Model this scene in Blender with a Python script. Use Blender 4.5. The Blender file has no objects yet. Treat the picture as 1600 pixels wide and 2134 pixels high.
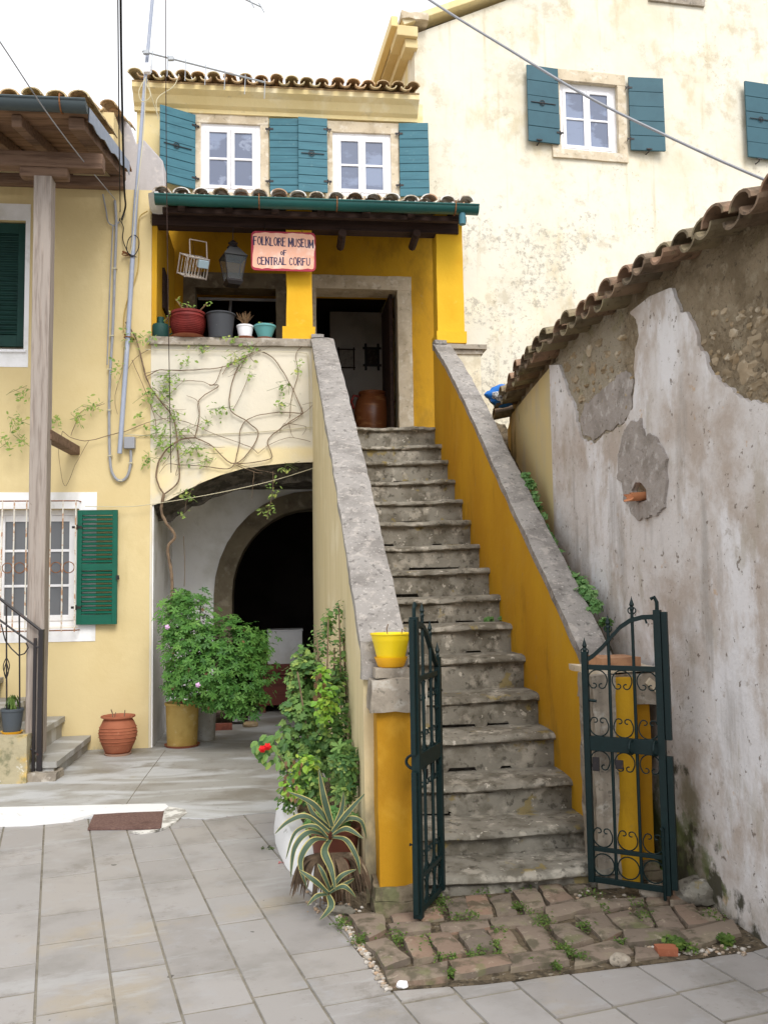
import bpy, bmesh, math, random
from math import sin, cos, pi, radians, atan2, sqrt
from mathutils import Vector, Matrix, noise
from mathutils.geometry import tessellate_polygon
random.seed(7)
sc = bpy.context.scene
COL = sc.collection

# ---------------------------------------------------------------- camera
IW, IH, FPX = 1600.0, 2134.0, 1880.0
CAMZ, PITCH, ROLL = 1.6, math.atan(155/1880.0), 0.015
cf = Vector((0, cos(PITCH), sin(PITCH)))
u0_ = Vector((0, -sin(PITCH), cos(PITCH))); r0_ = Vector((1, 0, 0))
cr = r0_*cos(ROLL) - u0_*sin(ROLL)
cu = u0_*cos(ROLL) + r0_*sin(ROLL)
CP = Vector((0, 0, CAMZ))
cam_d = bpy.data.cameras.new('camera'); cam = bpy.data.objects.new('camera', cam_d)
COL.objects.link(cam); sc.camera = cam
rot = Matrix((cr, cu, -cf)).transposed()
cam.matrix_world = Matrix.Translation(CP) @ rot.to_4x4()
cam_d.sensor_fit = 'VERTICAL'; cam_d.sensor_height = 36; cam_d.sensor_width = 27
cam_d.lens = 36*FPX/IH
cam_d.clip_end = 300; cam_d.clip_start = .05

# ---------------------------------------------------------------- world, sun, exposure
SUN_EL, SUN_AZ = radians(45), radians(160)      # high, veiled by cloud, from behind the camera
w = bpy.data.worlds.new('World'); sc.world = w; w.use_nodes = True
nt = w.node_tree; nt.nodes.clear()
out = nt.nodes.new('ShaderNodeOutputWorld'); bg = nt.nodes.new('ShaderNodeBackground')
sky = nt.nodes.new('ShaderNodeTexSky'); sky.sky_type = 'NISHITA'; sky.sun_disc = False
sky.sun_elevation = SUN_EL; sky.sun_rotation = SUN_AZ; sky.air_density = 1.0; sky.dust_density = 6.0; sky.ozone_density = 1.0
hs = nt.nodes.new('ShaderNodeHueSaturation'); hs.inputs['Saturation'].default_value = .10
mx = nt.nodes.new('ShaderNodeMixRGB'); mx.inputs[0].default_value = .72; mx.inputs[2].default_value = (9.2, 9.35, 9.7, 1)
nt.links.new(sky.outputs[0], hs.inputs['Color']); nt.links.new(hs.outputs[0], mx.inputs[1])
nt.links.new(mx.outputs[0], bg.inputs[0]); bg.inputs[1].default_value = .12
nt.links.new(bg.outputs[0], out.inputs[0])
sd = bpy.data.lights.new('sun', 'SUN'); sd.energy = 1.4; sd.angle = radians(24); sd.color = (1, .96, .9)
so = bpy.data.objects.new('sun', sd); COL.objects.link(so)
sdir = Vector((sin(SUN_AZ)*cos(SUN_EL), cos(SUN_AZ)*cos(SUN_EL), sin(SUN_EL)))
so.rotation_euler = sdir.to_track_quat('Z', 'Y').to_euler()
so.location = (0, -3, 12)
sc.view_settings.view_transform = 'Standard'; sc.view_settings.look = 'None'
sc.view_settings.gamma = 1; sc.view_settings.exposure = .52
sc.cycles.max_bounces = 8; sc.cycles.diffuse_bounces = 5

# ---------------------------------------------------------------- pixel helpers (photo pixels -> the place)
def ray(px, py):
    return (cf + cr*((px-IW/2)/FPX) + cu*((IH/2-py)/FPX))
def onz(px, py, z=0.0):
    d = ray(px, py); return CP + d*((z-CAMZ)/d.z)
def ony(px, py, Y):
    d = ray(px, py); return CP + d*(Y/d.y)
class Frame:
    def __init__(s, o, deg):
        s.o = Vector((o[0], o[1], 0)); s.r = radians(deg)
        s.m = Matrix.Translation(s.o) @ Matrix.Rotation(s.r, 4, 'Z'); s.i = s.m.inverted()
    def hit(s, px, py, axis, val):
        o = s.i @ CP; d = s.i.to_3x3() @ ray(px, py)
        return o + d*((val-o[axis])/d[axis])
    def p(s, px, py, v=0.0):          # on the plane y = v -> (u, w)
        h = s.hit(px, py, 1, v); return (h.x, h.z)
    def q(s, px, py, x=0.0):          # on the plane x = const -> (y, z)
        h = s.hit(px, py, 0, x); return (h.y, h.z)
    def loc(s, P): return s.i @ Vector(P)

# ---------------------------------------------------------------- objects
def tag(o, label=None, cat=None, group=None, kind=None):
    if label: o['label'] = label
    if cat: o['category'] = cat
    if group: o['group'] = group
    if kind: o['kind'] = kind
    return o
def thing(name, label, cat, loc=(0, 0, 0), rz=0.0, group=None):
    o = bpy.data.objects.new(name, None); COL.objects.link(o)
    o.location = loc; o.rotation_euler = (0, 0, rz); o.empty_display_size = .1
    return tag(o, label, cat, group)
def fthing(name, label, cat, fr): return thing(name, label, cat, fr.o, fr.r)
def copy_tree(o, parent=None):
    c = o.copy(); COL.objects.link(c)
    if parent is not None: c.parent = parent
    for ch in [x for x in bpy.data.objects if x.parent == o]: copy_tree(ch, c)
    return c

class MB:
    def __init__(s): s.v = []; s.f = []; s.m = []
    def add(s, vs, fs, mi=0):
        n = len(s.v); s.v += [tuple(x) for x in vs]
        for f in fs: s.f.append(tuple(i+n for i in f)); s.m.append(mi)
        return s
    def box(s, x0, x1, y0, y1, z0, z1, M=None, mi=0):
        v = [(x, y, z) for z in (z0, z1) for y in (y0, y1) for x in (x0, x1)]
        if M: v = [M @ Vector(p) for p in v]
        return s.add(v, [(0, 2, 3, 1), (4, 5, 7, 6), (0, 1, 5, 4), (2, 6, 7, 3), (0, 4, 6, 2), (1, 3, 7, 5)], mi)
    def gbox(s, x0, x1, y0, y1, z0, z1, d=.06, M=None, mi=0):      # box with a fine grid, for roughening
        def g(a, b): return max(1, int(abs(b-a)/d+.5))
        nx, ny, nz = g(x0, x1), g(y0, y1), g(z0, z1); idx = {}; vs = []; fs = []
        def V(i, j, k):
            if (i, j, k) not in idx:
                idx[(i, j, k)] = len(vs)
                p = Vector((x0+(x1-x0)*i/nx, y0+(y1-y0)*j/ny, z0+(z1-z0)*k/nz)); vs.append(M @ p if M else p)
            return idx[(i, j, k)]
        for i in range(nx):
            for j in range(ny):
                fs.append((V(i, j, 0), V(i, j+1, 0), V(i+1, j+1, 0), V(i+1, j, 0))); fs.append((V(i, j, nz), V(i+1, j, nz), V(i+1, j+1, nz), V(i, j+1, nz)))
        for i in range(nx):
            for k in range(nz):
                fs.append((V(i, 0, k), V(i+1, 0, k), V(i+1, 0, k+1), V(i, 0, k+1))); fs.append((V(i, ny, k), V(i, ny, k+1), V(i+1, ny, k+1), V(i+1, ny, k)))
        for j in range(ny):
            for k in range(nz):
                fs.append((V(0, j, k), V(0, j, k+1), V(0, j+1, k+1), V(0, j+1, k))); fs.append((V(nx, j, k), V(nx, j+1, k), V(nx, j+1, k+1), V(nx, j, k+1)))
        return s.add(vs, fs, mi)
    def plate(s, loops, a, b, ax='y', mi=0, close=True):
        """polygon with holes; ax='y': loops (x,z) between y=a..b; ax='x': loops (y,z); ax='z': loops (x,y)"""
        def P(p, t): return {'y': (p[0], t, p[1]), 'x': (t, p[0], p[1]), 'z': (p[0], p[1], t)}[ax]
        L = [[Vector((p[0], p[1], 0)) for p in l] for l in loops]
        flat = [p for l in L for p in l]
        tr = tessellate_polygon(L); n = len(flat)
        vs = [P(p, a) for p in flat]+[P(p, b) for p in flat]
        fs = []
        for t in tr:
            fs.append(tuple(t)); fs.append(tuple(i+n for i in reversed(t)))
        if close:
            k = 0
            for l in L:
                m = len(l)
                for i in range(m):
                    j = (i+1) % m; fs.append((k+i, k+j, k+j+n, k+i+n))
                k += m
        return s.add(vs, fs, mi)
    def tube(s, pts, r, n=6, cap=True, mi=0):
        pts = [Vector(p) for p in pts]
        if len(pts) < 2: return s
        rs = r if isinstance(r, (list, tuple)) else [r]*len(pts)
        vs = []; fs = []; prev = None
        for i, p in enumerate(pts):
            t = (pts[min(i+1, len(pts)-1)]-pts[max(i-1, 0)])
            if t.length < 1e-9: t = Vector((0, 0, 1))
            t.normalize()
            if prev is None:
                a = Vector((0, 0, 1)) if abs(t.z) < .9 else Vector((1, 0, 0)); x = t.cross(a).normalized()
            else:
                x = (prev-t*prev.dot(t))
                x = x.normalized() if x.length > 1e-6 else t.orthogonal().normalized()
            prev = x; y = t.cross(x)
            for k in range(n):
                a = 2*pi*k/n; vs.append(p+(x*cos(a)+y*sin(a))*rs[i])
        for i in range(len(pts)-1):
            for k in range(n):
                fs.append((i*n+k, i*n+(k+1) % n, (i+1)*n+(k+1) % n, (i+1)*n+k))
        if cap: fs.append(tuple(reversed(range(n)))); fs.append(tuple((len(pts)-1)*n+k for k in range(n)))
        return s.add(vs, fs, mi)
    def lathe(s, prof, c=(0, 0, 0), n=28, mi=0, M=None, sx=1, sy=1):
        vs = []; fs = []
        for (r, z) in prof:
            for k in range(n):
                a = 2*pi*k/n; p = Vector((c[0]+r*cos(a)*sx, c[1]+r*sin(a)*sy, c[2]+z)); vs.append(M @ p if M else p)
        for i in range(len(prof)-1):
            for k in range(n):
                fs.append((i*n+k, i*n+(k+1) % n, (i+1)*n+(k+1) % n, (i+1)*n+k))
        if prof[0][0] > 1e-4: fs.append(tuple(reversed(range(n))))
        if prof[-1][0] > 1e-4: fs.append(tuple((len(prof)-1)*n+k for k in range(n)))
        return s.add(vs, fs, mi)
    def tile(s, x, y0, z0, L, sl, r, up=True, th=.014, tap=.88, dx=0, mi=0):
        """one barrel tile, axis +y going up by slope sl; front end at (x,y0,z0)"""
        n = 8; vs = []; fs = []
        for e, rr in ((0, r), (1, r*tap)) if up else ((0, r*tap), (1, r)):
            y = y0+e*L*cos(sl); z = z0+e*L*sin(sl); xx = x+dx*e
            for q in (rr, rr-th):
                for k in range(n+1):
                    a = pi*k/n; c_, s_ = cos(a)*q, sin(a)*q*.70
                    vs.append((xx+c_, y, z+(s_ if up else -s_)))
        m = n+1
        for k in range(n):
            fs.append((k, k+1, 2*m+k+1, 2*m+k)); fs.append((m+k, 3*m+k, 3*m+k+1, m+k+1))
            fs.append((k, m+k, m+k+1, k+1)); fs.append((2*m+k, 2*m+k+1, 3*m+k+1, 3*m+k))
        fs.append((0, 2*m, 3*m, m)); fs.append((n, m+n, 3*m+n, 2*m+n))
        return s.add(vs, fs, mi)
    def lump(s, c, r, seed=0, sub=2, M=None, mi=0, amp=.25):
        bm = bmesh.new(); bmesh.ops.create_icosphere(bm, subdivisions=sub, radius=1)
        off = Vector((seed*3.1, seed*1.7, seed*.9)); vs = []
        for v in bm.verts:
            d = v.co.normalized(); k = 1+amp*noise.noise(d*1.4+off)+amp*.5*noise.noise(d*3+off)
            p = Vector((d.x*r[0]*k, d.y*r[1]*k, d.z*r[2]*k)); p = (M @ p) if M else p
            vs.append(p+Vector(c))
        fs = [tuple(v.index for v in f.verts) for f in bm.faces]; bm.free()
        return s.add(vs, fs, mi)
    def build(s, name, mat, parent=None, smooth=False, bevel=0, amp=0, freq=6, seed=0, sub=0, seg=2, angle=None):
        me = bpy.data.meshes.new(name); me.from_pydata(s.v, [], s.f)
        mats = mat if isinstance(mat, (list, tuple)) else [mat]
        for m in mats: me.materials.append(m)
        if len(mats) > 1: me.polygons.foreach_set('material_index', s.m)
        bm = bmesh.new(); bm.from_mesh(me)
        bmesh.ops.remove_doubles(bm, verts=bm.verts, dist=1e-5) if bevel or amp else None
        bmesh.ops.recalc_face_normals(bm, faces=bm.faces)
        if bevel:
            es = [e for e in bm.edges if len(e.link_faces) == 2 and e.calc_face_angle(0) > radians(35)]
            bmesh.ops.bevel(bm, geom=es, offset=bevel, segments=seg, profile=.6, affect='EDGES', clamp_overlap=True)
        if sub:
            bmesh.ops.subdivide_edges(bm, edges=[e for e in bm.edges if e.calc_length() > .03], cuts=sub, use_grid_fill=True)
        if amp:
            off = Vector((seed*5.3, seed*2.1, seed*7.7))
            for v in bm.verts:
                v.co += noise.noise_vector(v.co*freq+off)*amp+noise.noise_vector(v.co*freq*3+off)*amp*.35
        bm.to_mesh(me); bm.free()
        if smooth or angle:
            me.polygons.foreach_set('use_smooth', [True]*len(me.polygons))
            try: me.set_sharp_from_angle(angle=radians(angle or 40))
            except Exception: pass
        me.update()
        o = bpy.data.objects.new(name, me); COL.objects.link(o)
        if parent is not None: o.parent = parent
        return o

# ---------------------------------------------------------------- materials
def srgb(r, g, b):
    f = lambda c: (c/255/12.92 if c/255 <= .04045 else ((c/255+.055)/1.055)**2.4)
    return (f(r), f(g), f(b), 1)
def mat(name, base, layers=(), rough=.85, bump=(), spec=.25, metal=0, island=None, alpha=1, trans=0):
    """layers: dicts c colour, s scale, lo/hi thresholds, st stretch, a amount, d detail, z=(full,none) height band, x=(..), vor; all in the object's own space"""
    m = bpy.data.materials.new(name); m.use_nodes = True; t = m.node_tree; N = t.nodes; Lk = t.links
    b = N['Principled BSDF']; b.inputs['Roughness'].default_value = rough
    b.inputs['Specular IOR Level'].default_value = spec; b.inputs['Metallic'].default_value = metal
    if alpha < 1: b.inputs['Alpha'].default_value = alpha
    if trans: b.inputs['Transmission Weight'].default_value = trans
    tc = N.new('ShaderNodeTexCoord'); sep = None
    col = N.new('ShaderNodeRGB'); col.outputs[0].default_value = base if len(base) == 4 else (*base, 1); cur = col.outputs[0]
    if island:
        g = N.new('ShaderNodeNewGeometry'); rp = N.new('ShaderNodeValToRGB')
        rp.color_ramp.elements[0].color = island[0]; rp.color_ramp.elements[1].color = island[-1]
        for i, c in enumerate(island[1:-1]):
            e = rp.color_ramp.elements.new((i+1)/(len(island)-1)); e.color = c
        Lk.new(g.outputs['Random Per Island'], rp.inputs[0]); cur = rp.outputs[0]
    def tex(L):
        mp = N.new('ShaderNodeMapping'); mp.inputs['Scale'].default_value = L.get('st', (1, 1, 1))
        sd_ = L.get('seed', 0); mp.inputs['Location'].default_value = (sd_*3.7, sd_*1.3, sd_*2.9)
        Lk.new(tc.outputs['Object'], mp.inputs[0])
        if L.get('vor'):
            n = N.new('ShaderNodeTexVoronoi'); n.feature = L['vor']; n.inputs['Scale'].default_value = L['s']
            nn = N.new('ShaderNodeTexNoise'); nn.inputs['Scale'].default_value = L['s']*1.5
            ad = N.new('ShaderNodeVectorMath'); ad.operation = 'MULTIPLY_ADD'
            ad.inputs[1].default_value = (.35/L['s']*3,)*3
            Lk.new(mp.outputs[0], nn.inputs[0]); Lk.new(nn.outputs['Color'], ad.inputs[0]); Lk.new(mp.outputs[0], ad.inputs[2]); Lk.new(ad.outputs[0], n.inputs[0])
            return n.outputs['Distance']
        n = N.new('ShaderNodeTexNoise'); n.inputs['Scale'].default_value = L['s']; n.inputs['Detail'].default_value = L.get('d', 6)
        n.inputs['Roughness'].default_value = L.get('r', .6); n.inputs['Distortion'].default_value = L.get('dist', 0)
        Lk.new(mp.outputs[0], n.inputs[0]); return n.outputs['Fac']
    for L in layers:
        o = tex(L)
        def addto(o, key, comp):
            a, z = L[key]
            s2 = N.new('ShaderNodeSeparateXYZ'); Lk.new(tc.outputs['Object'], s2.inputs[0])
            r = N.new('ShaderNodeMapRange'); r.clamp = True; Lk.new(s2.outputs[comp], r.inputs[0])
            r.inputs[1].default_value = a; r.inputs[2].default_value = z; r.inputs[3].default_value = 0; r.inputs[4].default_value = -L.get('zk', .5)
            ad = N.new('ShaderNodeMath'); ad.operation = 'ADD'; Lk.new(o, ad.inputs[0]); Lk.new(r.outputs[0], ad.inputs[1]); return ad.outputs[0]
        for key, comp in (('z', 'Z'), ('z2', 'Z'), ('x', 'X'), ('x2', 'X'), ('y', 'Y'), ('y2', 'Y')):
            if key in L: o = addto(o, key, comp)
        if 'mask' in L:
            k_ = L['mask']; mo = tex(dict(s=k_[0], seed=k_[3], d=3)); r2 = N.new('ShaderNodeMapRange'); r2.clamp = True; Lk.new(mo, r2.inputs[0])
            r2.inputs[1].default_value = k_[1]; r2.inputs[2].default_value = k_[2]; r2.inputs[3].default_value = -.3; r2.inputs[4].default_value = 0
            a2_ = N.new('ShaderNodeMath'); a2_.operation = 'ADD'; Lk.new(o, a2_.inputs[0]); Lk.new(r2.outputs[0], a2_.inputs[1]); o = a2_.outputs[0]
        mr = N.new('ShaderNodeMapRange'); mr.clamp = True; mr.interpolation_type = 'SMOOTHSTEP'; Lk.new(o, mr.inputs[0])
        mr.inputs[1].default_value = L.get('lo', .5); mr.inputs[2].default_value = L.get('hi', .6); mr.inputs[4].default_value = L.get('a', 1)
        mixn = N.new('ShaderNodeMixRGB'); mixn.blend_type = L.get('mode', 'MIX'); Lk.new(mr.outputs[0], mixn.inputs[0]); Lk.new(cur, mixn.inputs[1])
        mixn.inputs[2].default_value = L['c'] if len(L['c']) == 4 else (*L['c'], 1); cur = mixn.outputs[0]
    Lk.new(cur, b.inputs['Base Color'])
    prev = None
    for bp in bump:
        L = dict(s=bp[0], st=bp[3] if len(bp) > 3 else (1, 1, 1), vor=bp[4] if len(bp) > 4 else None, d=8)
        o = tex(L); bn = N.new('ShaderNodeBump'); bn.inputs['Strength'].default_value = bp[1]; bn.inputs['Distance'].default_value = bp[2]
        Lk.new(o, bn.inputs['Height'])
        if prev: Lk.new(prev, bn.inputs['Normal'])
        prev = bn.outputs[0]
    if prev: Lk.new(prev, b.inputs['Normal'])
    return m
S = srgb
PB = [(1.6, .35, .03), (14, .35, .008), (70, .25, .003)]
m_yel = mat('yellow_plaster', S(214,195,148), [dict(c=S(204,182,132), s=.9, lo=.4, hi=.7, a=.7), dict(c=S(228,210,164), s=2.2, lo=.55, hi=.75, a=.5, seed=3),
        dict(c=S(180,160,110), s=1.3, st=(3,3,.5), lo=.6, hi=.8, a=.35, seed=9), dict(c=S(170,165,140), s=5, lo=.5, hi=.62, z=(0,.5), a=.7, seed=4)], bump=PB)
m_cream = mat('cream_plaster', S(224,206,156), [dict(c=S(214,192,134), s=1.2, lo=.45, hi=.7, a=.7), dict(c=S(242,234,208), s=2.6, lo=.5, hi=.72, a=.7, seed=2),
        dict(c=S(165,160,140), s=2.4, st=(2,2,.6), lo=.58, hi=.74, a=.4, seed=5), dict(c=S(150,146,130), s=9, lo=.64, hi=.7, a=.3, seed=8)], bump=PB)
m_parapet = mat('weathered_cream_plaster', S(218,210,192), [dict(c=S(236,214,150), s=.8, lo=.42, hi=.6, a=.6, z=(3.05,3.25), zk=.6), dict(c=S(205,200,186), s=1.5, lo=.48, hi=.7, a=.8, seed=5),
        dict(c=S(150,146,134), s=2, lo=.58, hi=.76, a=.4, seed=6), dict(c=S(120,118,105), s=22, lo=.66, hi=.72, a=.35, seed=8)], bump=PB)
m_big = mat('stained_cream_plaster', S(222,217,202), [dict(c=S(208,197,170), s=.7, lo=.42, hi=.7, a=.75), dict(c=S(234,226,204), s=1.7, lo=.5, hi=.68, a=.8, seed=2),
        dict(c=S(190,172,130), s=3.2, lo=.55, hi=.72, a=.5, seed=11, st=(1,1,.5)),
        dict(c=S(140,134,124), s=13, d=12, r=.78, lo=.49, hi=.60, a=.62, seed=8, z=(6.2,7.3), zk=.12, x=(3.0,5.5), mask=(1.1,.36,.54,3)),
        dict(c=S(168,154,124), s=2.2, d=12, r=.75, lo=.52, hi=.64, a=.42, seed=4), dict(c=S(128,116,92), s=22, d=12, r=.75, lo=.55, hi=.64, a=.55, seed=24, mask=(.9,.45,.6,7)), dict(c=S(236,230,212), s=6, d=12, r=.7, lo=.56, hi=.68, a=.35, seed=34),
        dict(c=S(176,160,118), s=1.6, st=(5,5,.35), lo=.56, hi=.76, a=.5, seed=14)], bump=PB)
m_ochre = mat('ochre_paint', S(204,158,36), [dict(c=S(186,138,30), s=1.1, lo=.4, hi=.7, a=.75, st=(1,1,.7)), dict(c=S(194,152,56), s=2.4, lo=.52, hi=.72, a=.5, seed=3),
        dict(c=S(136,104,34), s=1.7, st=(1,1.6,.5), lo=.52, hi=.68, a=.5, seed=6, d=10, r=.7), dict(c=S(168,140,84), s=5, d=12, r=.75, lo=.60, hi=.66, a=.5, seed=16), dict(c=S(196,160,76), s=14, lo=.66, hi=.74, a=.4, seed=10)], bump=PB, rough=.8)
m_ochre3 = mat('darker_ochre_pillar', S(178,130,24), [dict(c=S(158,112,22), s=1.4, lo=.4, hi=.65, a=.75, d=9), dict(c=S(190,146,48), s=3, lo=.54, hi=.66, a=.5, seed=3, d=10), dict(c=S(120,92,36), s=5, st=(1,1,.5), d=12, r=.72, lo=.56, hi=.68, a=.5, seed=6, z=(0,.7), zk=.12), dict(c=S(206,180,120), s=16, d=10, r=.75, lo=.65, hi=.69, a=.6, seed=10)], bump=PB, rough=.8)  # darker ochre tone for the two gate pillars than for the stair walls
m_ochre2 = mat('bright_yellow_paint', S(222,176,40), [dict(c=S(216,160,26), s=1.5, lo=.4, hi=.7, a=.7), dict(c=S(226,190,80), s=9, lo=.63, hi=.72, a=.5, seed=3)], bump=PB, rough=.75)
m_white = mat('white_limewash', S(240,240,242), [dict(c=S(196,194,186), s=1.6, lo=.45, hi=.7, a=.7), dict(c=S(150,146,130), s=5, lo=.6, hi=.72, a=.35, seed=3, st=(1,1,.4))], bump=PB)
m_kerb = mat('white_kerb_paint', S(222,222,222), [dict(c=S(160,158,150), s=14, lo=.62, hi=.7, a=.6)], bump=[(30,.3,.006)])
m_stone = mat('grey_stone', S(158,148,134), [dict(c=S(110,102,92), s=5, lo=.45, hi=.7, a=.8), dict(c=S(186,180,170), s=12, lo=.52, hi=.66, a=.7, seed=2), dict(c=S(92,88,78), s=30, lo=.58, hi=.66, a=.6, seed=7)],
        bump=[(9,.5,.02),(45,.5,.006)])
m_coping = mat('lichened_coping_stone', S(148,143,138), [dict(c=S(116,111,106), s=4, lo=.45, hi=.65, a=.8), dict(c=S(178,170,162), s=16, lo=.52, hi=.66, a=.6, seed=2), dict(c=S(198,192,186), s=60, lo=.6, hi=.68, a=.7, seed=5), dict(c=S(88,84,80), s=26, lo=.57, hi=.66, a=.7, seed=7)],
        bump=[(9,.4,.02),(60,.6,.006)])
m_step = mat('worn_step_stone', S(134,130,120), [dict(c=S(98,93,82), s=5, lo=.42, hi=.62, a=.85), dict(c=S(170,164,152), s=8, lo=.52, hi=.66, a=.75, seed=2),
        dict(c=S(140,122,60), s=6, lo=.61, hi=.66, a=.6, seed=12, d=8), dict(c=S(196,190,178), s=13, lo=.635, hi=.66, a=.7, seed=7), dict(c=S(54,50,42), s=22, lo=.56, hi=.66, a=.6, seed=9)],
        bump=[(6,.5,.02),(26,.6,.01),(90,.4,.003)], rough=.9)
m_frame = mat('stone_surround', S(206,192,168), [dict(c=S(166,150,124), s=4, lo=.45, hi=.7, a=.7), dict(c=S(226,218,204), s=10, lo=.52, hi=.66, a=.6, seed=2), dict(c=S(130,118,98), s=20, lo=.6, hi=.68, a=.5, seed=5)], bump=PB)
m_dstone = mat('damp_porch_stone', S(118,108,90), [dict(c=S(84,76,64), s=4, lo=.45, hi=.7, a=.8), dict(c=S(150,142,126), s=8, lo=.55, hi=.7, a=.6, seed=2)], bump=PB)
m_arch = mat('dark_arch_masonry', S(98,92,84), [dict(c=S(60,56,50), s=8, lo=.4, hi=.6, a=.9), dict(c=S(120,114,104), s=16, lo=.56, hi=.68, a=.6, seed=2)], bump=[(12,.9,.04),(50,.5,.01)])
m_teal = mat('teal_shutter_paint', S(66,114,128), [dict(c=S(52,94,108), s=6, lo=.4, hi=.7, a=.6, st=(.4,1,3)), dict(c=S(104,138,142), s=18, lo=.6, hi=.72, a=.4, seed=3)], rough=.55, bump=[(40,.15,.003,(.3,1,3))])
m_teald = mat('slate_blue_shutter_paint', S(58,94,106), [dict(c=S(48,80,92), s=4, lo=.4, hi=.7, a=.5)], rough=.5, bump=[(40,.1,.002,(.3,1,3))])
m_gutter = mat('green_gutter_paint', S(20,88,84), [dict(c=S(14,66,64), s=5, lo=.4, hi=.7, a=.6, st=(.3,1,1)), dict(c=S(90,140,138), s=34, lo=.68, hi=.72, a=.6, seed=3)], rough=.4, spec=.5)
m_green = mat('green_louvre_paint', S(22,92,74), [dict(c=S(18,78,62), s=6, lo=.4, hi=.7, a=.5)], rough=.5)
m_wpaint = mat('white_window_paint', S(238,238,242), [dict(c=S(212,210,208), s=7, lo=.5, hi=.7, a=.5)], rough=.5)
m_glass = mat('window_glass', S(122,134,160), [dict(c=S(84,92,114), s=1.1, st=(1,1,2), lo=.46, hi=.52, a=.7), dict(c=S(150,160,182), s=2.5, lo=.6, hi=.64, a=.6, seed=4)], rough=.12, spec=.7)  # pale and dark blotches stand in for sky reflections, put into the pane colour
m_dglass = mat('dark_window_glass', S(100,102,106), rough=.1, spec=.6)
m_iron = mat('green_black_gate_iron', S(8,31,32), [dict(c=S(14,42,43), s=30, lo=.5, hi=.7, a=.5)], rough=.5, spec=.3)
m_biron = mat('black_iron', S(34,30,32), [dict(c=S(92,58,44), s=24, lo=.6, hi=.7, a=.6)], rough=.5, spec=.4)
m_rustw = mat('rusting_white_bars', S(222,218,208), [dict(c=S(176,118,60), s=14, lo=.5, hi=.6, a=.8)], rough=.6)
m_rust = mat('rusty_iron', S(140,92,56), [dict(c=S(92,60,44), s=30, lo=.45, hi=.65, a=.8)], rough=.8)
m_terra = mat('terracotta', S(160,98,72), [dict(c=S(138,80,58), s=6, lo=.4, hi=.7, a=.7), dict(c=S(206,150,120), s=14, lo=.6, hi=.72, a=.5, seed=2)], rough=.8, bump=[(40,.2,.003)])
m_redpot = mat('red_glazed_pot', S(128,48,44), [dict(c=S(96,34,32), s=8, lo=.4, hi=.7, a=.7)], rough=.6)
m_ivory = mat('ochre_glazed_clay', S(186,158,92), [dict(c=S(158,128,62), s=5, lo=.4, hi=.7, a=.8), dict(c=S(200,182,136), s=9, lo=.56, hi=.7, a=.6, seed=2)], rough=.7)
m_tile = mat('weathered_roof_tile', S(140,118,88), [dict(c=S(80,70,56), s=9, lo=.48, hi=.66, a=.7), dict(c=S(150,146,110), s=6, lo=.55, hi=.68, a=.55, seed=4), dict(c=S(56,50,42), s=22, lo=.58, hi=.68, a=.6, seed=8)],
        island=[S(132,110,90), S(138,126,100), S(108,96,80), S(150,120,98)], bump=[(30,.4,.006)])
m_tile2 = mat('limewashed_roof_tile', S(170,166,156), [dict(c=S(120,112,100), s=9, lo=.48, hi=.6, a=.7), dict(c=S(232,232,230), s=7, lo=.45, hi=.58, a=.85, seed=4), dict(c=S(140,150,120), s=15, lo=.6, hi=.68, a=.6, seed=6)],
        island=[S(190,150,120), S(160,140,110), S(186,176,160)], bump=[(30,.4,.006)])
m_tile3 = mat('pale_tan_roof_tile', S(190,168,128), [dict(c=S(130,108,78), s=9, lo=.5, hi=.66, a=.7), dict(c=S(206,196,160), s=6, lo=.5, hi=.64, a=.6, seed=4), dict(c=S(90,84,62), s=20, lo=.6, hi=.68, a=.6, seed=8)], island=[S(196,164,124), S(186,172,134), S(170,142,108), S(204,172,136)], bump=[(30,.4,.006)])
m_mortar = mat('roof_mortar', S(176,150,112), [dict(c=S(120,100,76), s=12, lo=.45, hi=.65, a=.7)], bump=[(20,.6,.015)])
m_wood = mat('grey_weathered_post_wood', S(158,148,140), [dict(c=S(126,114,106), s=7, st=(6,6,.35), lo=.42, hi=.65, a=.8), dict(c=S(176,160,148), s=14, st=(8,8,.3), lo=.55, hi=.7, a=.6, seed=3), dict(c=S(86,62,44), s=5, lo=.7, hi=.74, a=.8, seed=9)], bump=[(20,.4,.004,(8,8,.4))])
m_bwood = mat('brown_old_timber', S(124,100,84), [dict(c=S(88,68,56), s=6, st=(.4,5,5), lo=.42, hi=.65, a=.8), dict(c=S(136,112,92), s=12, st=(.4,7,7), lo=.55, hi=.7, a=.6, seed=3)], bump=[(18,.4,.005,(.4,8,8))])
m_dwood = mat('dark_porch_timber', S(62,46,40), [dict(c=S(36,26,24), s=6, st=(.4,5,5), lo=.42, hi=.65, a=.8)], bump=[(18,.4,.005,(.4,8,8))])
m_conduit = mat('grey_conduit', S(150,152,158), [dict(c=S(120,120,126), s=8, lo=.5, hi=.7, a=.5)], rough=.5)
m_black = mat('black_cable', S(28,28,32), rough=.6)
m_wcable = mat('pale_cable', S(196,188,160), rough=.6)
m_metal = mat('aluminium', S(170,174,178), rough=.4, metal=.6)
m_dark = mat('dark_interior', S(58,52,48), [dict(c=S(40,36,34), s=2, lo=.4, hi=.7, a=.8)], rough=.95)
m_room = mat('room_whitewash', S(196,190,184), [dict(c=S(150,146,140), s=2, lo=.5, hi=.7, a=.5)], rough=.9)
m_soil = mat('soil', S(104,92,74), [dict(c=S(66,58,46), s=20, lo=.45, hi=.6, a=.9), dict(c=S(150,140,124), s=30, lo=.62, hi=.66, a=.8, seed=2)], bump=[(25,.9,.03)])
GRN = [S(62,104,40), S(48,88,34), S(84,124,48)]
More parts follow.
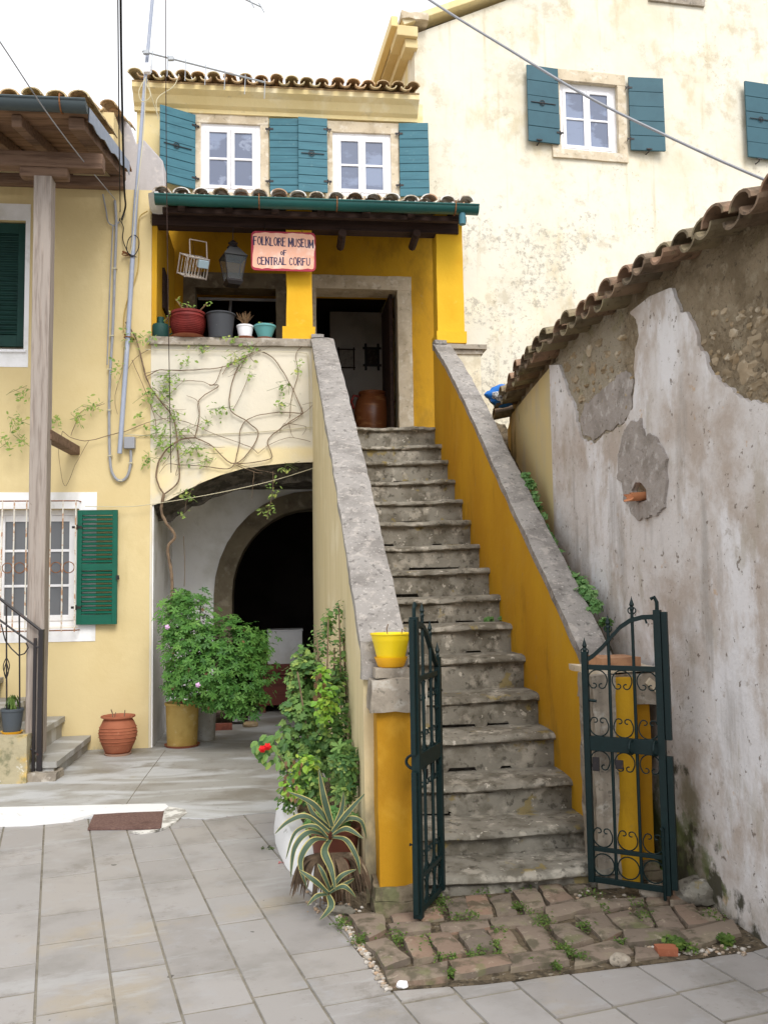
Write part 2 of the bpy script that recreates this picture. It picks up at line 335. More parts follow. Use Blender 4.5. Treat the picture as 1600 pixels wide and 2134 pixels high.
def leafmat(name, cols, rough=.5):
    m = mat(name, cols[0], island=cols, rough=rough, spec=.3)
    b = m.node_tree.nodes['Principled BSDF']
    b.inputs['Transmission Weight'].default_value = 0
    t = m.node_tree; tr = t.nodes.new('ShaderNodeBsdfTranslucent'); mxs = t.nodes.new('ShaderNodeMixShader'); mxs.inputs[0].default_value = .25
    lk = [l for l in t.links if l.to_socket == b.inputs['Base Color']][0]; t.links.new(lk.from_socket, tr.inputs[0])
    o = t.nodes['Material Output']; t.links.new(b.outputs[0], mxs.inputs[1]); t.links.new(tr.outputs[0], mxs.inputs[2]); t.links.new(mxs.outputs[0], o.inputs[0])
    return m
m_leafA = leafmat('geranium_leaf', [S(76,124,54), S(98,146,66), S(58,104,46), S(120,164,80)])
m_leafB = leafmat('shrub_leaf', [S(88,128,66), S(116,150,78), S(64,102,58), S(150,172,88)])
m_leafY = leafmat('lime_leaf', [S(140,176,60), S(110,160,56), S(172,190,80)])
m_leafV = leafmat('vine_leaf', [S(128,156,78), S(150,176,88), S(106,138,70), S(186,192,104)])
m_leafI = leafmat('wall_weed_leaf', [S(116,156,92), S(92,138,76), S(142,178,112)])
m_leafM = leafmat('moss_leaf', [S(84,110,44), S(66,92,36), S(110,132,58)])
m_stem = mat('vine_bark', S(128,108,88), [dict(c=S(92,76,62), s=14, lo=.45, hi=.65, a=.8)], bump=[(40,.4,.004)])
m_gstem = mat('green_stem', S(96,110,60), rough=.7)
m_dry = mat('dead_leaf', S(128,98,66), [dict(c=S(84,62,44), s=12, lo=.45, hi=.65, a=.8)], island=[S(128,98,66), S(96,74,54), S(150,124,92)])
m_slab = mat('flagstone', S(150,147,144), [dict(c=S(124,121,116), s=2.2, lo=.45, hi=.7, a=.6), dict(c=S(164,150,124), s=1.3, lo=.56, hi=.68, a=.45, seed=4, d=8), dict(c=S(160,160,162), s=7, lo=.55, hi=.7, a=.4, seed=6),
        dict(c=S(104,100,94), s=40, lo=.64, hi=.7, a=.35, seed=8), dict(c=S(118,112,104), s=3.1, d=12, r=.75, lo=.56, hi=.64, a=.4, seed=28), dict(c=S(60,56,52), s=9, d=2, lo=.76, hi=.78, a=.7, seed=38), dict(c=S(172,172,172), s=2.4, st=(.4,1.6,1), d=12, r=.72, lo=.55, hi=.64, a=.45, seed=18)], island=[S(148,144,141), S(160,156,153), S(153,150,148), S(158,153,148)], bump=[(5,.15,.01),(60,.25,.003)], rough=.6, spec=.35)
m_joint = mat('mortar_joint', S(132,126,114), [dict(c=S(110,104,92), s=8, lo=.45, hi=.65, a=.8), dict(c=S(150,144,130), s=30, lo=.55, hi=.65, a=.5, seed=3)], bump=[(60,.5,.006)])
m_conc = mat('courtyard_concrete', S(156,154,149), [dict(c=S(124,118,108), s=1.4, lo=.45, hi=.65, a=.8), dict(c=S(188,190,192), s=1.1, st=(.6,1.4,1), lo=.48, hi=.62, a=.8, seed=3, dist=1.5), dict(c=S(150,140,112), s=1.9, lo=.62, hi=.7, a=.5, seed=6), dict(c=S(98,92,84), s=24, lo=.62, hi=.7, a=.5, seed=8)],
        bump=[(4,.3,.02),(50,.3,.004)], rough=.6, spec=.35)
m_limepatch = mat('thin_limewash_patch', S(214,212,206), [dict(c=S(150,146,138), s=7, d=10, r=.7, lo=.46, hi=.56, a=.95)], bump=[(30,.3,.006)])
m_brick = mat('old_paving_brick', S(140,112,92), [dict(c=S(140,130,110), s=6, lo=.5, hi=.64, a=.6), dict(c=S(78,74,58), s=9, lo=.5, hi=.64, a=.75, seed=3), dict(c=S(104,110,70), s=6, lo=.58, hi=.66, a=.5, seed=7), dict(c=S(176,164,146), s=22, d=10, r=.7, lo=.58, hi=.66, a=.5, seed=17)],
        island=[S(142,116,98), S(124,110,98), S(136,122,108), S(108,98,88)], bump=[(12,.6,.012),(50,.5,.005)])
# ---------------------------------------------------------------- frames of the place
F = Frame(onz(310, 1560), 6.5)                 # museum front / left house front plane (y=0), porch goes back
VM = 1.6                                       # depth of the main wall behind the porch
Sf = Frame(onz(1280, 1850), 7.45)               # stairs: right foot of the first step; stairs at x -W..0
SW = 1.10
rc = F.m @ Vector((*[F.p(868, 200, VM)[0], VM+.12], 0))
R = Frame(rc, 11.0)                            # tall cream house
Wl = Frame(onz(1500, 1904), 8.6-90)            # old garden wall on the right (face y=0, u grows towards the viewer)
cu_ = Wl.p(1148, 900)[0]                       # its far corner
W2 = Frame(Wl.m @ Vector((cu_, 0, 0)), 1.3-90)
def pj(P):
    d = Vector(P)-CP; z = d.dot(cf); return (round(IW/2+FPX*d.dot(cr)/z), round(IH/2-FPX*d.dot(cu)/z))

# ---------------------------------------------------------------- ground
g = MB(); g.add([(-40, -30, -.006), (40, -30, -.006), (40, 60, -.006), (-40, 60, -.006)], [(0, 1, 2, 3)])
tag(g.build('ground', m_joint), kind='structure')
# flagstones in rows running away to the left
T = Frame((0, 0), math.degrees(atan2(800-117, FPX)))
def tp(px, py): h = T.loc(onz(px, py)); return (h.x, h.y)
c1 = lambda x, y: tp(x*.4375, 1600+y*.4375)
rows = [tp(x, 2134)[0] for x in (72, 245, 385, 553, 696)]
pitch = (rows[-1]-rows[0])/4
extra = [tp(x, y)[0] for x, y in ((819, 2069), (941, 2058), (1069, 2046), (1194, 2035), (1337, 2020), (1456, 1997))]
xs = [rows[0]-pitch*k for k in range(14, 0, -1)]+rows
k = 1
while xs[-1]+pitch*1.3 < extra[0]: xs.append(xs[-1]+pitch)
xs += extra; xs += [xs[-1]+pitch*k for k in range(1, 10)]
known = {len(rows)+13-5+1: None}
i0 = 14
KN = {i0-1: [c1(100, y)[1] for y in (465, 685, 940)], i0: [c1(330, y)[1] for y in (352, 510, 690, 825, 1155)],
      i0+1: [c1(600, y)[1] for y in (410, 522, 845, 960)], i0+2: [c1(850, y)[1] for y in (428, 533, 715, 997)],
      i0+3: [c1(1050, y)[1] for y in (350, 478, 612, 745, 1118)], i0+4: [c1(1290, y)[1] for y in (325, 436, 660, 905)]}
rs = random.Random(3); m = MB()
for i in range(len(xs)-1):
    js = sorted(KN.get(i, []))
    if not js:
        js = [rs.uniform(2.9, 3.3)]
    while js[-1] < 9: js.append(js[-1]+rs.choice((.26, .3, .34, .42, .55)))
    while js[0] > -3: js.insert(0, js[0]-rs.choice((.26, .3, .34, .42, .55)))
    for a, b in zip(js, js[1:]):
        gx, gy = .0030, .0085
        z = rs.uniform(-.0015, .0015); tx = rs.uniform(-.001, .001)
        x0, x1, y0, y1 = xs[i]+gx, xs[i+1]-gx, a+gy, b-gy
        j = lambda: rs.uniform(-.0022, .0022)
        m.add([(x0+j(), y0+j(), -.018), (x1+j(), y0+j(), -.018), (x1+j(), y1+j(), -.018), (x0+j(), y1+j(), -.018),
               (x0+.003, y0+.003, z), (x1-.003, y0+.003, z+tx), (x1-.003, y1-.003, z+tx), (x0+.003, y1-.003, z)],
              [(4, 5, 6, 7), (0, 1, 5, 4), (1, 2, 6, 5), (2, 3, 7, 6), (3, 0, 4, 7)])
ps = m.build('paved_street', m_slab); ps.location = T.o; ps.rotation_euler.z = T.r; tag(ps, kind='structure')
# courtyard of smooth cement beyond the street, laid over the slabs
G = lambda px, py: tuple(onz(px, py))[:2]
edge = [(-700, 1712), (0, 1716), (150, 1708), (300, 1702), (372, 1706), (430, 1708), (500, 1699), (560, 1694), (600, 1697), (640, 1715), (700, 1760), (760, 1800)]
loop = [G(*p) for p in edge]+[G(780, 1560), G(760, 1400), (-.2, 14), (-12, 14), (-12, 6)]
m = MB(); m.plate([loop], .0, .007, ax='z')
tag(m.build('courtyard_floor', m_conc), kind='structure')
# seam in the cement
m = MB(); m.tube([(*G(345, 1565), .0065), (*G(300, 1625), .0065), (*G(262, 1680), .0065)], .004, 4)
tag(m.build('courtyard_seam', m_joint), kind='structure')
# soil around bricks, landing sheet
bl = [G(815, 2066), G(700, 1900), G(690, 1860), G(870, 1845), G(1235, 1830), G(1390, 1790), G(1445, 1840), G(1600, 1975), G(1560, 1985), G(1010, 2052)]
m = MB(); m.plate([bl], .0, .004, ax='z'); tag(m.build('landing_soil', m_soil), kind='structure')
# bricks (courses parallel to the stairs), one mesh
def brick_px(quad, h=.035, js=.0):
    return [Vector((*G(*p), 0)) for p in quad]
BR = []
o3 = lambda x, y: (600+x*.625, 1700+y*.625)
quads = [((328,538),(532,505),(540,555),(345,578)),((535,498),(728,480),(742,515),(552,553)),((735,478),(925,468),(940,505),(742,530)),((940,458),(1115,420),(1148,470),(955,515)),
 ((268,440),(330,430),(402,500),(322,530)),((385,425),(455,412),(500,490),(415,505)),((460,412),(545,405),(605,475),(520,490)),((568,402),(655,392),(700,468),(610,480)),((660,392),(735,385),(800,465),(712,475)),((760,385),(838,375),(900,455),(812,465)),((865,378),(942,370),(1020,430),(925,458)),
 ((200,348),(310,338),(330,395),(268,432)),((330,380),(470,365),(480,398),(340,415)),((505,368),(665,352),(672,385),(515,402)),((672,355),(830,340),(842,372),(690,388)),((850,322),(1010,290),(1040,325),(870,362)),
 ((520,292),(580,285),(612,345),(545,352)),((588,285),(660,278),(690,345),(615,350)),((668,282),(740,272),(765,335),(695,345)),((752,265),(825,255),(858,325),(785,335)),((832,250),(905,240),(948,295),(870,312)),((912,238),(1000,225),(1012,252),(935,268)),
 ((960,345),(1045,330),(1115,395),(1045,430)),((1020,295),(1180,285),(1190,305),(1040,330)),((1060,340),(1140,328),(1200,385),(1120,400)),((1195,318),(1270,312),(1325,385),(1240,395)),((1120,395),(1300,392),(1330,430),(1125,445)),((1305,400),(1480,360),(1505,405),(1330,455)),
 ((1280,315),(1350,308),(1400,375),(1330,385)),((1260,262),(1330,255),(1345,300),(1270,305)),((342,345),(430,338),(440,372),(350,372)),((1190,250),(1250,247),(1262,300),(1200,308)),((1360,330),(1420,320),(1450,360),(1400,372)),
 ((1150,452),(1230,448),(1235,480),(1150,490)),((440,322),(505,315),(520,350),(450,362)),((1150,335),(1185,320),(1225,375),(1210,385))]
rb = random.Random(5); m = MB()
for qi, q in enumerate(quads):
    P = [Vector((*G(*o3(*p)), 0)) for p in q]; c = sum(P, Vector())/4
    z = .030+rb.uniform(-.007, .009)
    P = [c+(p-c)*.985 for p in P]
    n = 5; vs = []; fs = []
    tl = rb.uniform(-.004, .004)
    for j in range(n+1):
        for i in range(n+1):
            a, b = i/n, j/n
            p = (P[0]*(1-a)+P[1]*a)*(1-b)+(P[3]*(1-a)+P[2]*a)*b
            e = min(a, 1-a, b, 1-b)
            zz = z+tl*(a-.5)*2-(.008 if e < .01 else 0)
            nn = noise.noise_vector(Vector((p.x*9, p.y*9, qi)))
            if e < .01: p = p+Vector((nn.x, nn.y, 0))*.018
            vs.append((p.x, p.y, zz+nn.z*.006))
    N = len(vs)
    for j in range(n):
        for i in range(n): fs.append((j*(n+1)+i, j*(n+1)+i+1, (j+1)*(n+1)+i+1, (j+1)*(n+1)+i))
    ring = [i for i in range(n+1)]+[j*(n+1)+n for j in range(1, n+1)]+[n*(n+1)+i for i in range(n-1, -1, -1)]+[j*(n+1) for j in range(n-1, 0, -1)]
    for r_ in ring: vs.append((c.x+(vs[r_][0]-c.x)*1.03, c.y+(vs[r_][1]-c.y)*1.03, -.01))
    L = len(ring)
    for k in range(L): fs.append((ring[k], N+k, N+(k+1) % L, ring[(k+1) % L]))
    m.add(vs, fs)
tag(m.build('brick_paving', m_brick, smooth=True, angle=50), kind='structure')
# white painted kerb strip
kp = [(-500, 1690), (0, 1687), (180, 1683), (300, 1680), (345, 1680), (352, 1686), (340, 1695), (260, 1698), (196, 1702), (150, 1713), (60, 1722), (-500, 1735)]
m = MB(); m.plate([[G(*p) for p in kp]], .0, .018, ax='z')
tag(m.build('painted_kerb', m_kerb), kind='structure')
m = MB(); m.plate([[G(*p) for p in ((340, 1690), (352, 1684), (372, 1687), (386, 1690), (390, 1697), (378, 1706), (366, 1716), (345, 1727), (322, 1735), (292, 1739), (270, 1736), (337, 1731))]], 0, .0115, ax='z')
tag(m.build('painted_patch', m_limepatch), kind='structure')
# rusty drain cover
m = MB(); q = [G(*p) for p in ((196, 1701), (342, 1694), (336, 1729), (183, 1731))]
m.plate([q], 0, .016, ax='z')
c = Vector((sum(p[0] for p in q)/4, sum(p[1] for p in q)/4))
dc = m.build('drain_cover', mat('rusted_drain_steel', S(104, 80, 74), [dict(c=S(128, 102, 92), s=60, lo=.5, hi=.6, a=.8), dict(c=S(80, 56, 48), s=8, lo=.5, hi=.7, a=.6)], bump=[(140, .8, .006)], rough=.8), bevel=.003)
tag(dc, 'rusty brown rectangular drain cover set beside the white kerb', 'drain cover')

# ================================================================ STONE STAIRCASE
st = fthing('stone_staircase', 'worn stone staircase climbing between two yellow side walls to the museum porch', 'staircase', Sf)
# steps: height of every nosing read at its own depth
YC = {1:1812,2:1722,3:1625,4:1528,5:1446,6:1367,7:1300,8:1241,9:1184,10:1133,11:1084,12:1040,13:998,14:958,15:925,16:888}
XC = {1:1065,2:1055,3:1040,4:1022,5:1003,6:985,7:962,8:940,9:912,10:895,11:882,12:867,13:853,14:843,15:833,16:820}
yF = (Sf.i @ (F.m @ Vector(F.p(820, 885) [:1]+(0, 0)))).y
TR = (yF-.0)/15.0
HS = {}
for k in range(1, 17): HS[k] = Sf.p(XC[k], YC[k], (k-1)*TR)[1]

rk = random.Random(11)
for k in range(1, 17):
    y0 = (k-1)*TR; h = HS[k]; hb = HS.get(k-1, 0)-(.03 if k > 1 else .06)
    nx = 44; vs = []; fs = []; sd_ = rk.uniform(0, 99); sag = rk.uniform(.012, .026) if k < 16 else .014
    nose = .035
    prof = [(TR+.06, 0), (TR*.5, 0), (.07, 0), (.02, -.002), (-.014, -.008), (-.034, -.02), (-.038, -.04), (-.028, -.050), (.004, -.055), (.010, -.075)]
    dpt = h-hb
    for t in (.45, .75, 1.0): prof.append((.01, -.075-(dpt-.075)*t))
    M_ = len(prof)
    nt1, nt2 = rk.uniform(.1, .5), rk.uniform(.14, .32)
    for i in range(nx+1):
        a = i/nx; x = -SW-.02+(SW+.04)*a
        wear = sag*math.exp(-((a-.42)/.28)**2)
        for j, (py_, pz) in enumerate(prof):
            nz = noise.noise(Vector((x*5, sd_, 0)))
            n2 = noise.noise(Vector((x*16, sd_, j*.15)))
            y = y0+py_; z = h+pz
            if j in (0, 1): z -= wear*.5
            if 2 <= j <= 8: y += -nz*.034-n2*.016+wear*.9; z += -wear*(1 if j < 6 else .8)+n2*.008+nz*.006+.003*noise.noise(Vector((x*30, sd_, j)))
            if j > 8: y += .006*n2+.008*noise.noise(Vector((x*7, sd_, z*9)))
            if j == M_-1 and k > 1 and nt1 < a < nt1+nt2: z += .058+.02*n2
            if j == M_-1 and k > 1 and .66 < a < .66+nt2*.6 and k % 3: z += .05+.01*n2
            vs.append((x, y, z))
    for i in range(nx):
        for j in range(M_-1): fs.append((i*M_+j, i*M_+j+1, (i+1)*M_+j+1, (i+1)*M_+j))
    m = MB().add(vs, fs); m.build('step', m_step, st, smooth=True, angle=55)
# masonry core behind the risers
m = MB()
for k in range(1, 17): m.box(-SW, 0, (k-1)*TR+.075, k*TR+.07, 0, HS[k]-.075-.02)
m.build('core', m_arch, st)
# side walls. top lines as read from the photo on the plane of the inner/outer edge
CW = .16
_h = Sf.hit(650, 702, 1, yF); CWL = -SW-_h.x
lt = [Sf.q(*p, x=-SW-CWL) for p in ((768, 1418), (735, 1205), (700, 985), (668, 800), (650, 702))]
rt = [Sf.q(*p, x=0) for p in ((1222, 1378), (1160, 1240), (1065, 1042), (978, 850), (930, 755), (905, 716))]
lt = sorted(lt); rt = sorted(rt); rt.append((yF, rt[-1][1]+.01))
(ya_, za_), (yb_, zb_) = lt[:2]; lt[0] = (0.0, za_+(zb_-za_)*(0-ya_)/(yb_-ya_))

def sidewall(name, top, x0, x1, ya, yb, mt):
    t = [(ya, top[0][1]-.07)]+[(y, z-.07) for y, z in top if ya < y < yb]+[(yb, top[-1][1]-.07)]
    m = MB().plate([[(ya, -.02)]+t+[(yb, -.02)]], x0, x1, ax='x'); return m.build(name, mt, st)
m_side = mat('streaked_cream_side_wall', S(214, 198, 158), [dict(c=S(196, 180, 136), s=3, st=(1, 4, .3), lo=.42, hi=.66, a=.7), dict(c=S(228, 216, 186), s=2.5, lo=.52, hi=.7, a=.6, seed=2), dict(c=S(110, 108, 96), s=4, st=(1, 3, .5), lo=.42, hi=.64, z=(.1, 1.3), zk=.28, a=.8, seed=4)], bump=PB)
yl0, yr0 = -.02, .02
sidewall('side_wall', lt, -SW-CWL, -SW, yl0, yF+.15, m_side)['label'] = 'cream outer left side wall of the staircase'
m = MB().plate([[(yl0+.01, -.02)]+[(y, z-.075) for y, z in lt if y > yl0+.02 and y<yF]+[(yF, lt[-1][1]-.075), (yF, -.02)]], -SW, -SW+.012, ax='x'); m.build('side_wall', m_ochre, st)
sidewall('side_wall', rt, 0, CW, yr0, rt[-1][0]+.01, m_ochre)['label'] = 'deep yellow right side wall of the staircase'
def coping(top, x0, x1, seed):
    L = MB(); pts = top
    for (ya, za), (yb, zb) in zip(pts, pts[1:]):
        n = max(2, int((yb-ya)/.07)); vs = []; fs = []; nx = 4
        for i in range(n+1):
            t = i/n; y = ya+(yb-ya)*t; z = za+(zb-za)*t
            e = .006 if i in (0, n) else 0
            for j in range(nx+1):
                x = x0-.012+(x1-x0+.024)*j/nx; vs.append((x, y, z-e-(.008 if j in (0, nx) else 0)))
            for j in range(nx, -1, -1):
                x = x0-.012+(x1-x0+.024)*j/nx; vs.append((x, y, z-.075))
        m2 = 2*(nx+1)
        for i in range(n):
            for j in range(m2): fs.append((i*m2+j, i*m2+(j+1) % m2, (i+1)*m2+(j+1) % m2, (i+1)*m2+j))
        fs.append(tuple(range(m2))); fs.append(tuple(n*m2+j for j in reversed(range(m2))))
        L.add(vs, fs)
    return L
def refine(top, step=1.1):
    out = [top[0]]
    for a, b in zip(top, top[1:]): out.append(b)
    return out
coping(lt, -SW-CWL, -SW, 1).build('coping', m_coping, st, amp=.008, freq=7, seed=1, smooth=True)
rtop = rt
coping(rtop, 0, CW, 2).build('coping', m_coping, st, amp=.008, freq=7, seed=2, smooth=True)
# little worn stones crowning both copings at the top
for x0, tp_ in ((-SW-CWL, lt), (0, rt)):
    y, z = tp_[-1] if x0 < 0 else tp_[-2]; m = MB().gbox(x0+.0, x0+CW*.8, y-.03, y+.1, z-.01, z+.03, d=.04); m.build('coping_stone', m_coping, st, amp=.012, freq=9, seed=4, smooth=True)
# gate pillars
plL = Sf.p(787, 1700, 0)
def pillar(x0, x1, y0, y1, h0, h1, htop, mt, seed, basew=.03):
    m = MB().gbox(x0, x1, y0, y1, h0, h1, d=.12); p = m.build('gate_pillar', mt, st, bevel=0, amp=.006, freq=4, seed=seed, smooth=True)
    m = MB().gbox(x0-.03, x1+.03, y0-.035, y1, h1, htop, d=.05); m.build('cap', m_stone, p, amp=.014, freq=7, seed=seed+1, smooth=True)
    m = MB().gbox(x0-basew, x1+.02, y0-.045, y1, -.02, h0*.55, d=.05); m.gbox(x0-basew*.8, x1+.01, y0-.03, y1, h0*.57, h0+.01, d=.05)
    m.build('base', mat('mossy_base_stone', S(132, 120, 100), [dict(c=S(96, 100, 66), s=7, lo=.5, hi=.64, a=.8), dict(c=S(80, 72, 58), s=12, lo=.5, hi=.66, a=.7, seed=4)], bump=[(12, .7, .02)]), p, amp=.018, freq=8, seed=seed+2, smooth=True)
    return p
pf = onz(790, 1908); q_ = Sf.loc(pf); y_l = q_.y
hb_ = Sf.p(790, 1852, y_l)[1]; ht_ = Sf.p(830, 1482, y_l)[1]; hc_ = Sf.p(800, 1418, y_l-.03)[1]
xl_ = Sf.p(789, 1700, y_l)[0]; xr_ = Sf.p(878, 1700, y_l)[0]

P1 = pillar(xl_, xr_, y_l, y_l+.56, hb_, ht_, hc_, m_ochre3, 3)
y_r = .12
x0r = Sf.p(1266, 1600, y_r)[0]; x1r = Sf.p(1357, 1600, y_r)[0]
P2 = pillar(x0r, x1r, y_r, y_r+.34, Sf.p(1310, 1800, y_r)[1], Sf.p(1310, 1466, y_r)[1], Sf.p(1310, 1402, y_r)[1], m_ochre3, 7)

MB().gbox(-SW-CWL-.012, -SW+.012, -.06, .0, hc_-.01, lt[0][1]-.005, d=.05).build('coping_end', m_coping, st, amp=.008, freq=8, smooth=True)
# stone jamb left of the right pillar and brick + slab on top
m = MB().gbox(Sf.p(1240, 1600, -.02)[0], max(.02, x0r), -.02, .2, -.02, Sf.p(1250, 1408, 0)[1], d=.06); m.build('jamb', m_stone, st, amp=.014, freq=8, seed=2, smooth=True)
hz = Sf.p(1310, 1402, y_r)[1]
m = MB().gbox(x0r-.02, x0r+.2, y_r-.02, y_r+.2, hz+.035, hz+.085, d=.05); m.build('brick', mat('tan_brick', S(176,134,102), [dict(c=S(150,110,84), s=14, lo=.45, hi=.65, a=.7)]), P2, amp=.008, freq=9, smooth=True)
m = MB().gbox(x0r-.12, x1r+.02, y_r-.05, y_r+.25, hz+.004, hz+.034, d=.05); m.build('slab', m_frame, P2, amp=.01, freq=8, seed=3, smooth=True)
Mt = Matrix.Translation(Vector((x1r+.04, y_r-.0, hz-.10))) @ Matrix.Rotation(radians(42), 4, 'Y')
m = MB().gbox(-.09, .12, -.06, .2, -.02, .02, d=.05, M=Mt); m.build('slab', m_frame, P2, amp=.008, freq=8, smooth=True)
# sloping rubble and earth between the stairs and the old wall
xw = max((Sf.i @ (Wl.m @ Vector((u, 0, 0)))).x for u in (-3, 0))
m = MB(); tops = [(y, z-.13) for y, z in rt]; vs = []; fs = []; nx = 6; pts = []
for i in range(60):
    y = .32+i*(rt[-1][0]+1.0-.32)/59
    z = None
    for (ya, za), (yb, zb) in zip(tops, tops[1:]):
        if ya <= y <= yb: z = za+(zb-za)*(y-ya)/(yb-ya)
    if z is None: z = tops[0][1]+(y-tops[0][0])*.72 if y < tops[0][0] else tops[-1][1]
    z = z-.22-(.10 if y > 1.2 else .0)-max(0, y-2.2)*.2
    for j in range(nx+1):
        x = CW-.01+(xw+.35-CW)*j/nx; n_ = noise.noise(Vector((x*6, y*6, 1)))*.07+noise.noise(Vector((x*18, y*18, 1)))*.03
        vs.append((x, y, max(.02, z+n_+.10*j/nx)))
for i in range(59):
    for j in range(nx): a = i*(nx+1)+j; fs.append((a, a+1, a+nx+2, a+nx+1))
n0 = len(vs); vs += [(CW, .32, 0), (xw+.35, .32, 0)]
fs.append(tuple([n0]+list(range(0, nx+1))+[n0+1]))
sg = MB().add(vs, fs).build('rubble_bank', m_soil, smooth=True); sg.location = Sf.o; sg.rotation_euler.z = Sf.r; tag(sg, kind='structure')
# ================================================================ shared builders for houses
def shutter(parent, hu, w0, w1, width, side, ang, v, mt, boards=8, style='plank', holder=True, seed=0):
    """leaf hinged at u=hu, reaching to side (+1 right, -1 left), turned ang degrees off the wall at y=v"""
    Mx = Matrix.Translation(Vector((hu, v, 0))) @ Matrix.Rotation(radians(-ang*side), 4, 'Z') @ Matrix.Diagonal((side, 1, 1, 1))
    m = MB(); th = .03; rr = random.Random(seed)
    if style == 'plank':
        bh = (w1-w0)/boards
        m.box(.004, width-.004, -.012, 0, w0+.004, w1-.004, M=Mx)
        for i in range(boards):
            d = rr.uniform(-.003, .003)
            m.box(rr.uniform(0, .003), width-rr.uniform(0, .003), -th+d, -.0121, w0+i*bh+.003, w0+(i+1)*bh-.003, M=Mx)
        o = m.build('shutter', mt, parent, bevel=.004)
        if holder:
            h = MB(); zc = (w0+w1)/2+.01
            h.tube([Mx @ Vector((width*.12, -th-.008, zc)), Mx @ Vector((width*.9, -th-.008, zc))], .006, 5)
            h.tube([Mx @ Vector((width*.55+.035*cos(a), -th-.01, zc+.035*sin(a))) for a in [pi*2*t/14 for t in range(15)]], .005, 5)
            h.lathe([(.0, -.006), (.014, -.006), (.014, .006), (0, .006)], n=10, M=Mx @ Matrix.Translation(Vector((width*.55, -th-.008, zc))) @ Matrix.Rotation(pi/2, 4, 'X'))
            h.build('latch', m_biron, o)
    else:
        fr = .05
        m.box(0, fr, -th, 0, w0, w1, M=Mx); m.box(width-fr, width, -th, 0, w0, w1, M=Mx)
        zm = w0+(w1-w0)*.5
        for a, b in ((w0, w0+.1), (zm-.035, zm+.035), (w1-.05, w1)): m.box(fr, width-fr, -th+.001, -.001, a, b, M=Mx)
        o = m.build('shutter', mt, parent, bevel=.003)
        for a, b in ((w0+.1, zm-.035), (zm+.035, w1-.05)):
            s_ = MB(); n = int((b-a)/.042)
            for i in range(n):
                z = a+(i+.5)*(b-a)/n
                Ms = Mx @ Matrix.Translation(Vector((width/2, -th/2, z))) @ Matrix.Rotation(radians(35), 4, 'X')
                s_.box(-width/2+fr, width/2-fr, -.02, .02, -.004, .004, M=Ms)
            s_.build('louvres', mt, o)
    for z in (w0+(w1-w0)*.15, w0+(w1-w0)*.85):
        hg = MB(); hg.box(-.05, .05, -th-.006, -th-.0005, z-.012, z+.012, M=Mx); hg.tube([Mx @ Vector((0, -th, z-.025)), Mx @ Vector((0, -th, z+.025))], .01, 6)
        hg.tube([Mx @ Vector((-.03, -th+.01, z)), Mx @ Vector((-.03, .03, z-.01))], .007, 5)
        hg.build('hinge', m_biron, o)
    return o
def casement(parent, u0, u1, w0, w1, v, mt=m_wpaint, glass=m_glass, rows=2, fr=.07, sr=.045):
    """white two-leaf casement filling u0..u1 x w0..w1 at depth v; returns frame"""
    m = MB(); d = .05
    m.box(u0, u0+fr, v, v+d, w0, w1); m.box(u1-fr, u1, v, v+d, w0, w1); m.box(u0+fr, u1-fr, v+.001, v+d, w0, w0+fr*.8); m.box(u0+fr, u1-fr, v+.001, v+d, w1-fr, w1)
    f = m.build('frame', mt, parent, bevel=.004)
    um = (u0+u1)/2
    for a, b in ((u0+fr+.002, um-.002), (um+.002, u1-fr-.002)):
        s_ = MB(); z0, z1 = w0+fr*.8+.002, w1-fr-.002; vv = v-.008
        s_.box(a, a+sr, vv, vv+.04, z0, z1); s_.box(b-sr, b, vv, vv+.04, z0, z1); s_.box(a+sr, b-sr, vv+.001, vv+.04, z0, z0+sr); s_.box(a+sr, b-sr, vv+.001, vv+.04, z1-sr, z1)
        for r_ in range(1, rows):
            z = z0+(z1-z0)*r_/rows; s_.box(a+sr, b-sr, vv+.004, vv+.036, z-.013, z+.013)
        s_.build('sash', mt, parent, bevel=.003)
        MB().box(a+sr-.005, b-sr+.005, v+.012, v+.018, z0+sr-.005, z1-sr+.005).build('pane', glass, parent)
    return f
def surround(u0, u1, w0, w1, t, v0, v1, tt=None, tb=None):
    """stone border outside the opening"""
    tt = tt or t; tb = t if tb is None else tb; m = MB()
    m.gbox(u0-t, u0+.012, v0, v1, w0, w1, d=.08); m.gbox(u1-.012, u1+t, v0, v1, w0, w1, d=.08)
    m.gbox(u0-t, u1+t, v0-.004, v1, w1-.012, w1+tt, d=.08)
    if tb: m.gbox(u0-t, u1+t, v0-.006, v1, w0-tb, w0, d=.08)
    return m
def roof_tiles(u0, u1, v0, w0, length, sl, r=.085, pitch=.19, rows=None, seed=0, skip=0, fill=True):
    m = MB(); rr = random.Random(seed); n = int((u1-u0)/pitch); pitch = (u1-u0)/n; L = .42
    rows = rows or max(1, int(length/(L*.85)))
    for j in range(rows):
        y = v0+j*L*.85*cos(sl); z = w0+j*L*.85*sin(sl)
        for i in range(n):
            x = u0+(i+.5)*pitch; jr = lambda a: rr.uniform(-a, a)
            m.tile(x+jr(.006), y+jr(.02), z+.045+jr(.006), L, sl, r*rr.uniform(.95, 1.06), True, dx=jr(.006))
            if i < n-1: m.tile(x+pitch/2+jr(.005), y-.02+jr(.015), z+.02+jr(.004), L, sl, r*.92, False, dx=jr(.004))
    return m

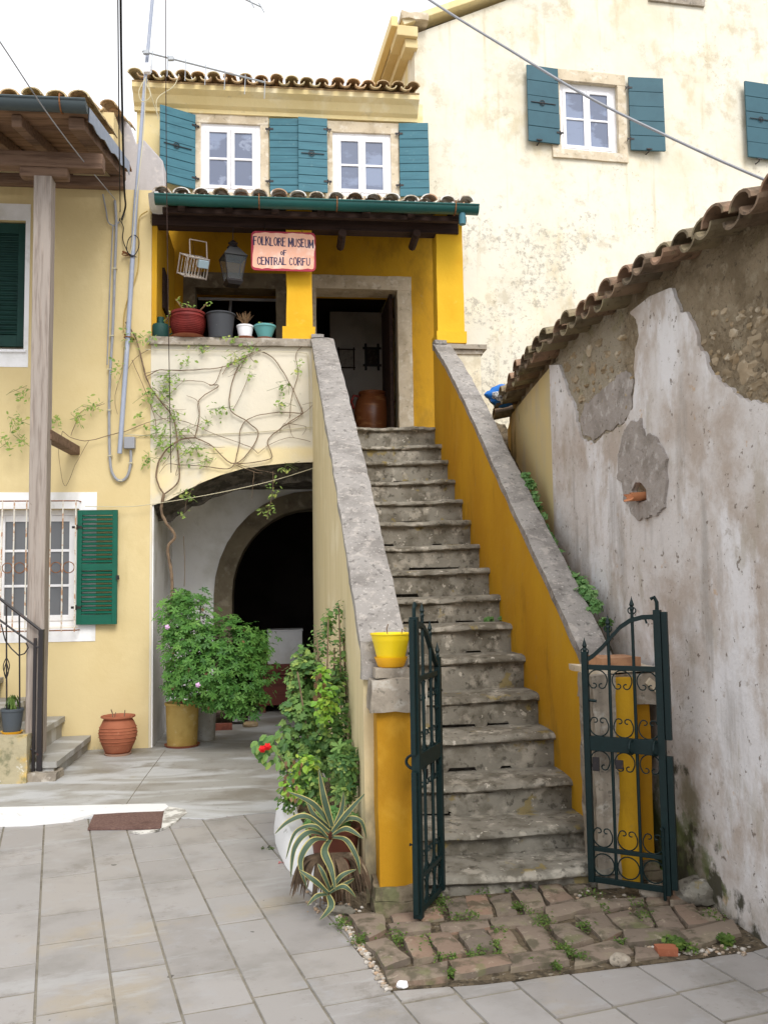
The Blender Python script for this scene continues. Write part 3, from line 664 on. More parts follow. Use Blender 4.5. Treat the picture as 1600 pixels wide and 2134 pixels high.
# ================================================================ MUSEUM HOUSE
mh = fthing('museum_house', 'cream and yellow two-storey museum house with a tiled porch and teal shutters', 'house', F)
ux = lambda px, py, v=0: F.p(px, py, v)[0]
wz = lambda px, py, v=0: F.p(px, py, v)[1]
FL = HS[16]                                     # porch floor
uL, uR = 0.0, ux(1012, 720)                     # ends of the porch
usl = (F.i @ (Sf.m @ Vector((-SW-CWL, yF, 0)))).x  # left face of stair wall in F
usr = (F.i @ (Sf.m @ Vector((CW, yF, 0)))).x
zs = wz(500, 722)                               # underside of sill
# arch of the undercroft in the front wall
ap = [F.p(*p) for p in ((322, 1052), (352, 1042), (385, 1024), (420, 1006), (460, 990), (505, 977), (550, 970), (600, 965), (650, 963))]
lp = [(uL, 0), (uL+.02, 0), (uL+.02, ap[0][1])]+ap+[(usl+.05, ap[-1][1]+.01), (usl+.05, zs), (uL, zs)]
VT = .36
m = MB().plate([lp], 0, VT); m.build('front_wall', m_parapet, mh)
# masonry ring of the outer arch (recessed a little, dark)
ring = [(u, w-.003) for u, w in ap]+[(usl+.05, ap[-1][1])]
m = MB(); nv = 10; vs = []; fs = []; M2 = 3
rr_ = random.Random(2)
rp = []
for (a, b) in zip(ring, ring[1:]):
    for t in range(4): rp.append((a[0]+(b[0]-a[0])*t/4, a[1]+(b[1]-a[1])*t/4))
rp.append(ring[-1])
for i, (u, w) in enumerate(rp):
    for j in range(7):
        n_ = noise.noise(Vector((u*7, j*1.1, 3)))*.025
        vs.append((u, -.006+.066*j, w+.012+n_-.02-.022*j))
for i in range(len(rp)-1):
    for j in range(6): a = i*7+j; fs.append((a, a+1, a+8, a+7))
m.add(vs, fs)
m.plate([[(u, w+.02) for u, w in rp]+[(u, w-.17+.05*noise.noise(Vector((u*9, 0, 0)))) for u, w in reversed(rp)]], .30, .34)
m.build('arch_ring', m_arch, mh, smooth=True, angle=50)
# undercroft: left side wall, ceiling
m = MB().box(uL-.02, uL+.035, VT-.36+.02, VM, 0, 2.62); m.build('side_wall', m_white, mh)
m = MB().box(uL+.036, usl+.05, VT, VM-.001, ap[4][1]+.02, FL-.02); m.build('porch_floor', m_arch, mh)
# right part of the front wall beyond the stairs
m = MB().box(usr-.03, uR-.06, 0, VT, 0, zs-.002); m.build('front_wall', m_big, mh)
m = MB().box(usl+.05, usr-.03, .05, VM-.001, 0, FL-.045); m.build('landing', m_stone, mh)
m = MB().box(usr-.03, uR-.06, VT, VM-.001, FL-.3, FL-.01); m.build('porch_floor', m_stone, mh)
# sill slabs
zt = wz(500, 708)
m = MB().gbox(uL-.04, usl+.06, -.05, VT+.03, zs, zs+.035, d=.07).gbox(uL-.02, usl+.06, -.025, VT+.02, zs+.036, zt+.015, d=.07)
m.build('sill', m_stone, mh, amp=.006, freq=6, smooth=True, angle=50)
m = MB().gbox(usr-.06, uR, -.05, VT+.03, zs+.0, zs+.05, d=.07).gbox(usr-.06, uR-.04, -.02, VT+.02, zs-.05, zs-.002, d=.07)
m.build('sill', m_stone, mh, amp=.006, freq=6, seed=4, smooth=True, angle=50)
# main wall lower (ochre), door + window + stone arch openings
dv = VM
def rect(px0, py0, px1, py1, v, pad=0): a = F.p(px0, py1, v); b = F.p(px1, py0, v); return (a[0]-pad, b[0]+pad, a[1]-pad, b[1]+pad)
dl, dr, _, dt = rect(657, 604, 829, 700, dv); wl_, wr_, _, wt_ = rect(405, 602, 577, 700, dv); wb_ = FL+.62
ue = ux(935, 600, VM)
sp_ = wz(620, 480, VM)
m = MB().plate([[(uL-.02, FL-.02), (dl, FL-.02), (dl, dt), (dr, dt), (dr, FL-.02), (ue, FL-.02), (ue, 6.10), (uL-.02, 6.10)],
                [(wl_, wb_), (wr_, wb_), (wr_, wt_), (wl_, wt_)]], VM, VM+.4)
m.build('porch_back_wall', m_ochre, mh)
# stone arch doorway under the porch
cx, cw = F.p(665, 1500, VM)[0], 0
aL = ux(484, 1300, VM); aTop = wz(640, 1060, VM); aC = (ux(484, 1300, VM)+ux(815, 1300, VM))/2; aR = aC*2-aL
spr = wz(500, 1240, VM); rad = (aR-aL)/2; rh = aTop-spr
arc = [(aC-rad*cos(t), spr+rh*sin(t)) for t in [pi*i/18 for i in range(19)]]
m = MB().plate([[(uL-.02, 0), (aL-.0, 0)]+arc+[(aR, 0), (aR+.15, 0), (aR+.15, FL-.03), (uL-.02, FL-.03)]], VM, VM+.4); m.build('undercroft_wall', m_white, mh)
bw = aL-ux(446, 1300, VM)
arco = [(aC-(rad+bw)*cos(t), spr+(rh+bw)*sin(t)) for t in [pi*i/18 for i in range(19)]]
m = MB().plate([[(aL, 0)]+arc+[(aR, 0), (aR+bw, 0)]+list(reversed(arco))+[(aL-bw, 0)]], VM-.03, VM-.002)
vs = []; fs = []
al = [(aL, 0)]+arc+[(aR, 0)]
for i, (u, w) in enumerate(al): vs += [(u+.002, VM-.03, w-.002), (u+.002, VM+.41, w-.002)]
for i in range(len(al)-1): fs.append((2*i, 2*i+1, 2*i+3, 2*i+2))
m.add(vs, fs)
m.build('arch_surround', m_dstone, mh)
# room behind: closed dark boxes (walls, floor, ceiling)
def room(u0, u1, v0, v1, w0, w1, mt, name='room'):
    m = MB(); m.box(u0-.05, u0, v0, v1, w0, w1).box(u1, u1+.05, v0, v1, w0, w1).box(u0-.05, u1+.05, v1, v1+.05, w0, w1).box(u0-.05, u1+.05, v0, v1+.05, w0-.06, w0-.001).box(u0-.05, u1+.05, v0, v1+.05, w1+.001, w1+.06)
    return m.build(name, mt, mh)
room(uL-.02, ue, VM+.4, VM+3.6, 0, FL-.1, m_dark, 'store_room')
m = MB().box(uL-.02, ue, VM+.2, VM+.4, FL-.3, FL-.03); m.build('porch_floor', m_dark, mh)
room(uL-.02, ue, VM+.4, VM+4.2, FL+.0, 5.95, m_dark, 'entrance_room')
# whitewashed partition inside the doorway
pl_ = VM+2.6
a = F.p(690, 890, pl_); b = F.p(830, 652, pl_)
MB().box(a[0], b[0]+.15, pl_, pl_+.08, FL+.001, b[1]).build('partition', m_room, mh)
# stone surrounds
t_ = abs(ux(858, 700, dv)-dr)
m = surround(dl, dr, FL, dt, t_, VM-.03, VM+.3, tt=wz(700, 575, dv)-dt, tb=0); m.build('door_surround', m_frame, mh, amp=.006, freq=6, smooth=True, angle=50)
m = surround(wl_, wr_, wb_, wt_, .13, VM-.03, VM+.25, tt=wz(480, 570, dv)-wt_, tb=.1); m.build('window_surround', m_dstone, mh, amp=.006, freq=6, smooth=True, angle=50)
MB().box(dr-.10, dr-.06, VM+.12, VM+1.0, FL+.01, dt-.02).build('door_leaf', m_dwood, mh)
# window of the porch: slanting dark frame bars
m = MB(); m.tube([(wl_+.3, VM+.5, wb_), (wl_+.42, VM+.5, wt_)], .02, 6).tube([(wl_+.02, VM+.3, wt_-.05), (wr_, VM+.3, wt_-.05)], .02, 6); m.build('window_bars', m_conduit, mh)
# porch side wall at left, ochre inside
a = F.p(310, 460); zp = wz(325, 455)
m = MB().box(uL-.02, uL+.05, .03, VM-.002, FL-.02, zp+.25); m.build('porch_side_wall', m_ochre, mh)
b_ = F.hit(344, 610, 0, uL+.06)
MB().box(uL+.051, uL+.075, b_.y-.16, b_.y+.22, wz(350, 650, b_.y), wz(350, 568, b_.y)).build('dark_plaque', m_dwood, mh)
# pillars of the porch
def ppillar(p0, p1, b0, b1, yb0, seed, v=0.03):
    u0, u1 = ux(p0, 620, v), ux(p1, 620, v); z1 = wz(620, 445, v)+.1
    m = MB().gbox(u0, u1, v, v+.26, zt, z1, d=.12); o = m.build('porch_pillar', m_ochre2, mh, amp=.007, freq=4, seed=seed, smooth=True, angle=50)
    u0, u1 = ux(b0, 700, v-.03), ux(b1, 700, v-.03)
    m = MB().gbox(u0, u1, v-.035, v+.30, zt+.005, wz(620, yb0, v-.03), d=.08); m.build('plinth', m_ochre2, o, amp=.006, freq=5, seed=seed, smooth=True, angle=50)
ppillar(597, 651, 589, 657, 680, 1); ppillar(911, 966, 910, 972, 685, 2)
# beams and roof of the porch
ge = -.32; wg = wz(650, 440, ge); sl = radians(17)
uA, uB = ux(326, 430, ge), ux(990, 445, ge)
m = MB().box(uL-.02, uB-.12, .0, .16, wz(650, 478, 0), wz(650, 478, 0)+.12)
m.box(uA+.05, uB-.08, ge+.08, ge+.14, wg-.03, wg+.03)
for i in range(7):
    u = uA+.25+i*(uB-uA-.45)/6
    Mx = Matrix.Translation(Vector((u, ge+.05, wg-.0))) @ Matrix.Rotation(sl, 4, 'X'); m.box(-.04, .04, 0, 2.05, -.02, .06, M=Mx)
for px in (712, 865):
    u = ux(px, 490, .05); m.tube([(u, .3, wz(px, 492, 0)-.01), (u, -.08, wz(px, 492, 0)+.01)], .045, 8)
m.build('porch_beams', m_dwood, mh, bevel=.006)
Mx = Matrix.Translation(Vector((0, ge+.02, wg+.066))) @ Matrix.Rotation(sl, 4, 'X')
MB().box(uA+.01, uB-.03, 0, 2.02, 0, .025, M=Mx).build('porch_ceiling', m_dwood, mh)
roof_tiles(uA-.04, uB+.0, ge-.04, wg+.10, 2.0, sl, seed=3, rows=5).build('porch_roof_tiles', m_tile2, mh)
# gutter
def gutter(parent, u0, u1, v, w, r, mt, slope=0, hooks=()):
    m = MB(); vs = []; fs = []; n = 10; K = 14
    for e in range(K+1):
        u = u0+(u1-u0)*e/K
        for q in (r, r-.006):
            for k in range(n+1):
                a = pi+pi*k/n; vs.append((u, v+cos(a)*q, w+sin(a)*q+slope*(u-u0)+.003*sin(e*2.1)))
    S_ = 2*(n+1)
    for e in range(K):
        b = e*S_; c = b+S_
        for k in range(n): fs.append((b+k, c+k, c+k+1, b+k+1)); fs.append((b+n+1+k, b+n+2+k, c+n+2+k, c+n+1+k))
        fs.append((b, b+n+1, c+n+1, c)); fs.append((b+n, c+n, c+2*n+1, b+2*n+1))
    m.add(vs, fs)
    for e in (0, K): m.add([(u0+(u1-u0)*e/K, v+cos(pi+pi*k/n)*r, w+sin(pi+pi*k/n)*r) for k in range(n+1)], [tuple(range(n+1))])
    m.tube([(u0, v-r, w+.004), (u1, v-r, w+.004+slope*(u1-u0))], .011, 6)
    o = m.build('gutter', mt, parent, smooth=True, angle=50)
    if hooks:
        h = MB()
        for u in hooks:
            h.tube([(u, v+r+.02, w+.05)]+[(u, v+cos(a)*(r+.006), w+sin(a)*(r+.006)) for a in [pi*2-pi*k/8 for k in range(9)]]+[(u, v-r, w+.04), (u, v-r+.05, w+.06)], .007, 5)
        h.build('bracket', m_rust, o)
    return o
gt = gutter(mh, uA-.0, uB+.01, ge-.085, wg+.055, .075, m_gutter, slope=-.0, hooks=(uA+1.05, uA+1.85, uB-.24))
ud = ux(963, 465, ge-.08); MB().lathe([(.036, -.1), (.036, .02)], c=(ud, ge-.085, wg-.03), n=14).build('spout', m_teal, gt)
# upper wall
uT0, uT1 = ux(285, 300, VM), ux(866, 300, VM)
wT = wz(500, 232, VM)
wn = []
for (a0, a1, b0, b1) in ((417, 545, 262, 402), (692, 815, 281, 410)):
    u0, u1, w0, w1 = rect(a0, b0, a1, b1, VM+.02); wn.append((u0, u1, w0, w1))
m = MB().plate([[(uT0, 6.101), (uT1+.1, 6.101), (uT1+.1, wT+.2), (uT0, wT+.2)]]+[[(u0, max(w0, 6.12)), (u1, max(w0, 6.12)), (u1, w1), (u0, w1)] for u0, u1, w0, w1 in wn], VM, VM+.4)
m.build('upper_wall', m_cream, mh)
for i, (u0, u1, w0, w1) in enumerate(wn):
    m = surround(u0, u1, w0, w1, .09, VM-.025, VM+.03, tt=.13, tb=.08); wv = m.build('window', m_frame, mh, amp=.005, freq=6, smooth=True, angle=50)
    casement(wv, u0, u1, w0, w1, VM+.005)
MB().box(uT0, uT1, VM+.4, VM+.5, 5.9, wT).build('inner_wall', m_dark, mh)
# shutters of the upper windows
W0, W1 = wz(610, 398, VM), wz(610, 248, VM)
sh = lambda pa, pb, a, b, side, ang, seed: None
sw = ux(566, 300, VM-.05)
s_a = wn[0]; s_b = wn[1]
shutter(mh, ux(406, 300, VM-.04), wz(405, 396, VM-.04), wz(405, 240, VM-.04), .46, -1, 28, VM-.03, m_teal, 9, seed=1)
shutter(mh, ux(562, 300, VM-.04), wz(600, 404, VM-.04), wz(600, 249, VM-.04), .37, +1, 4, VM-.03, m_teal, 10, seed=2, holder=False)
shutter(mh, ux(682, 300, VM-.08), wz(640, 402, VM-.08), wz(640, 247, VM-.08), .37, -1, 3, VM-.075, m_teal, 9, seed=3)
shutter(mh, ux(832, 330, VM-.04), wz(870, 412, VM-.04), wz(870, 259, VM-.04), .38, +1, 6, VM-.03, m_teal, 9, seed=4, holder=False)
# cornice and top roof
uc0 = ux(276, 200, VM-.2)
prof = [(0, 0), (-.05, .0), (-.05, .05), (-.10, .08), (-.16, .16), (-.24, .20), (-.24, .26), (0, .26)]
m = MB(); vs = []; fs = []
wc = wz(500, 243, VM)-.0
for e, u in enumerate((uc0, uT1+.02)):
    for (dy, dz) in prof: vs.append((u, VM+dy, wc+dz))
n = len(prof)
for k in range(n): fs.append((k, (k+1) % n, n+(k+1) % n, n+k))
fs.append(tuple(range(n))); fs.append(tuple(range(2*n-1, n-1, -1)))
m.add(vs, fs); m.build('cornice', m_cream, mh)
roof_tiles(uc0-.05, uT1+.03, VM-.33, wc+.285, 1.9, radians(20), seed=5, rows=5).build('roof_tiles', m_tile3, mh)
Mx = Matrix.Translation(Vector((0, VM-.24, wc+.262))) @ Matrix.Rotation(radians(20), 4, 'X')
MB().box(uc0, uT1+.02, 0, 2.0, 0, .02, M=Mx).build('roof', m_mortar, mh)

# ================================================================ TALL CREAM HOUSE
rh_ = fthing('tall_house', 'tall cream house with stained plaster and slate blue shutters behind the porch', 'house', R)
rp_ = lambda px, py, v=0: R.p(px, py, v)
wtL = rp_(868, 72)[1]; xR = 9.5
win = [(1163, 1292, 153, 312)]
u0, w0 = rp_(1166, 312); u1 = rp_(1290, 320)[0]; w1 = rp_(1220, 172)[1]
hole = [(u0, w0), (u1, w0), (u1, w1), (u0, w1)]
a2 = rp_(1612, 330)
hole2 = [(a2[0]+.05, w0), (a2[0]+.75, w0), (a2[0]+.75, w1), (a2[0]+.05, w1)]
pk = (rp_(1100, -60)); 
gs = (rp_(1020, 2)[1]-rp_(905, 40)[1])/(rp_(1020, 2)[0]-rp_(905, 40)[0])
ap_ = 5.0
top = [(0, wtL), (ap_, wtL+.1+ap_*.46), (xR, wtL+.1+ap_*.46-(xR-ap_)*.42)]
m = MB().plate([[(0, -.1), (xR, -.1)]+[(xR, top[2][1]), (ap_, top[1][1]), (0, wtL)], hole, hole2], 0, .4)
m.build('front_wall', m_big, rh_)
MB().box(0, .35, .401, 6, 0, wtL).box(xR-.35, xR, .401, 6, 0, wtL).build('side_wall', m_cream, rh_)
MB().box(.3, xR-.3, .401, .5, 5.5, wtL-.2).build('inner_wall', m_dark, rh_)
m = surround(u0, u1, w0, w1, .11, -.03, .02, tt=.14, tb=.12); wv = m.build('window', m_frame, rh_, amp=.006, freq=6, smooth=True, angle=50)
casement(wv, u0, u1, w0, w1, .06, fr=.08)
m = surround(hole2[0][0], hole2[1][0], w0, w1, .11, -.03, .02, tt=.14, tb=.12); wv2 = m.build('window', m_frame, rh_)
casement(wv2, hole2[0][0], hole2[1][0], w0, w1, .06, fr=.08)
ws0, ws1 = rp_(1130, 300)[1]-.02, rp_(1130, 146)[1]
shutter(rh_, rp_(1161, 250)[0], ws0, ws1, rp_(1161, 250)[0]-rp_(1094, 250)[0], -1, 4, -.04, m_teald, 5, seed=6)
shutter(rh_, rp_(1307, 250)[0], rp_(1340, 320)[1], rp_(1340, 169)[1], rp_(1376, 250)[0]-rp_(1307, 250)[0], +1, 5, -.04, m_teald, 5, seed=7, holder=False)
shutter(rh_, rp_(1612, 250)[0], rp_(1580, 336)[1], rp_(1580, 180)[1], rp_(1612, 250)[0]-rp_(1545, 250)[0], -1, 4, -.04, m_teald, 5, seed=8)
# small holdbacks under the shutters
m = MB()
for px, py in ((1118, 303), (1345, 322), (1573, 342)):
    a, b = rp_(px, py); m.tube([(a, .02, b), (a, -.09, b), (a, -.1, b+.04)], .008, 5); m.box(a-.04, a+.04, -.11, -.095, b+.02, b+.035)
m.build('shutter_holdback', m_biron, rh_)
# stone band high on the gable
a = rp_(1350, 0); b = rp_(1465, 14)
MB().gbox(a[0], b[0], -.04, .1, b[1]-.02, b[1]+.25, d=.1).build('stone_band', m_stone, rh_, amp=.01)
# gable coping with tiles + left eave
m = MB(); Mg = Matrix.Translation(Vector((-.16, -.14, wtL+.03))) @ Matrix.Rotation(-math.atan(.46), 4, 'Y')
m.box(0, ap_*1.13, 0, .3, 0, .09, M=Mg); m.build('gable_coping', m_cream, rh_, bevel=.01)
m = MB().box(-.26, .02, -.14, .3, wtL-.12, wtL+.02).box(-.14, .03, -.08, .2, wtL-.24, wtL-.121); m.build('corner_bracket', m_yel, rh_, bevel=.01)
m = MB().gbox(-.2, .16, -.17, .22, wtL+.10, wtL+.2, d=.06); m.build('corner_stone', m_frame, rh_, amp=.02, freq=8, smooth=True)
m = MB().box(-.24, -.001, .3, 6, wtL-.05, wtL+.02).box(-.12, -.001, .2, 6, wtL-.16, wtL-.051); m.build('eave', m_yel, rh_)
m = MB().box(-.34, -.25, -.16, 6, wtL-.02, wtL+.12); m.build('gutter', mat('cream_gutter', S(224, 200, 140), rough=.5), rh_, bevel=.012)
sl2 = math.atan(.46)
for sgn, xa in ((1, -.2), (-1, xR+.2)):
    Mg = Matrix.Translation(Vector((xa, 0, wtL+.1))) @ (Matrix.Rotation(-sl2*sgn, 4, 'Y')) @ Matrix.Diagonal((sgn, 1, 1, 1))
    MB().box(0, 5.75, .1, 6, 0, .05, M=Mg).build('roof', m_tile, rh_)
# ================================================================ LEFT HOUSE
Lf = Frame(F.m @ Vector((-.001, 0, 0)), 6.5)
lh = fthing('left_house', 'yellow house on the left with green shutters and a timber eave on a post', 'house', Lf)
lpx = lambda px, py, v=0: Lf.p(px, py, v)
wl1, zt1 = lpx(205, 404)[1], None
e0 = lpx(0, 1066); e1 = lpx(160, 1308)
hl = [lpx(-28, 1312), lpx(163, 1308), lpx(163, 1060), lpx(-28, 1064)]
h2 = [lpx(-60, 728), lpx(50, 726), lpx(52, 460), lpx(-60, 463)]
H1 = (hl[0][0], hl[1][0], hl[0][1], hl[2][1]); H2 = (h2[0][0], h2[1][0], h2[0][1], h2[2][1])
R4 = lambda h: [(h[0], h[2]), (h[1], h[2]), (h[1], h[3]), (h[0], h[3])]
ztop = lpx(250, 396)[1]
ztr = lpx(300, 396)[1]
m = MB().plate([[(-5, -.05), (0, -.05), (0, ztr), (-5, ztop)], R4(H1), R4(H2)], 0, .4); m.build('front_wall', m_yel, lh)
# band beside the porch (pale strip)
# white painted borders, flat, 4 mm proud
def border(h, l, r, t, b, nm='painted_border'):
    m = MB(); o = [(h[0]-l, h[2]-b), (h[1]+r, h[2]-b), (h[1]+r, h[3]+t), (h[0]-l, h[3]+t)]
    m.plate([o, R4(h)], -.006, -.001); return m.build(nm, m_white, lh)
w1o = border(H1, .2, lpx(202, 1100)[0]-H1[1], lpx(100, 1026)[1]-H1[3], H1[2]-lpx(100, 1338)[1])
w2o = border(H2, .2, lpx(62, 600)[0]-H2[1], lpx(30, 425)[1]-H2[3], H2[2]-lpx(30, 765)[1])
# lower window
m = MB().box(H1[0], H1[1], .1, .14, H1[2], H1[2]+.02); 
win1 = m.build('window', m_wpaint, lh)
casement(win1, H1[0]+.01, H1[1]-.0, H1[2]+.02, H1[3], .12, glass=m_dglass, rows=3, fr=.06, sr=.06)
MB().box(H1[0], H1[1], .4, .5, H1[2]-.2, H1[3]+.2).build('inner_wall', m_dark, lh)
# pale curtain behind the panes
m = MB()
for i in range(14):
    m.lathe([(.035, H1[2]+.06), (.04, (H1[2]+H1[3])/2), (.035, H1[3]-.05)], c=(H1[0]+.06+i*.075+(.16 if i > 6 else 0), .30, 0), n=8)
m.build('curtain', m_room, lh)
# iron grille of the lower window
gv = -.10; m = MB()
gx = [lpx(p, 1200, gv)[0] for p in (-20, 3, 28, 54, 80, 104, 130, 157)]
za, zb = lpx(80, 1318, gv)[1], lpx(80, 1042, gv)[1]
for x in gx: m.tube([(x, gv, za), (x, gv, zb)], .0075, 6)
gr_ = m.build('window_grille', m_rustw, lh)
for z in (za+.015, zb-.01): MB().tube([(gx[0]-.1, .02, z), (gx[0]-.1, gv, z), (gx[-1]+.02, gv, z), (gx[-1]+.03, .02, z)], .007, 6).build('grille_rail', m_rust, gr_)
zc = lpx(80, 1183, gv)[1]
for a, b in zip(gx, gx[1:]):
    c = (a+b)/2; r = (b-a)/2-.008; MB().tube([(c+r*cos(t), gv, zc+r*sin(t)) for t in [2*pi*k/18 for k in range(19)]], .005, 5).build('ring', m_rust, gr_)
shutter(lh, lpx(162, 1200)[0]+.005, lpx(200, 1301)[1], lpx(200, 1064)[1], lpx(247, 1200, -.04)[0]-lpx(162, 1200, -.04)[0], +1, 3, -.03, m_green, style='louvre')
m = MB(); a, b = lpx(252, 1205); m.tube([(a-.02, .0, b), (a-.02, -.08, b)], .01, 6).box(a-.03, a+.0, -.1, -.08, b-.015, b+.03); m.build('shutter_holdback', m_biron, lh)
# upper window: closed green louvre
win2 = MB().box(H2[0], H2[1], .16, .2, H2[2], H2[3]).build('window', m_wpaint, lh)
x0_ = H2[0]+.03; x1_ = H2[1]-.005
m = MB(); m.box(x0_, x1_, .08, .1, H2[2]+.05, H2[3]-.0); m.box(x1_-.08, x1_, .05, .079, H2[2]+.05, H2[3]-.01); m.box(x0_, x0_+.06, .05, .079, H2[2]+.05, H2[3]-.01)
m.box(x0_+.06, x1_-.08, .051, .079, H2[3]-.12, H2[3]-.01).box(x0_+.06, x1_-.08, .051, .079, H2[2]+.05, H2[2]+.17)
m_dg = mat('deep_green_louvre_paint', S(30, 66, 60), [dict(c=S(20, 48, 46), s=6, lo=.4, hi=.7, a=.5)], rough=.6)
sh2 = m.build('shutter', m_dg, lh, bevel=.003)
s_ = MB(); a, b = H2[2]+.17, H2[3]-.12; n = int((b-a)/.05)
for i in range(n):
    Ms = Matrix.Translation(Vector(((x0_+x1_)/2-.01, .065, a+(i+.5)*(b-a)/n))) @ Matrix.Rotation(radians(35), 4, 'X'); s_.box(-(x1_-x0_)/2+.07, (x1_-x0_)/2-.07, -.018, .018, -.005, .005, M=Ms)
s_.build('louvres', m_dg, sh2)
m = MB().box(H2[0]-.0, H2[1]+.03, -.04, .1, H2[2]-.03, H2[2]-.001); m.build('sill', m_wpaint, win2, bevel=.005)
# timber eave: post, bolster, beams, rafters, boards, gutter, metal verge, tiles
vp_ = (Lf.i @ ony(80, 1570, 7.85)).y
zb_ = lpx(72, 1572, vp_)[1]; ztp = lpx(90, 366, vp_)[1]
b0, b1 = lpx(52, 1560, vp_)[0], lpx(88, 1560, vp_)[0]; t0, t1 = lpx(71, 372, vp_)[0], lpx(108, 372, vp_)[0]
m = MB(); n = 40; vs = []; fs = []
for i in range(n+1):
    t = i/n; z = zb_+(ztp-zb_)*t; x0_ = b0+(t0-b0)*t+.004*noise.noise(Vector((0, 0, z*2))); x1_ = b1+(t1-b1)*t+.004*noise.noise(Vector((5, 0, z*2))); y1_ = vp_+.15
    c = .006
    vs += [(x0_+c, vp_, z), (x1_-c, vp_, z), (x1_, vp_+c, z), (x1_, y1_, z), (x0_, y1_, z), (x0_, vp_+c, z)]
for i in range(n):
    for k in range(6): fs.append((i*6+k, i*6+(k+1) % 6, i*6+6+(k+1) % 6, i*6+6+k))
fs += [tuple(range(6)), tuple(n*6+k for k in range(6))]
m.add(vs, fs); m.build('eave_post', m_wood, lh)
vf = (Lf.i @ ony(180, 250, 7.35)).y
vm2 = vp_+.075
def bar(m, a, b, wd, ht):
    a, b = Vector(a), Vector(b); d = b-a; L = d.length; q = d.to_track_quat('Y', 'Z').to_matrix().to_4x4()
    return m.box(-wd/2, wd/2, 0, L, -ht/2, ht/2, M=Matrix.Translation(a) @ q)
m = MB(); za_ = ztp
bar(m, (lpx(45, 358, vp_)[0]-.02, vm2, za_+.045), (lpx(140, 358, vp_)[0], vm2, za_+.045), .13, .09)
bar(m, (-5, vm2, za_+.165), (lpx(215, 345, vp_)[0], vm2, za_+.165), .14, .145)
bar(m, (-5, -.05, ztop+.05), (lpx(262, 390, 0)[0], -.05, ztop+.05), .1, .12)
m.build('eave_beam', m_bwood, lh, bevel=.02, amp=.008, freq=3)
zE = za_+.30; zW = ztop+.30
sl3 = math.atan((zW-zE)/(0-vf))
for px in (-420, -300, -180, -60, 30, 150, 236):
    m = MB(); u = lpx(px, 300, vf)[0] if px < 200 else lpx(268, 380, -.1)[0]-.12
    bar(m, (u, vf+.06, zE-.055), (u, .2, zW-.055), .085, .10); m.build('rafter', m_bwood, lh, bevel=.008, amp=.004)
ur = lpx(262, 385, -.1)[0]
m = MB()
nb = 14
for i in range(nb):
    t0_, t1_ = i/nb, (i+1)/nb; ya, yb = vf+(0.3-vf)*t0_, vf+(0.3-vf)*t1_; z_ = zE+(zW-zE)*(ya-vf)/(0-vf)
    m.box(-5, ur, ya+.004, yb-.004, z_+.002+.004*(i % 2), z_+.024+.004*(i % 2))
m.build('soffit_boards', mat('eave_board_wood', S(132, 104, 84), [dict(c=S(88, 66, 52), s=5, st=(.4, 5, 5), lo=.42, hi=.65, a=.8), dict(c=S(160, 134, 110), s=12, st=(.4, 7, 7), lo=.55, hi=.7, a=.6, seed=3)], bump=[(18, .3, .005, (.4, 8, 8))]), lh)
gutter(lh, -5, lpx(186, 250, vf)[0], vf-.075, zE+.045, .075, mat('dull_green_gutter', S(70, 80, 84), rough=.5), hooks=(lpx(133, 240, vf)[0],))
roof_tiles(-5, ur+.02, vf-.03, zE+.09, 1.9, sl3, seed=8, rows=4).build('eave_tiles', m_tile3, lh)
Mx = MB(); d_ = .0
vs = []; fs = []
for i in range(13):
    t = i/12; y = vf-.02+(0.1-vf)*t; z_ = zE+(zW-zE)*t+.02
    wob = .02*sin(i*1.9)
    vs += [(ur+.004, y, z_-.10+wob), (ur+.012, y, z_-.10+wob), (ur+.004, y, z_+.03), (ur+.012, y, z_+.03)]
for i in range(12):
    a = i*4; b = a+4; fs += [(a, b, b+2, a+2), (a+1, a+3, b+3, b+1), (a, a+1, b+1, b), (a+2, b+2, b+3, a+3)]
Mx.add(vs, fs).build('metal_verge', mat('zinc_flashing', S(150, 160, 178), [dict(c=S(180, 188, 200), s=8, lo=.5, hi=.7, a=.6)], rough=.5, metal=.3), lh)
# parapet wall chunk and roof behind the eave
m_grey = mat('grey_render', S(184, 180, 182), [dict(c=S(150, 146, 148), s=3, st=(1, 1, .5), lo=.45, hi=.7, a=.8), dict(c=S(208, 202, 198), s=8, lo=.55, hi=.7, a=.6, seed=3)], bump=PB)
vq = .75
pts = [lpx(*p, vq) for p in ((192, 420), (346, 420), (340, 335), (300, 290), (285, 300), (272, 262), (252, 240), (200, 256))]
MB().plate([pts], vq, vq+.3).build('gable_wall', m_grey, lh, bevel=.015)
a = lpx(195, 262, .4); b = lpx(255, 255, .4)
MB().box(-5, b[0]-.02, .02, .6, ztop+.001, a[1]-.04).build('upper_wall', m_yel, lh)
roof_tiles(a[0]-1.3, b[0]+.02, .0, a[1]-.02, 2, radians(18), seed=9, rows=4).build('roof_tiles', m_tile3, lh)
# mortar fillet where the porch roof meets the left house
a = F.p(322, 425, -.1); MB().lump((a[0]+.04, .1, a[1]+.0), (.10, .5, .07), seed=3).build('mortar_fillet', m_white, lh)

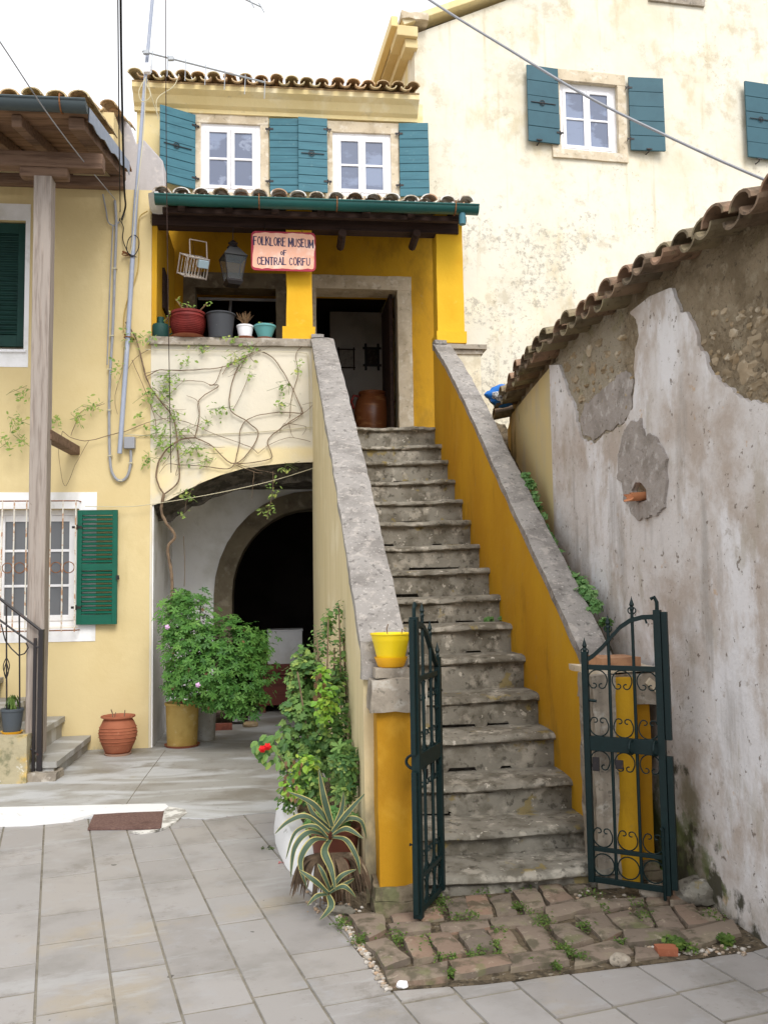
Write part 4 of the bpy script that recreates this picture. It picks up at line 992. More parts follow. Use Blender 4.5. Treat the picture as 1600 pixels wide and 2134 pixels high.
# ================================================================ OLD GARDEN WALL ON THE RIGHT
gw = fthing('old_garden_wall', 'tall old wall on the right with flaking white plaster, exposed rubble and a tile top', 'wall', Wl)
gp = lambda px, py, v=0: Wl.p(px, py, v)
m_rub = mat('rubble_mortar', S(146, 131, 108), [dict(c=S(114, 99, 77), s=4, lo=.42, hi=.64, a=.85), dict(c=S(170, 160, 142), s=1.8, lo=.28, hi=.42, a=.8, x=(-1.0, -.5)), dict(c=S(162, 150, 128), s=11, lo=.54, hi=.66, a=.7, seed=2), dict(c=S(124, 118, 70), s=3, lo=.6, hi=.7, a=.4, seed=6), dict(c=S(70, 60, 48), s=34, lo=.6, hi=.66, a=.6, seed=8)], bump=[(5, .9, .06), (20, .8, .025), (70, .6, .006)])
m_flak = mat('flaking_white_plaster', S(208, 203, 200), [dict(c=S(176, 162, 150), s=1.5, lo=.42, hi=.6, a=.9, d=12, r=.68), dict(c=S(222, 220, 221), s=1.8, st=(1, 1, .5), lo=.5, hi=.6, a=.9, seed=3, d=12, r=.66),
    dict(c=S(168, 158, 142), s=3.4, st=(1.4, 1.4, .5), lo=.55, hi=.68, a=.55, seed=12), dict(c=S(188, 150, 104), s=8, lo=.645, hi=.70, a=.55, seed=5), dict(c=S(152, 146, 140), s=2.6, st=(2.4, 2.4, .3), lo=.54, hi=.72, a=.6, seed=7),
    dict(c=S(110, 98, 86), s=22, lo=.64, hi=.68, a=.8, seed=9), dict(c=S(150, 138, 124), s=12, lo=.58, hi=.66, a=.5, seed=19, d=12, r=.75), dict(c=S(122, 114, 92), s=2.6, lo=.30, hi=.50, a=.9, seed=10, z=(.1, 1.5), zk=.42, x2=(-.4, 1.0), d=9), dict(c=S(60, 58, 42), s=4.5, lo=.36, hi=.45, a=.95, seed=13, z=(.0, 1.05), zk=.3, x2=(-.45, .9), d=10), dict(c=S(96, 106, 62), s=7, lo=.40, hi=.52, a=.7, seed=15, z=(.2, 1.1), zk=.35, x2=(-.6, .7), d=9),
    dict(c=S(120, 116, 106), s=2.2, lo=.5, hi=.7, a=.6, seed=17, z=(0, .5), zk=.3)], bump=[(2, .5, .04), (9, .5, .014), (40, .5, .005), (110, .3, .002)])
PT = .026     # plaster sheet thickness, its face is y=0; rubble core behind
ze = lambda u: 0
evx = [(1700, 435), (1600, 490), (1500, 532), (1450, 556), (1390, 598), (1322, 626), (1300, 662), (1240, 697), (1150, 756)]
eav = [gp(*p) for p in evx]                      # underside of the tiles
uN = 4.2                                         # reaches back past the camera
hN = eav[1][1]
corew = [(uN, -.05), (uN, hN-.02)]+[(u, w) for u, w in eav]+[(cu_, eav[-1][1]), (cu_, -.05)]
m = MB(); m.plate([corew], PT*.8, .5); core = m.build('rubble_core', m_rub, gw)
rj = random.Random(4)
def jag(pts, n=5, a=.010):
    out = []
    for p, q in zip(pts, pts[1:]):
        d = sqrt((q[0]-p[0])**2+(q[1]-p[1])**2); k = max(1, int(d/.02))
        for i in range(k):
            t = i/k; s_ = 0 if i == 0 and p is pts[0] else a
            x_ = p[0]+(q[0]-p[0])*t; z_ = p[1]+(q[1]-p[1])*t
            n1 = lambda q: noise.noise(Vector((x_*11, z_*11, q)))+.5*noise.noise(Vector((x_*30, z_*30, q)))
            out.append((x_+s_*3.0*n1(1), z_+s_*3.0*n1(9)))
    out.append(pts[-1]); return out
pA = [gp(*p) for p in ((1394, 600), (1420, 645), (1448, 700), (1480, 775), (1530, 822), (1600, 852), (1680, 880), (1750, 930))]
pB = [gp(*p) for p in ((1312, 650), (1330, 695), (1320, 730), (1322, 790), (1318, 850), (1300, 884), (1262, 905), (1236, 922), (1212, 918), (1200, 885), (1196, 850), (1180, 808), (1163, 760))]
loop = [(cu_, -.05), (uN, -.05), (uN, pA[-1][1]+.3)]+list(reversed(jag(pA)))+[gp(1352, 618)]+jag(pB)+[(cu_, eav[-1][1])]
# hole for the spout
hc = [gp(*p) for p in ((1322, 1040), (1320, 1022), (1328, 1005), (1340, 1006), (1351, 1020), (1352, 1042), (1336, 1048))]
m = MB().plate([loop, hc], 0, PT-.002); m.build('plaster', m_flak, gw)
# grey render patches (slightly proud, rough)
m_patch = mat('grey_render_patch', S(160, 152, 146), [dict(c=S(132, 124, 116), s=6, lo=.45, hi=.65, a=.8), dict(c=S(190, 184, 180), s=14, lo=.55, hi=.66, a=.7, seed=2), dict(c=S(90, 82, 72), s=30, lo=.62, hi=.68, a=.6, seed=4)], bump=[(9, .8, .025), (50, .6, .006)])
pc = jag([gp(*p) for p in ((1305, 895), (1335, 870), (1346, 905), (1372, 912), (1392, 950), (1390, 1010), (1388, 1050), (1370, 1072), (1330, 1082), (1306, 1050), (1292, 1000), (1290, 950), (1305, 895))], a=.012)[:-1]
m = MB().plate([pc, [(a, b) for a, b in hc]], -.016, -.0005); m.build('render_patch', m_patch, gw)
pd = jag([gp(*p) for p in ((1205, 870), (1215, 840), (1262, 800), (1300, 770), (1316, 790), (1312, 850), (1296, 880), (1258, 900), (1235, 915), (1214, 912), (1205, 870))], a=.012)[:-1]
m = MB().plate([pd], .012, .03); m.build('render_patch', m_patch, gw)
# rubble stones showing
m_st = mat('rubble_stone', S(156, 138, 110), [dict(c=S(140, 124, 100), s=7, lo=.45, hi=.65, a=.8), dict(c=S(200, 190, 172), s=12, lo=.55, hi=.68, a=.6, seed=2)], island=[S(164, 142, 108), S(138, 122, 98), S(172, 156, 132), S(148, 124, 92)], bump=[(20, .6, .01)])
m = MB(); rs2 = random.Random(9)
sa = [(1530,745,26,17),(1570,715,30,20),(1520,780,24,16),(1565,770,34,26),(1600,730,20,26),(1530,700,20,14),(1575,805,28,12),(1610,790,22,30),(1500,740,14,12),(1545,660,22,12),(1590,670,26,16),(1490,700,12,10),(1640,740,24,24),(1640,800,24,24),(1650,680,26,20),
      (1174,795,12,9),(1184,765,16,13),(1200,740,16,10),(1230,728,10,18),(1238,772,15,20),(1200,790,16,12),(1180,815,12,12),(1212,760,12,10),(1262,770,12,9),(1226,803,9,5),(1268,738,11,9),(1250,715,14,10),(1215,830,13,10),(1290,740,12,12),(1170,780,8,8),(1206,812,9,8),(1300,705,14,10)]
for i, (x, y, a, b) in enumerate(sa):
    u, w_ = gp(x, y, .03); d = (Wl.m @ Vector((u, 0, w_))).y/FPX
    k = 1.25 if x < 1350 else 1.0
    m.lump((u, .045, w_), (a*d*k*1.35, .035, b*d*1.05), seed=i, sub=3, amp=.55)
m.build('rubble_stones', m_st, gw, smooth=True)
m = MB()
for i in range(150):
    if i % 2: x, y = rs2.uniform(1450, 1690), rs2.uniform(640, 850)
    else: x, y = rs2.uniform(1170, 1325), rs2.uniform(700, 860)
    u, w_ = gp(x, y, .03); s_ = rs2.uniform(.008, .022)*(1.3 if i % 5 == 0 else 1)
    if w_ > hN-.12: continue
    m.lump((u, PT*.85, w_), (s_*1.3, s_*.7, s_), seed=i, sub=1, amp=.5)
m.build('rubble_chips', m_st, gw, smooth=False)
# dark recess + broken clay spout
uS, wS = gp(1337, 1036); 
MB().box(uS-.05, uS+.05, .20, .3, wS-.03, wS+.12).build('recess', m_dark, gw)
vs = []; fs = []; n = 10
for e in range(2):
    for q in (.058, .046):
        for k in range(n+1):
            a = pi+pi*k/n; vs.append((uS+cos(a)*q, (-.09 if e == 0 else .12)+(.02*sin(k) if e == 0 else 0), wS-.0+sin(a)*q*.8+.02+(.012 if e else 0)))
Mn = n+1
for k in range(n): fs += [(k, k+1, 2*Mn+k+1, 2*Mn+k), (Mn+k, 3*Mn+k, 3*Mn+k+1, Mn+k+1), (k, Mn+k, Mn+k+1, k+1)]
fs += [(0, 2*Mn, 3*Mn, Mn), (n, Mn+n, 3*Mn+n, 2*Mn+n)]
sp = MB().add(vs, fs).build('clay_spout', mat('fresh_terracotta', S(206, 140, 100), [dict(c=S(186, 118, 82), s=12, lo=.45, hi=.65, a=.7)]), gw, smooth=True, angle=40)
# tiles over the wall, two layers, following the eave read from the photo
def wall_tiles(fr, pts, seed, vfront=-.15, rise=radians(12), pitch=.215, r=.096):
    m = MB(); rr = random.Random(seed)
    pts = sorted(pts); u0, u1 = pts[0][0], pts[-1][0]; n = int((u1-u0)/pitch)
    def H(u):
        for (a, za), (b, zb) in zip(pts, pts[1:]):
            if a <= u <= b: return za+(zb-za)*(u-a)/(b-a)
        return pts[0][1] if u < u0 else pts[-1][1]
    for row in range(4):
        for lay in (0,):
            for i in range(n+1):
                u = u0+(i+.5)*pitch; j = lambda a: rr.uniform(-a, a)
                z = H(u)+lay*.075+row*.33*sin(rise)+j(.01); y = vfront+row*.33*cos(rise)
                m.tile(u+pitch/2+j(.012), y-.01+j(.03), z+.085, .42, rise, r*.93, False, dx=j(.012), th=.017)
                m.tile(u+j(.012), y+j(.035), z+.075+.03, .42, rise, r*rr.uniform(.94, 1.08), True, dx=j(.015), th=.017)
    return m
e2 = [(u, w) for u, w in eav if u < uN]; e2.sort(); e2.append((uN, e2[-1][1]))
e2 = [(u, w-.0) for u, w in e2]
wall_tiles(Wl, e2, 4).build('coping_tiles', m_tile, gw)
m = MB(); n = 24
lo = [(u, w-.001) for u, w in e2]
MB().plate([lo+[(u, w+.14) for u, w in reversed(lo)]], .03, .5).build('tile_bed', m_rub, gw)
# the yellow return and its tiles
g2 = fthing('yellow_garden_wall', 'short faded yellow wall under tiles between the grey plaster wall and the cream house', 'wall', W2)
p2 = lambda px, py, v=0: W2.p(px, py, v)
c_ = p2(1148, 900)[0]; f_ = p2(1066, 900)[0]; ztp2 = [p2(1148, 762), p2(1109, 808), p2(1066, 862)]
m = MB().plate([[(c_+.0, -.05), (c_+.0, ztp2[0][1]), ztp2[1], (f_, ztp2[2][1]), (f_-.25, ztp2[2][1]-.1), (f_-.25, -.05)]], .002, .4)
m.build('plaster', mat('faded_yellow_wall', S(204, 186, 136), [dict(c=S(186, 176, 150), s=3, st=(1, 1, .4), lo=.45, hi=.7, a=.8), dict(c=S(96, 92, 76), s=4, st=(1, 1, .4), lo=.45, hi=.62, a=.85, seed=4, x2=(-1.5, -.7), zk=.3)], bump=PB), g2)
tt2 = [(c_+.0, ztp2[0][1]), (ztp2[1][0], ztp2[1][1]), (f_, ztp2[2][1]), (f_-.3, ztp2[2][1]-.12)]
wall_tiles(W2, tt2, 6).build('coping_tiles', m_tile, g2)
tq = sorted(tt2)
MB().plate([tq+[(u, w+.14) for u, w in reversed(tq)]], .03, .5).build('tile_bed', m_rub, g2)
# ================================================================ IRON GATES
def leaf_gate(label):
    """hinge post at x=0, free end at x=LW"""
    LW = .385
    t = thing('iron_gate', label, 'gate', group='iron gate leaves at the foot of the stairs')
    m = MB()
    m.box(-.016, .016, -.016, .016, .03, 1.21); m.box(LW-.018, LW+.018, -.02, .02, .02, 1.43); m.box(LW+.02, LW+.05, -.012, .012, .05, .70); m.box(LW+.02, LW+.05, -.012, .012, .78, 1.42)
    for z, h in ((.045, .03), (.20, .022), (1.13, .026)): m.box(.016, LW-.018, -.009, .009, z-h/2, z+h/2)
    m.box(.016, LW-.018, -.014, .014, .70, .775)
    m.build('frame', m_iron, t, bevel=.002)
    arc = [(LW*x, 0, z) for x, z in ((0, 1.16), (.12, 1.19), (.25, 1.235), (.38, 1.29), (.5, 1.34), (.64, 1.375), (.8, 1.392), (.96, 1.395))]
    vs = []; fs = []
    for i, p in enumerate(arc): vs += [(p[0], y, p[2]+d) for y, d in ((-.011, -.012), (.011, -.012), (.011, .012), (-.011, .012))]
    for i in range(len(arc)-1):
        for k in range(4): fs.append((i*4+k, i*4+(k+1) % 4, i*4+4+(k+1) % 4, i*4+4+k))
    MB().add(vs, fs+[(0, 1, 2, 3), tuple(len(vs)-4+k for k in range(4))]).build('arched_rail', m_iron, t)
    def finial(x, z0, hgt):
        f = MB(); f.lathe([(.009, 0), (.012, .01), (.008, .02), (.013, .032), (.004, .06), (0, .078)], c=(x, 0, z0), n=8)
        for s in (-1, 1): f.tube([(x+s*r*cos(a)+s*.004, 0, z0+.004+r*sin(a)) for a, r in [(-pi/2+.0+k*.55, .020-.0012*k) for k in range(9)]], .0035, 5)
        return f
    for x in (LW/3, 2*LW/3):
        zt_ = 1.30 if x < LW/2 else 1.395
        b = MB().tube([(x, 0, .045), (x, 0, .70)], .0085, 8).tube([(x, 0, .775), (x, 0, zt_+.03)], .0085, 8).build('bar', m_iron, t, smooth=True, angle=40)
        finial(x, zt_+.03, 0).build('finial', m_iron, b, smooth=True, angle=30)
    finial(0, 1.21, 0).build('finial', m_iron, t, smooth=True, angle=30)
    MB().tube([(LW, 0, 1.43), (LW, 0, 1.47), (LW-.012, 0, 1.495), (LW-.03, 0, 1.485)], .010, 6).tube([(LW-.02, 0, 1.38), (LW-.05, 0, 1.40), (LW-.062, 0, 1.385), (LW-.055, 0, 1.36)], .006, 5).build('finial', m_iron, t)
    # C scrolls in every bay
    w_ = LW/3
    for bay in range(3):
        c = w_*(bay+.5)
        for zb, up in ((1.117, -1), (.775, 1), (.70, -1), (.211, 1)):
            m = MB(); R_ = w_*.40
            base = zb+up*R_
            P = []
            for s in (-1, 1):
                path = []
                for k in range(11):
                    a = -pi/2+s*(k*.215); path.append((c+R_*cos(a), 0, base+up*R_*sin(a)))
                # curl inwards
                ex, ez = path[-1][0], path[-1][2]
                q = R_*.42; 
                for k in range(1, 9):
                    a = k*.62; rr_ = q*(1-k*.07); path.append((ex-s*(q-rr_*cos(a))*1.0, 0, ez+up*(rr_*sin(a)*.9)))
                m.tube(path, .0036, 5)
            m.build('scroll', m_iron, t)
        m = MB(); R_ = w_*.43; m.tube([(c+R_*cos(a), 0, .1225+.055*sin(a)) for a in [2*pi*k/20 for k in range(21)]], .004, 5).build('ring', m_iron, t)
    la = MB()
    for x in (LW-.03, LW-.15): la.tube([(x, -.05*sin(a)-.012, .735+.035*cos(a)) for a in [pi*k/10 for k in range(11)]], .0075, 6)
    la.build('latch_loop', m_iron, t)
    MB().tube([(LW-.01, -.025, .0), (LW-.01, -.025, .35), (LW-.01, -.045, .35)], .008, 6).build('drop_bolt', m_iron, t)
    MB().tube([(.0, 0, .96), (.055, 0, .955)], .008, 6).build('stop', m_iron, t)
    MB().box(.03, .065, -.03, -.015, .60, .67).build('lock_case', m_biron, t, bevel=.003); MB().box(.15, .19, -.03, -.015, .62, .665).build('padlock', m_biron, t, bevel=.003)
    return t
gR = leaf_gate('dark green iron gate leaf swung open to the right of the steps, showing its scrolls')
a = onz(1234, 1862); b = onz(1384, 1886)
gR.location = a+Vector((0, 0, .03)); gR.rotation_euler.z = atan2(b.y-a.y, b.x-a.x)
gL = copy_tree(gR); gL['label'] = 'dark green iron gate leaf seen nearly edge-on beside the yellow pot pillar'
a = onz(921, 1875); b = onz(874, 1931)
gL.location = a+Vector((0, 0, .02)); gL.rotation_euler.z = atan2(b.y-a.y, b.x-a.x)

# ================================================================ SIGN, LANTERN, CAGE
GLY = {'F': [[(0,0),(0,1)],[(0,1),(.55,1)],[(0,.52),(.42,.52)]], 'O': 'O', 'L': [[(0,0),(0,1)],[(0,0),(.52,0)]], 'K': [[(0,0),(0,1)],[(.55,1),(.03,.45)],[(.2,.6),(.58,0)]],
 'R': [[(0,0),(0,1)],[(0,1),(.35,1),(.5,.88),(.5,.66),(.35,.52),(0,.52)],[(.3,.52),(.58,0)]], 'E': [[(0,0),(0,1)],[(0,1),(.52,1)],[(0,.52),(.4,.52)],[(0,0),(.54,0)]],
 'M': [[(0,0),(.04,1)],[(.04,1),(.36,.25)],[(.36,.25),(.68,1)],[(.68,1),(.72,0)]], 'U': [[(0,1),(0,.25),(.1,.04),(.28,0),(.46,.04),(.55,.25),(.55,1)]],
 'S': [[(.48,.86),(.34,1),(.14,.97),(.04,.8),(.12,.6),(.38,.44),(.5,.25),(.4,.05),(.2,0),(.02,.14)]], 'C': [[(.52,.82),(.4,.97),(.24,1),(.08,.84),(.02,.5),(.08,.16),(.24,0),(.4,.03),(.52,.18)]],
 'N': [[(0,0),(0,1)],[(0,1),(.55,0)],[(.55,0),(.55,1)]], 'T': [[(.28,0),(.28,1)],[(0,1),(.56,1)]], 'A': [[(0,0),(.28,1)],[(.28,1),(.56,0)],[(.12,.36),(.45,.36)]],
 'o': [[(.2+.2*cos(t),.3+.3*sin(t)) for t in [2*pi*k/12 for k in range(13)]]]}
GLY['O'] = [[(.3+.3*cos(t), .5+.5*sin(t)) for t in [2*pi*k/16 for k in range(17)]]]
def lettering(m, text, xc, z0, wid, hgt, th, y, seed=0, slope=0):
    rr = random.Random(seed); adv = []
    for ch in text: adv.append(.42 if ch == ' ' else (max(p[0] for s in GLY[ch] for p in s)+.24))
    tot = sum(adv)-.24; k = wid/tot; x = xc-wid/2
    def rib(p, q, w_):
        d = Vector((q[0]-p[0], q[1]-p[1])); L = d.length
        if L < 1e-6: return
        n = Vector((-d.y, d.x))/L*w_/2; e = d/L*w_*.35
        m.add([(p[0]-e.x+n.x, y, p[1]-e.y+n.y), (p[0]-e.x-n.x, y, p[1]-e.y-n.y), (q[0]+e.x-n.x, y, q[1]+e.y-n.y), (q[0]+e.x+n.x, y, q[1]+e.y+n.y)], [(0, 1, 2, 3)])
    for ch, a in zip(text, adv):
        if ch != ' ':
            jz = rr.uniform(-.04, .04)*hgt+slope*(x-xc); jh = rr.uniform(.95, 1.06)
            T_ = lambda p: (x+p[0]*k, z0+jz+p[1]*hgt*jh)
            for s in GLY[ch]:
                vert = len(s) == 2 and abs(s[0][0]-s[1][0]) < .1
                for p, q in zip(s, s[1:]): rib(T_(p), T_(q), th*(1.25 if vert else .8))
                if vert and ch != 'M' or ch == 'A' and s[0][1] != s[-1][1]:
                    for p in s:
                        if ch == 'A' and p[1] > .5: continue
                        c = T_(p); rib((c[0]-.10*k, c[1]), (c[0]+.10*k, c[1]), th*.5)
        x += a*k
Vs = -.10
sc_ = (F.m @ Vector((*[ux(590, 525, Vs), Vs], 0))).y/FPX
su, sz = F.p(591, 524, Vs)
sg_ = thing('museum_sign', 'hand-painted pink sign with crimson border reading FOLKLORE MUSEUM OF CENTRAL CORFU', 'sign', F.m @ Vector((su, Vs, sz)), F.r)
sw_, sh_ = 137*sc_/2, 86*sc_/2
def rrect(a, b, r, wob=0, seed=0):
    P = []
    for cx_, cz_, a0 in ((a-r, b-r, 0), (-a+r, b-r, 90), (-a+r, -b+r, 180), (a-r, -b+r, 270)):
        for k in range(6): t = radians(a0+k*18); P.append((cx_+r*cos(t), cz_+r*sin(t)))
    if wob:
        Q = []
        for p, q in zip(P, P[1:]+P[:1]):
            n_ = max(1, int(sqrt((p[0]-q[0])**2+(p[1]-q[1])**2)/.03))
            for i in range(n_): x_ = p[0]+(q[0]-p[0])*i/n_; z_ = p[1]+(q[1]-p[1])*i/n_; Q.append((x_+wob*noise.noise(Vector((x_*14, z_*14, seed))), z_+wob*noise.noise(Vector((x_*14, z_*14, seed+5)))))
        P = Q
    return P
MB().plate([rrect(sw_, sh_, .05)], -.006, .006).build('board', mat('crimson_sign_border', S(160, 40, 62), [dict(c=S(196, 90, 96), s=12, lo=.58, hi=.7, a=.6)], rough=.5), sg_)
MB().plate([rrect(sw_*.955, sh_*.90, .04, .016, 2)], -.009, -.0065).build('panel', mat('salmon_sign_paint', S(232, 176, 150), [dict(c=S(240, 206, 190), s=5, lo=.48, hi=.66, a=.8), dict(c=S(226, 150, 110), s=4, lo=.56, hi=.7, a=.6, seed=4)], rough=.5), sg_)
m = MB(); lettering(m, 'FOLKLORE MUSEUM', 0, sh_*.26, sw_*1.84, sh_*.40, .012, -.0105, 1, slope=-.03)
lettering(m, 'oF', 0, -sh_*.20, sw_*.17, sh_*.26, .010, -.0105, 2)
lettering(m, 'CENTRAL CORFU', 0, -sh_*.70, sw_*1.62, sh_*.36, .012, -.0105, 3)
m.build('lettering', mat('dark_blue_sign_paint', S(52, 48, 84), rough=.5), sg_)
MB().tube([(-.2, .0, sh_), (-.2, .06, sh_+.12)], .003, 4).tube([(.2, 0, sh_), (.2, .06, sh_+.12)], .003, 4).build('hanging_wires', m_biron, sg_)
# lantern
vl = .02; u_, z_ = F.p(486, 592, vl); sl_ = (F.m @ Vector((u_, vl, 0))).y/FPX
ln = thing('hanging_lantern', 'black four-sided glass lantern hanging under the porch beside the sign', 'lantern', F.m @ Vector((u_, vl, z_)), F.r+radians(18))
def frust(m, r0, z0, r1, z1, mi=0): 
    v = [(r*cos(a), r*sin(a), z) for r, z in ((r0, z0), (r1, z1)) for a in [pi/4+pi/2*k for k in range(4)]]
    return m.add(v, [(0, 1, 5, 4), (1, 2, 6, 5), (2, 3, 7, 6), (3, 0, 4, 7), (3, 2, 1, 0), (4, 5, 6, 7)], mi)
k = sl_
m = frust(MB(), 15*k*1.25, -4*k, 20*k*1.25, 3*k); frust(m, 20*k*1.25, 3*k, 18*k*1.25, 6*k)
m.build('base', m_biron, ln)
g_ = frust(MB(), 17*k*1.2, 6*k, 27*k*1.2, 57*k); g_.build('glass', mat('lantern_glass', S(96, 102, 104), rough=.12, spec=.5, alpha=.34), ln)
m = MB()
for q in range(4):
    a = pi/4+pi/2*q; m.tube([(17*k*1.23*cos(a), 17*k*1.23*sin(a), 6*k), (27*k*1.23*cos(a), 27*k*1.23*sin(a), 57*k)], .0055, 5)
for r, z in ((18, 7), (27, 57)):
    m.tube([(r*k*1.23*cos(pi/4+pi/2*q), r*k*1.23*sin(pi/4+pi/2*q), z*k) for q in range(5)], .006, 5)
m.build('frame', m_biron, ln)
m = frust(MB(), 29*k*1.25, 57*k, 10*k*1.25, 80*k)
m.build('roof', mat('lantern_roof', S(66, 66, 66), rough=.5, spec=.5), ln)
MB().lathe([(.0, 0), (.065, 0), (.05, .02), (.035, .03), (.055, .05), (.03, .07), (.012, .085), (.0, .09)], c=(0, 0, 79*k), n=14).tube([(0, 0, 97*k), (0, 0, 125*k)], .005, 5).build('crown', m_biron, ln)
# wooden cage
vc = -.02; u_, z_ = F.p(400, 575, vc)
cg = thing('bird_cage', 'small tilted wooden bird cage with grey feeder hanging under the porch', 'cage', F.m @ Vector((u_, vc, z_)), F.r)
Mc = Matrix.Rotation(radians(12), 4, 'Y') @ Matrix.Rotation(radians(24), 4, 'X') @ Matrix.Rotation(radians(34), 4, 'Z')
a_, b_c, h_ = .12, .10, .20
m = MB(); C8 = [(-a_, -b_c), (a_, -b_c), (a_, b_c), (-a_, b_c)]
for z in (0, h_):
    for p, q in zip(C8, C8[1:]+C8[:1]): m.tube([Mc @ Vector((*p, z)), Mc @ Vector((*q, z))], .0075, 4)
for p in C8: m.tube([Mc @ Vector((*p, -.01)), Mc @ Vector((*p, h_+.01))], .0085, 4)
for p in C8[:2]: m.tube([Mc @ Vector((p[0]*.8, p[1], h_)), Mc @ Vector((p[0]*.8, p[1]+.08, h_+.17))], .006, 4)
m.tube([Mc @ Vector((-a_*.8, -b_c+.08, h_+.17)), Mc @ Vector((a_*.8, -b_c+.08, h_+.17))], .006, 4)
m.build('frame', m_wood, cg)
m = MB()
for i in range(1, 7):
    t = -1+2*i/7
    for z in (0, h_): m.tube([Mc @ Vector((a_*t, -b_c, z)), Mc @ Vector((a_*t, b_c, z))], .003, 4)
    for y in (-b_c, b_c): m.tube([Mc @ Vector((a_*t, y, 0)), Mc @ Vector((a_*t, y, h_))], .0022, 4)
m.build('bars', m_rustw, cg)
MB().box(.0, .11, -.13, -.09, .11, .19, M=Mc).build('feeder', mat('grey_plastic', S(150, 170, 180), rough=.5), cg, bevel=.006)
MB().tube([Mc @ Vector((0, 0, h_)), (0, .05, .44)], .002, 4).build('string', m_black, cg)

# ================================================================ POTS
def pot(name, label, X, r1, r0, h, mt, rim=.012, smooth=True, bulge=0, rimh=.03, saucer=None, cat='plant pot', group=None, sr=1.12, n=32, rz=0, soil=True, sh=.022):
    t = thing(name, label, cat, X, rz, group)
    b = sh*.75 if saucer else 0
    prof = [(r0*.3, b), (r0, b)]
    for k in range(1, 9):
        q = k/9; prof.append((r0+(r1-r0)*q+bulge*sin(pi*q), b+(h-b-rimh)*q))
    prof += [(r1, h-rimh), (r1+rim, h-rimh+.003), (r1+rim*1.1, h-.004), (r1+rim*.4, h), (r1-rim*.5, h-.006), (r1-.02, h-.04), (.0, h-.04)]
    MB().lathe(prof, n=n).build('body', mt, t, smooth=smooth, angle=45)
    if saucer: MB().lathe([(0, 0), (r0*sr*.9, 0), (r0*sr+.01, sh), (r0*sr, sh), (r0*sr*.85, .006), (0, .006)], n=n).build('saucer', saucer, t, smooth=True, angle=40)
    if soil: MB().lathe([(r1-.021, h-.035), (r1*.5, h-.022), (0, h-.018)], n=n).build('soil', m_soil, t, smooth=True)
    return t
def sc_at(X): return (X-CP).dot(cf)/FPX
zS = zt+.017
def sillpos(px, v=.07): u = ux(px, 700, v); return F.m @ Vector((u, v, zS))
X = sillpos(392); k = sc_at(X)
p_red = pot('plant_pot', 'large dark red ribbed pot on the porch sill holding a leggy succulent', X, 33*k, 24*k, 56*k, m_redpot, bulge=.035, saucer=m_terra, sr=1.35, group='pots on the porch sill')
m = MB()
for i in range(11):
    z = .05+i*.017; q = z/(56*k); m.lathe([(24*k+9*k*q+.035*sin(pi*q)+.001, -.004), (24*k+9*k*q+.035*sin(pi*q)+.006, 0), (24*k+9*k*q+.035*sin(pi*q)+.001, .004)], c=(0, 0, z), n=32)
m.build('ribs', m_redpot, [o for o in bpy.data.objects if o.parent == p_red][0], smooth=True)
X = sillpos(460); pot('plant_pot', 'black plastic bucket pot on the porch sill beside the red pot', X, 29*k, 24*k, 54*k, mat('charcoal_plastic', S(64, 66, 70), [dict(c=S(120, 118, 116), s=30, lo=.68, hi=.72, a=.7)], rough=.5), rimh=.02, group='pots on the porch sill')
X = sillpos(511); p_tw = pot('plant_pot', 'little white pot of dry brown twigs on the porch sill', X, 17*k, 13*k, 30*k, m_wpaint, rimh=.02, rim=.006, saucer=m_terra, sr=1.4, group='pots on the porch sill')
X = sillpos(552); p_tu = pot('plant_pot', 'small turquoise pot on the porch sill nearest the yellow pillar', X, 22*k, 13*k, 31*k, mat('turquoise_plastic', S(98, 158, 158), [dict(c=S(196, 200, 196), s=2, lo=.5, hi=.6, a=.8, z2=(0, .05), zk=.5)], rough=.45), rimh=.025, rim=.008, saucer=m_terra, sr=1.1, group='pots on the porch sill')
# teal can
X = sillpos(335); t = thing('metal_can', 'dark teal metal can at the left end of the porch sill', 'can', X, F.r)
MB().lathe([(0, 0), (.088, 0), (.092, .01), (.092, .13), (.08, .15), (.035, .165), (.035, .23), (0, .23)], n=20).build('body', m_dg, t, smooth=True, angle=40)
MB().tube([(.07, 0, .03), (.12, 0, .06), (.12, 0, .12), (.06, 0, .145)], .007, 6).build('handle', m_dg, t)
# floor pots
X = onz(246, 1574); k = sc_at(X)
jar = thing('clay_jar', 'round ribbed terracotta jar with a flared rim standing by the yellow wall', 'jar', X)
prof = [(0, .03), (24*k, .03), (27*k, .05), (36*k, .16), (39*k, .23), (37*k, .30), (31*k, .365), (29*k, .38), (30*k, .39), (35*k, .40), (35*k, .415), (32*k, .418), (29*k, .40), (27*k, .36), (0, .35)]
MB().lathe([(r, z*.92) for r, z in prof], n=40).build('body', m_terra, jar, smooth=True, angle=60)
m = MB()
for z, r in ((.13, 33.5), (.16, 36.2), (.20, 38.2), (.24, 39), (.27, 38.2), (.30, 37.1)):
    m.lathe([(r*k, -.004), (r*k+.005, 0), (r*k, .004)], c=(0, 0, z*.92), n=40)
m.build('ribs', m_terra, jar, smooth=True)
MB().lathe([(0, 0), (24*k, 0), (28*k, .028), (26*k, .028), (22*k, .01), (0, .01)], n=32).build('saucer', mat('pale_pink_clay', S(190, 152, 132), rough=.8), jar, smooth=True, angle=40)
MB().tube([(-.05, 0, .33), (-.055, 0, .40), (-.07, 0, .44)], .006, 5).tube([(.05, .02, .33), (.06, .02, .43)], .005, 5).tube([(-.05, .02, .33), (-.03, .02, .41)], .004, 5).build('stalks', m_stem, jar)
X = onz(380, 1556); k = sc_at(X)
p_iv = pot('plant_pot', 'tall straight ochre glazed pot with a scrappy succulent outside the arch', X, 34*k, 31*k, 92*k, m_ivory, rim=.010, rimh=.03, saucer=m_terra, sr=1.12, sh=.03)
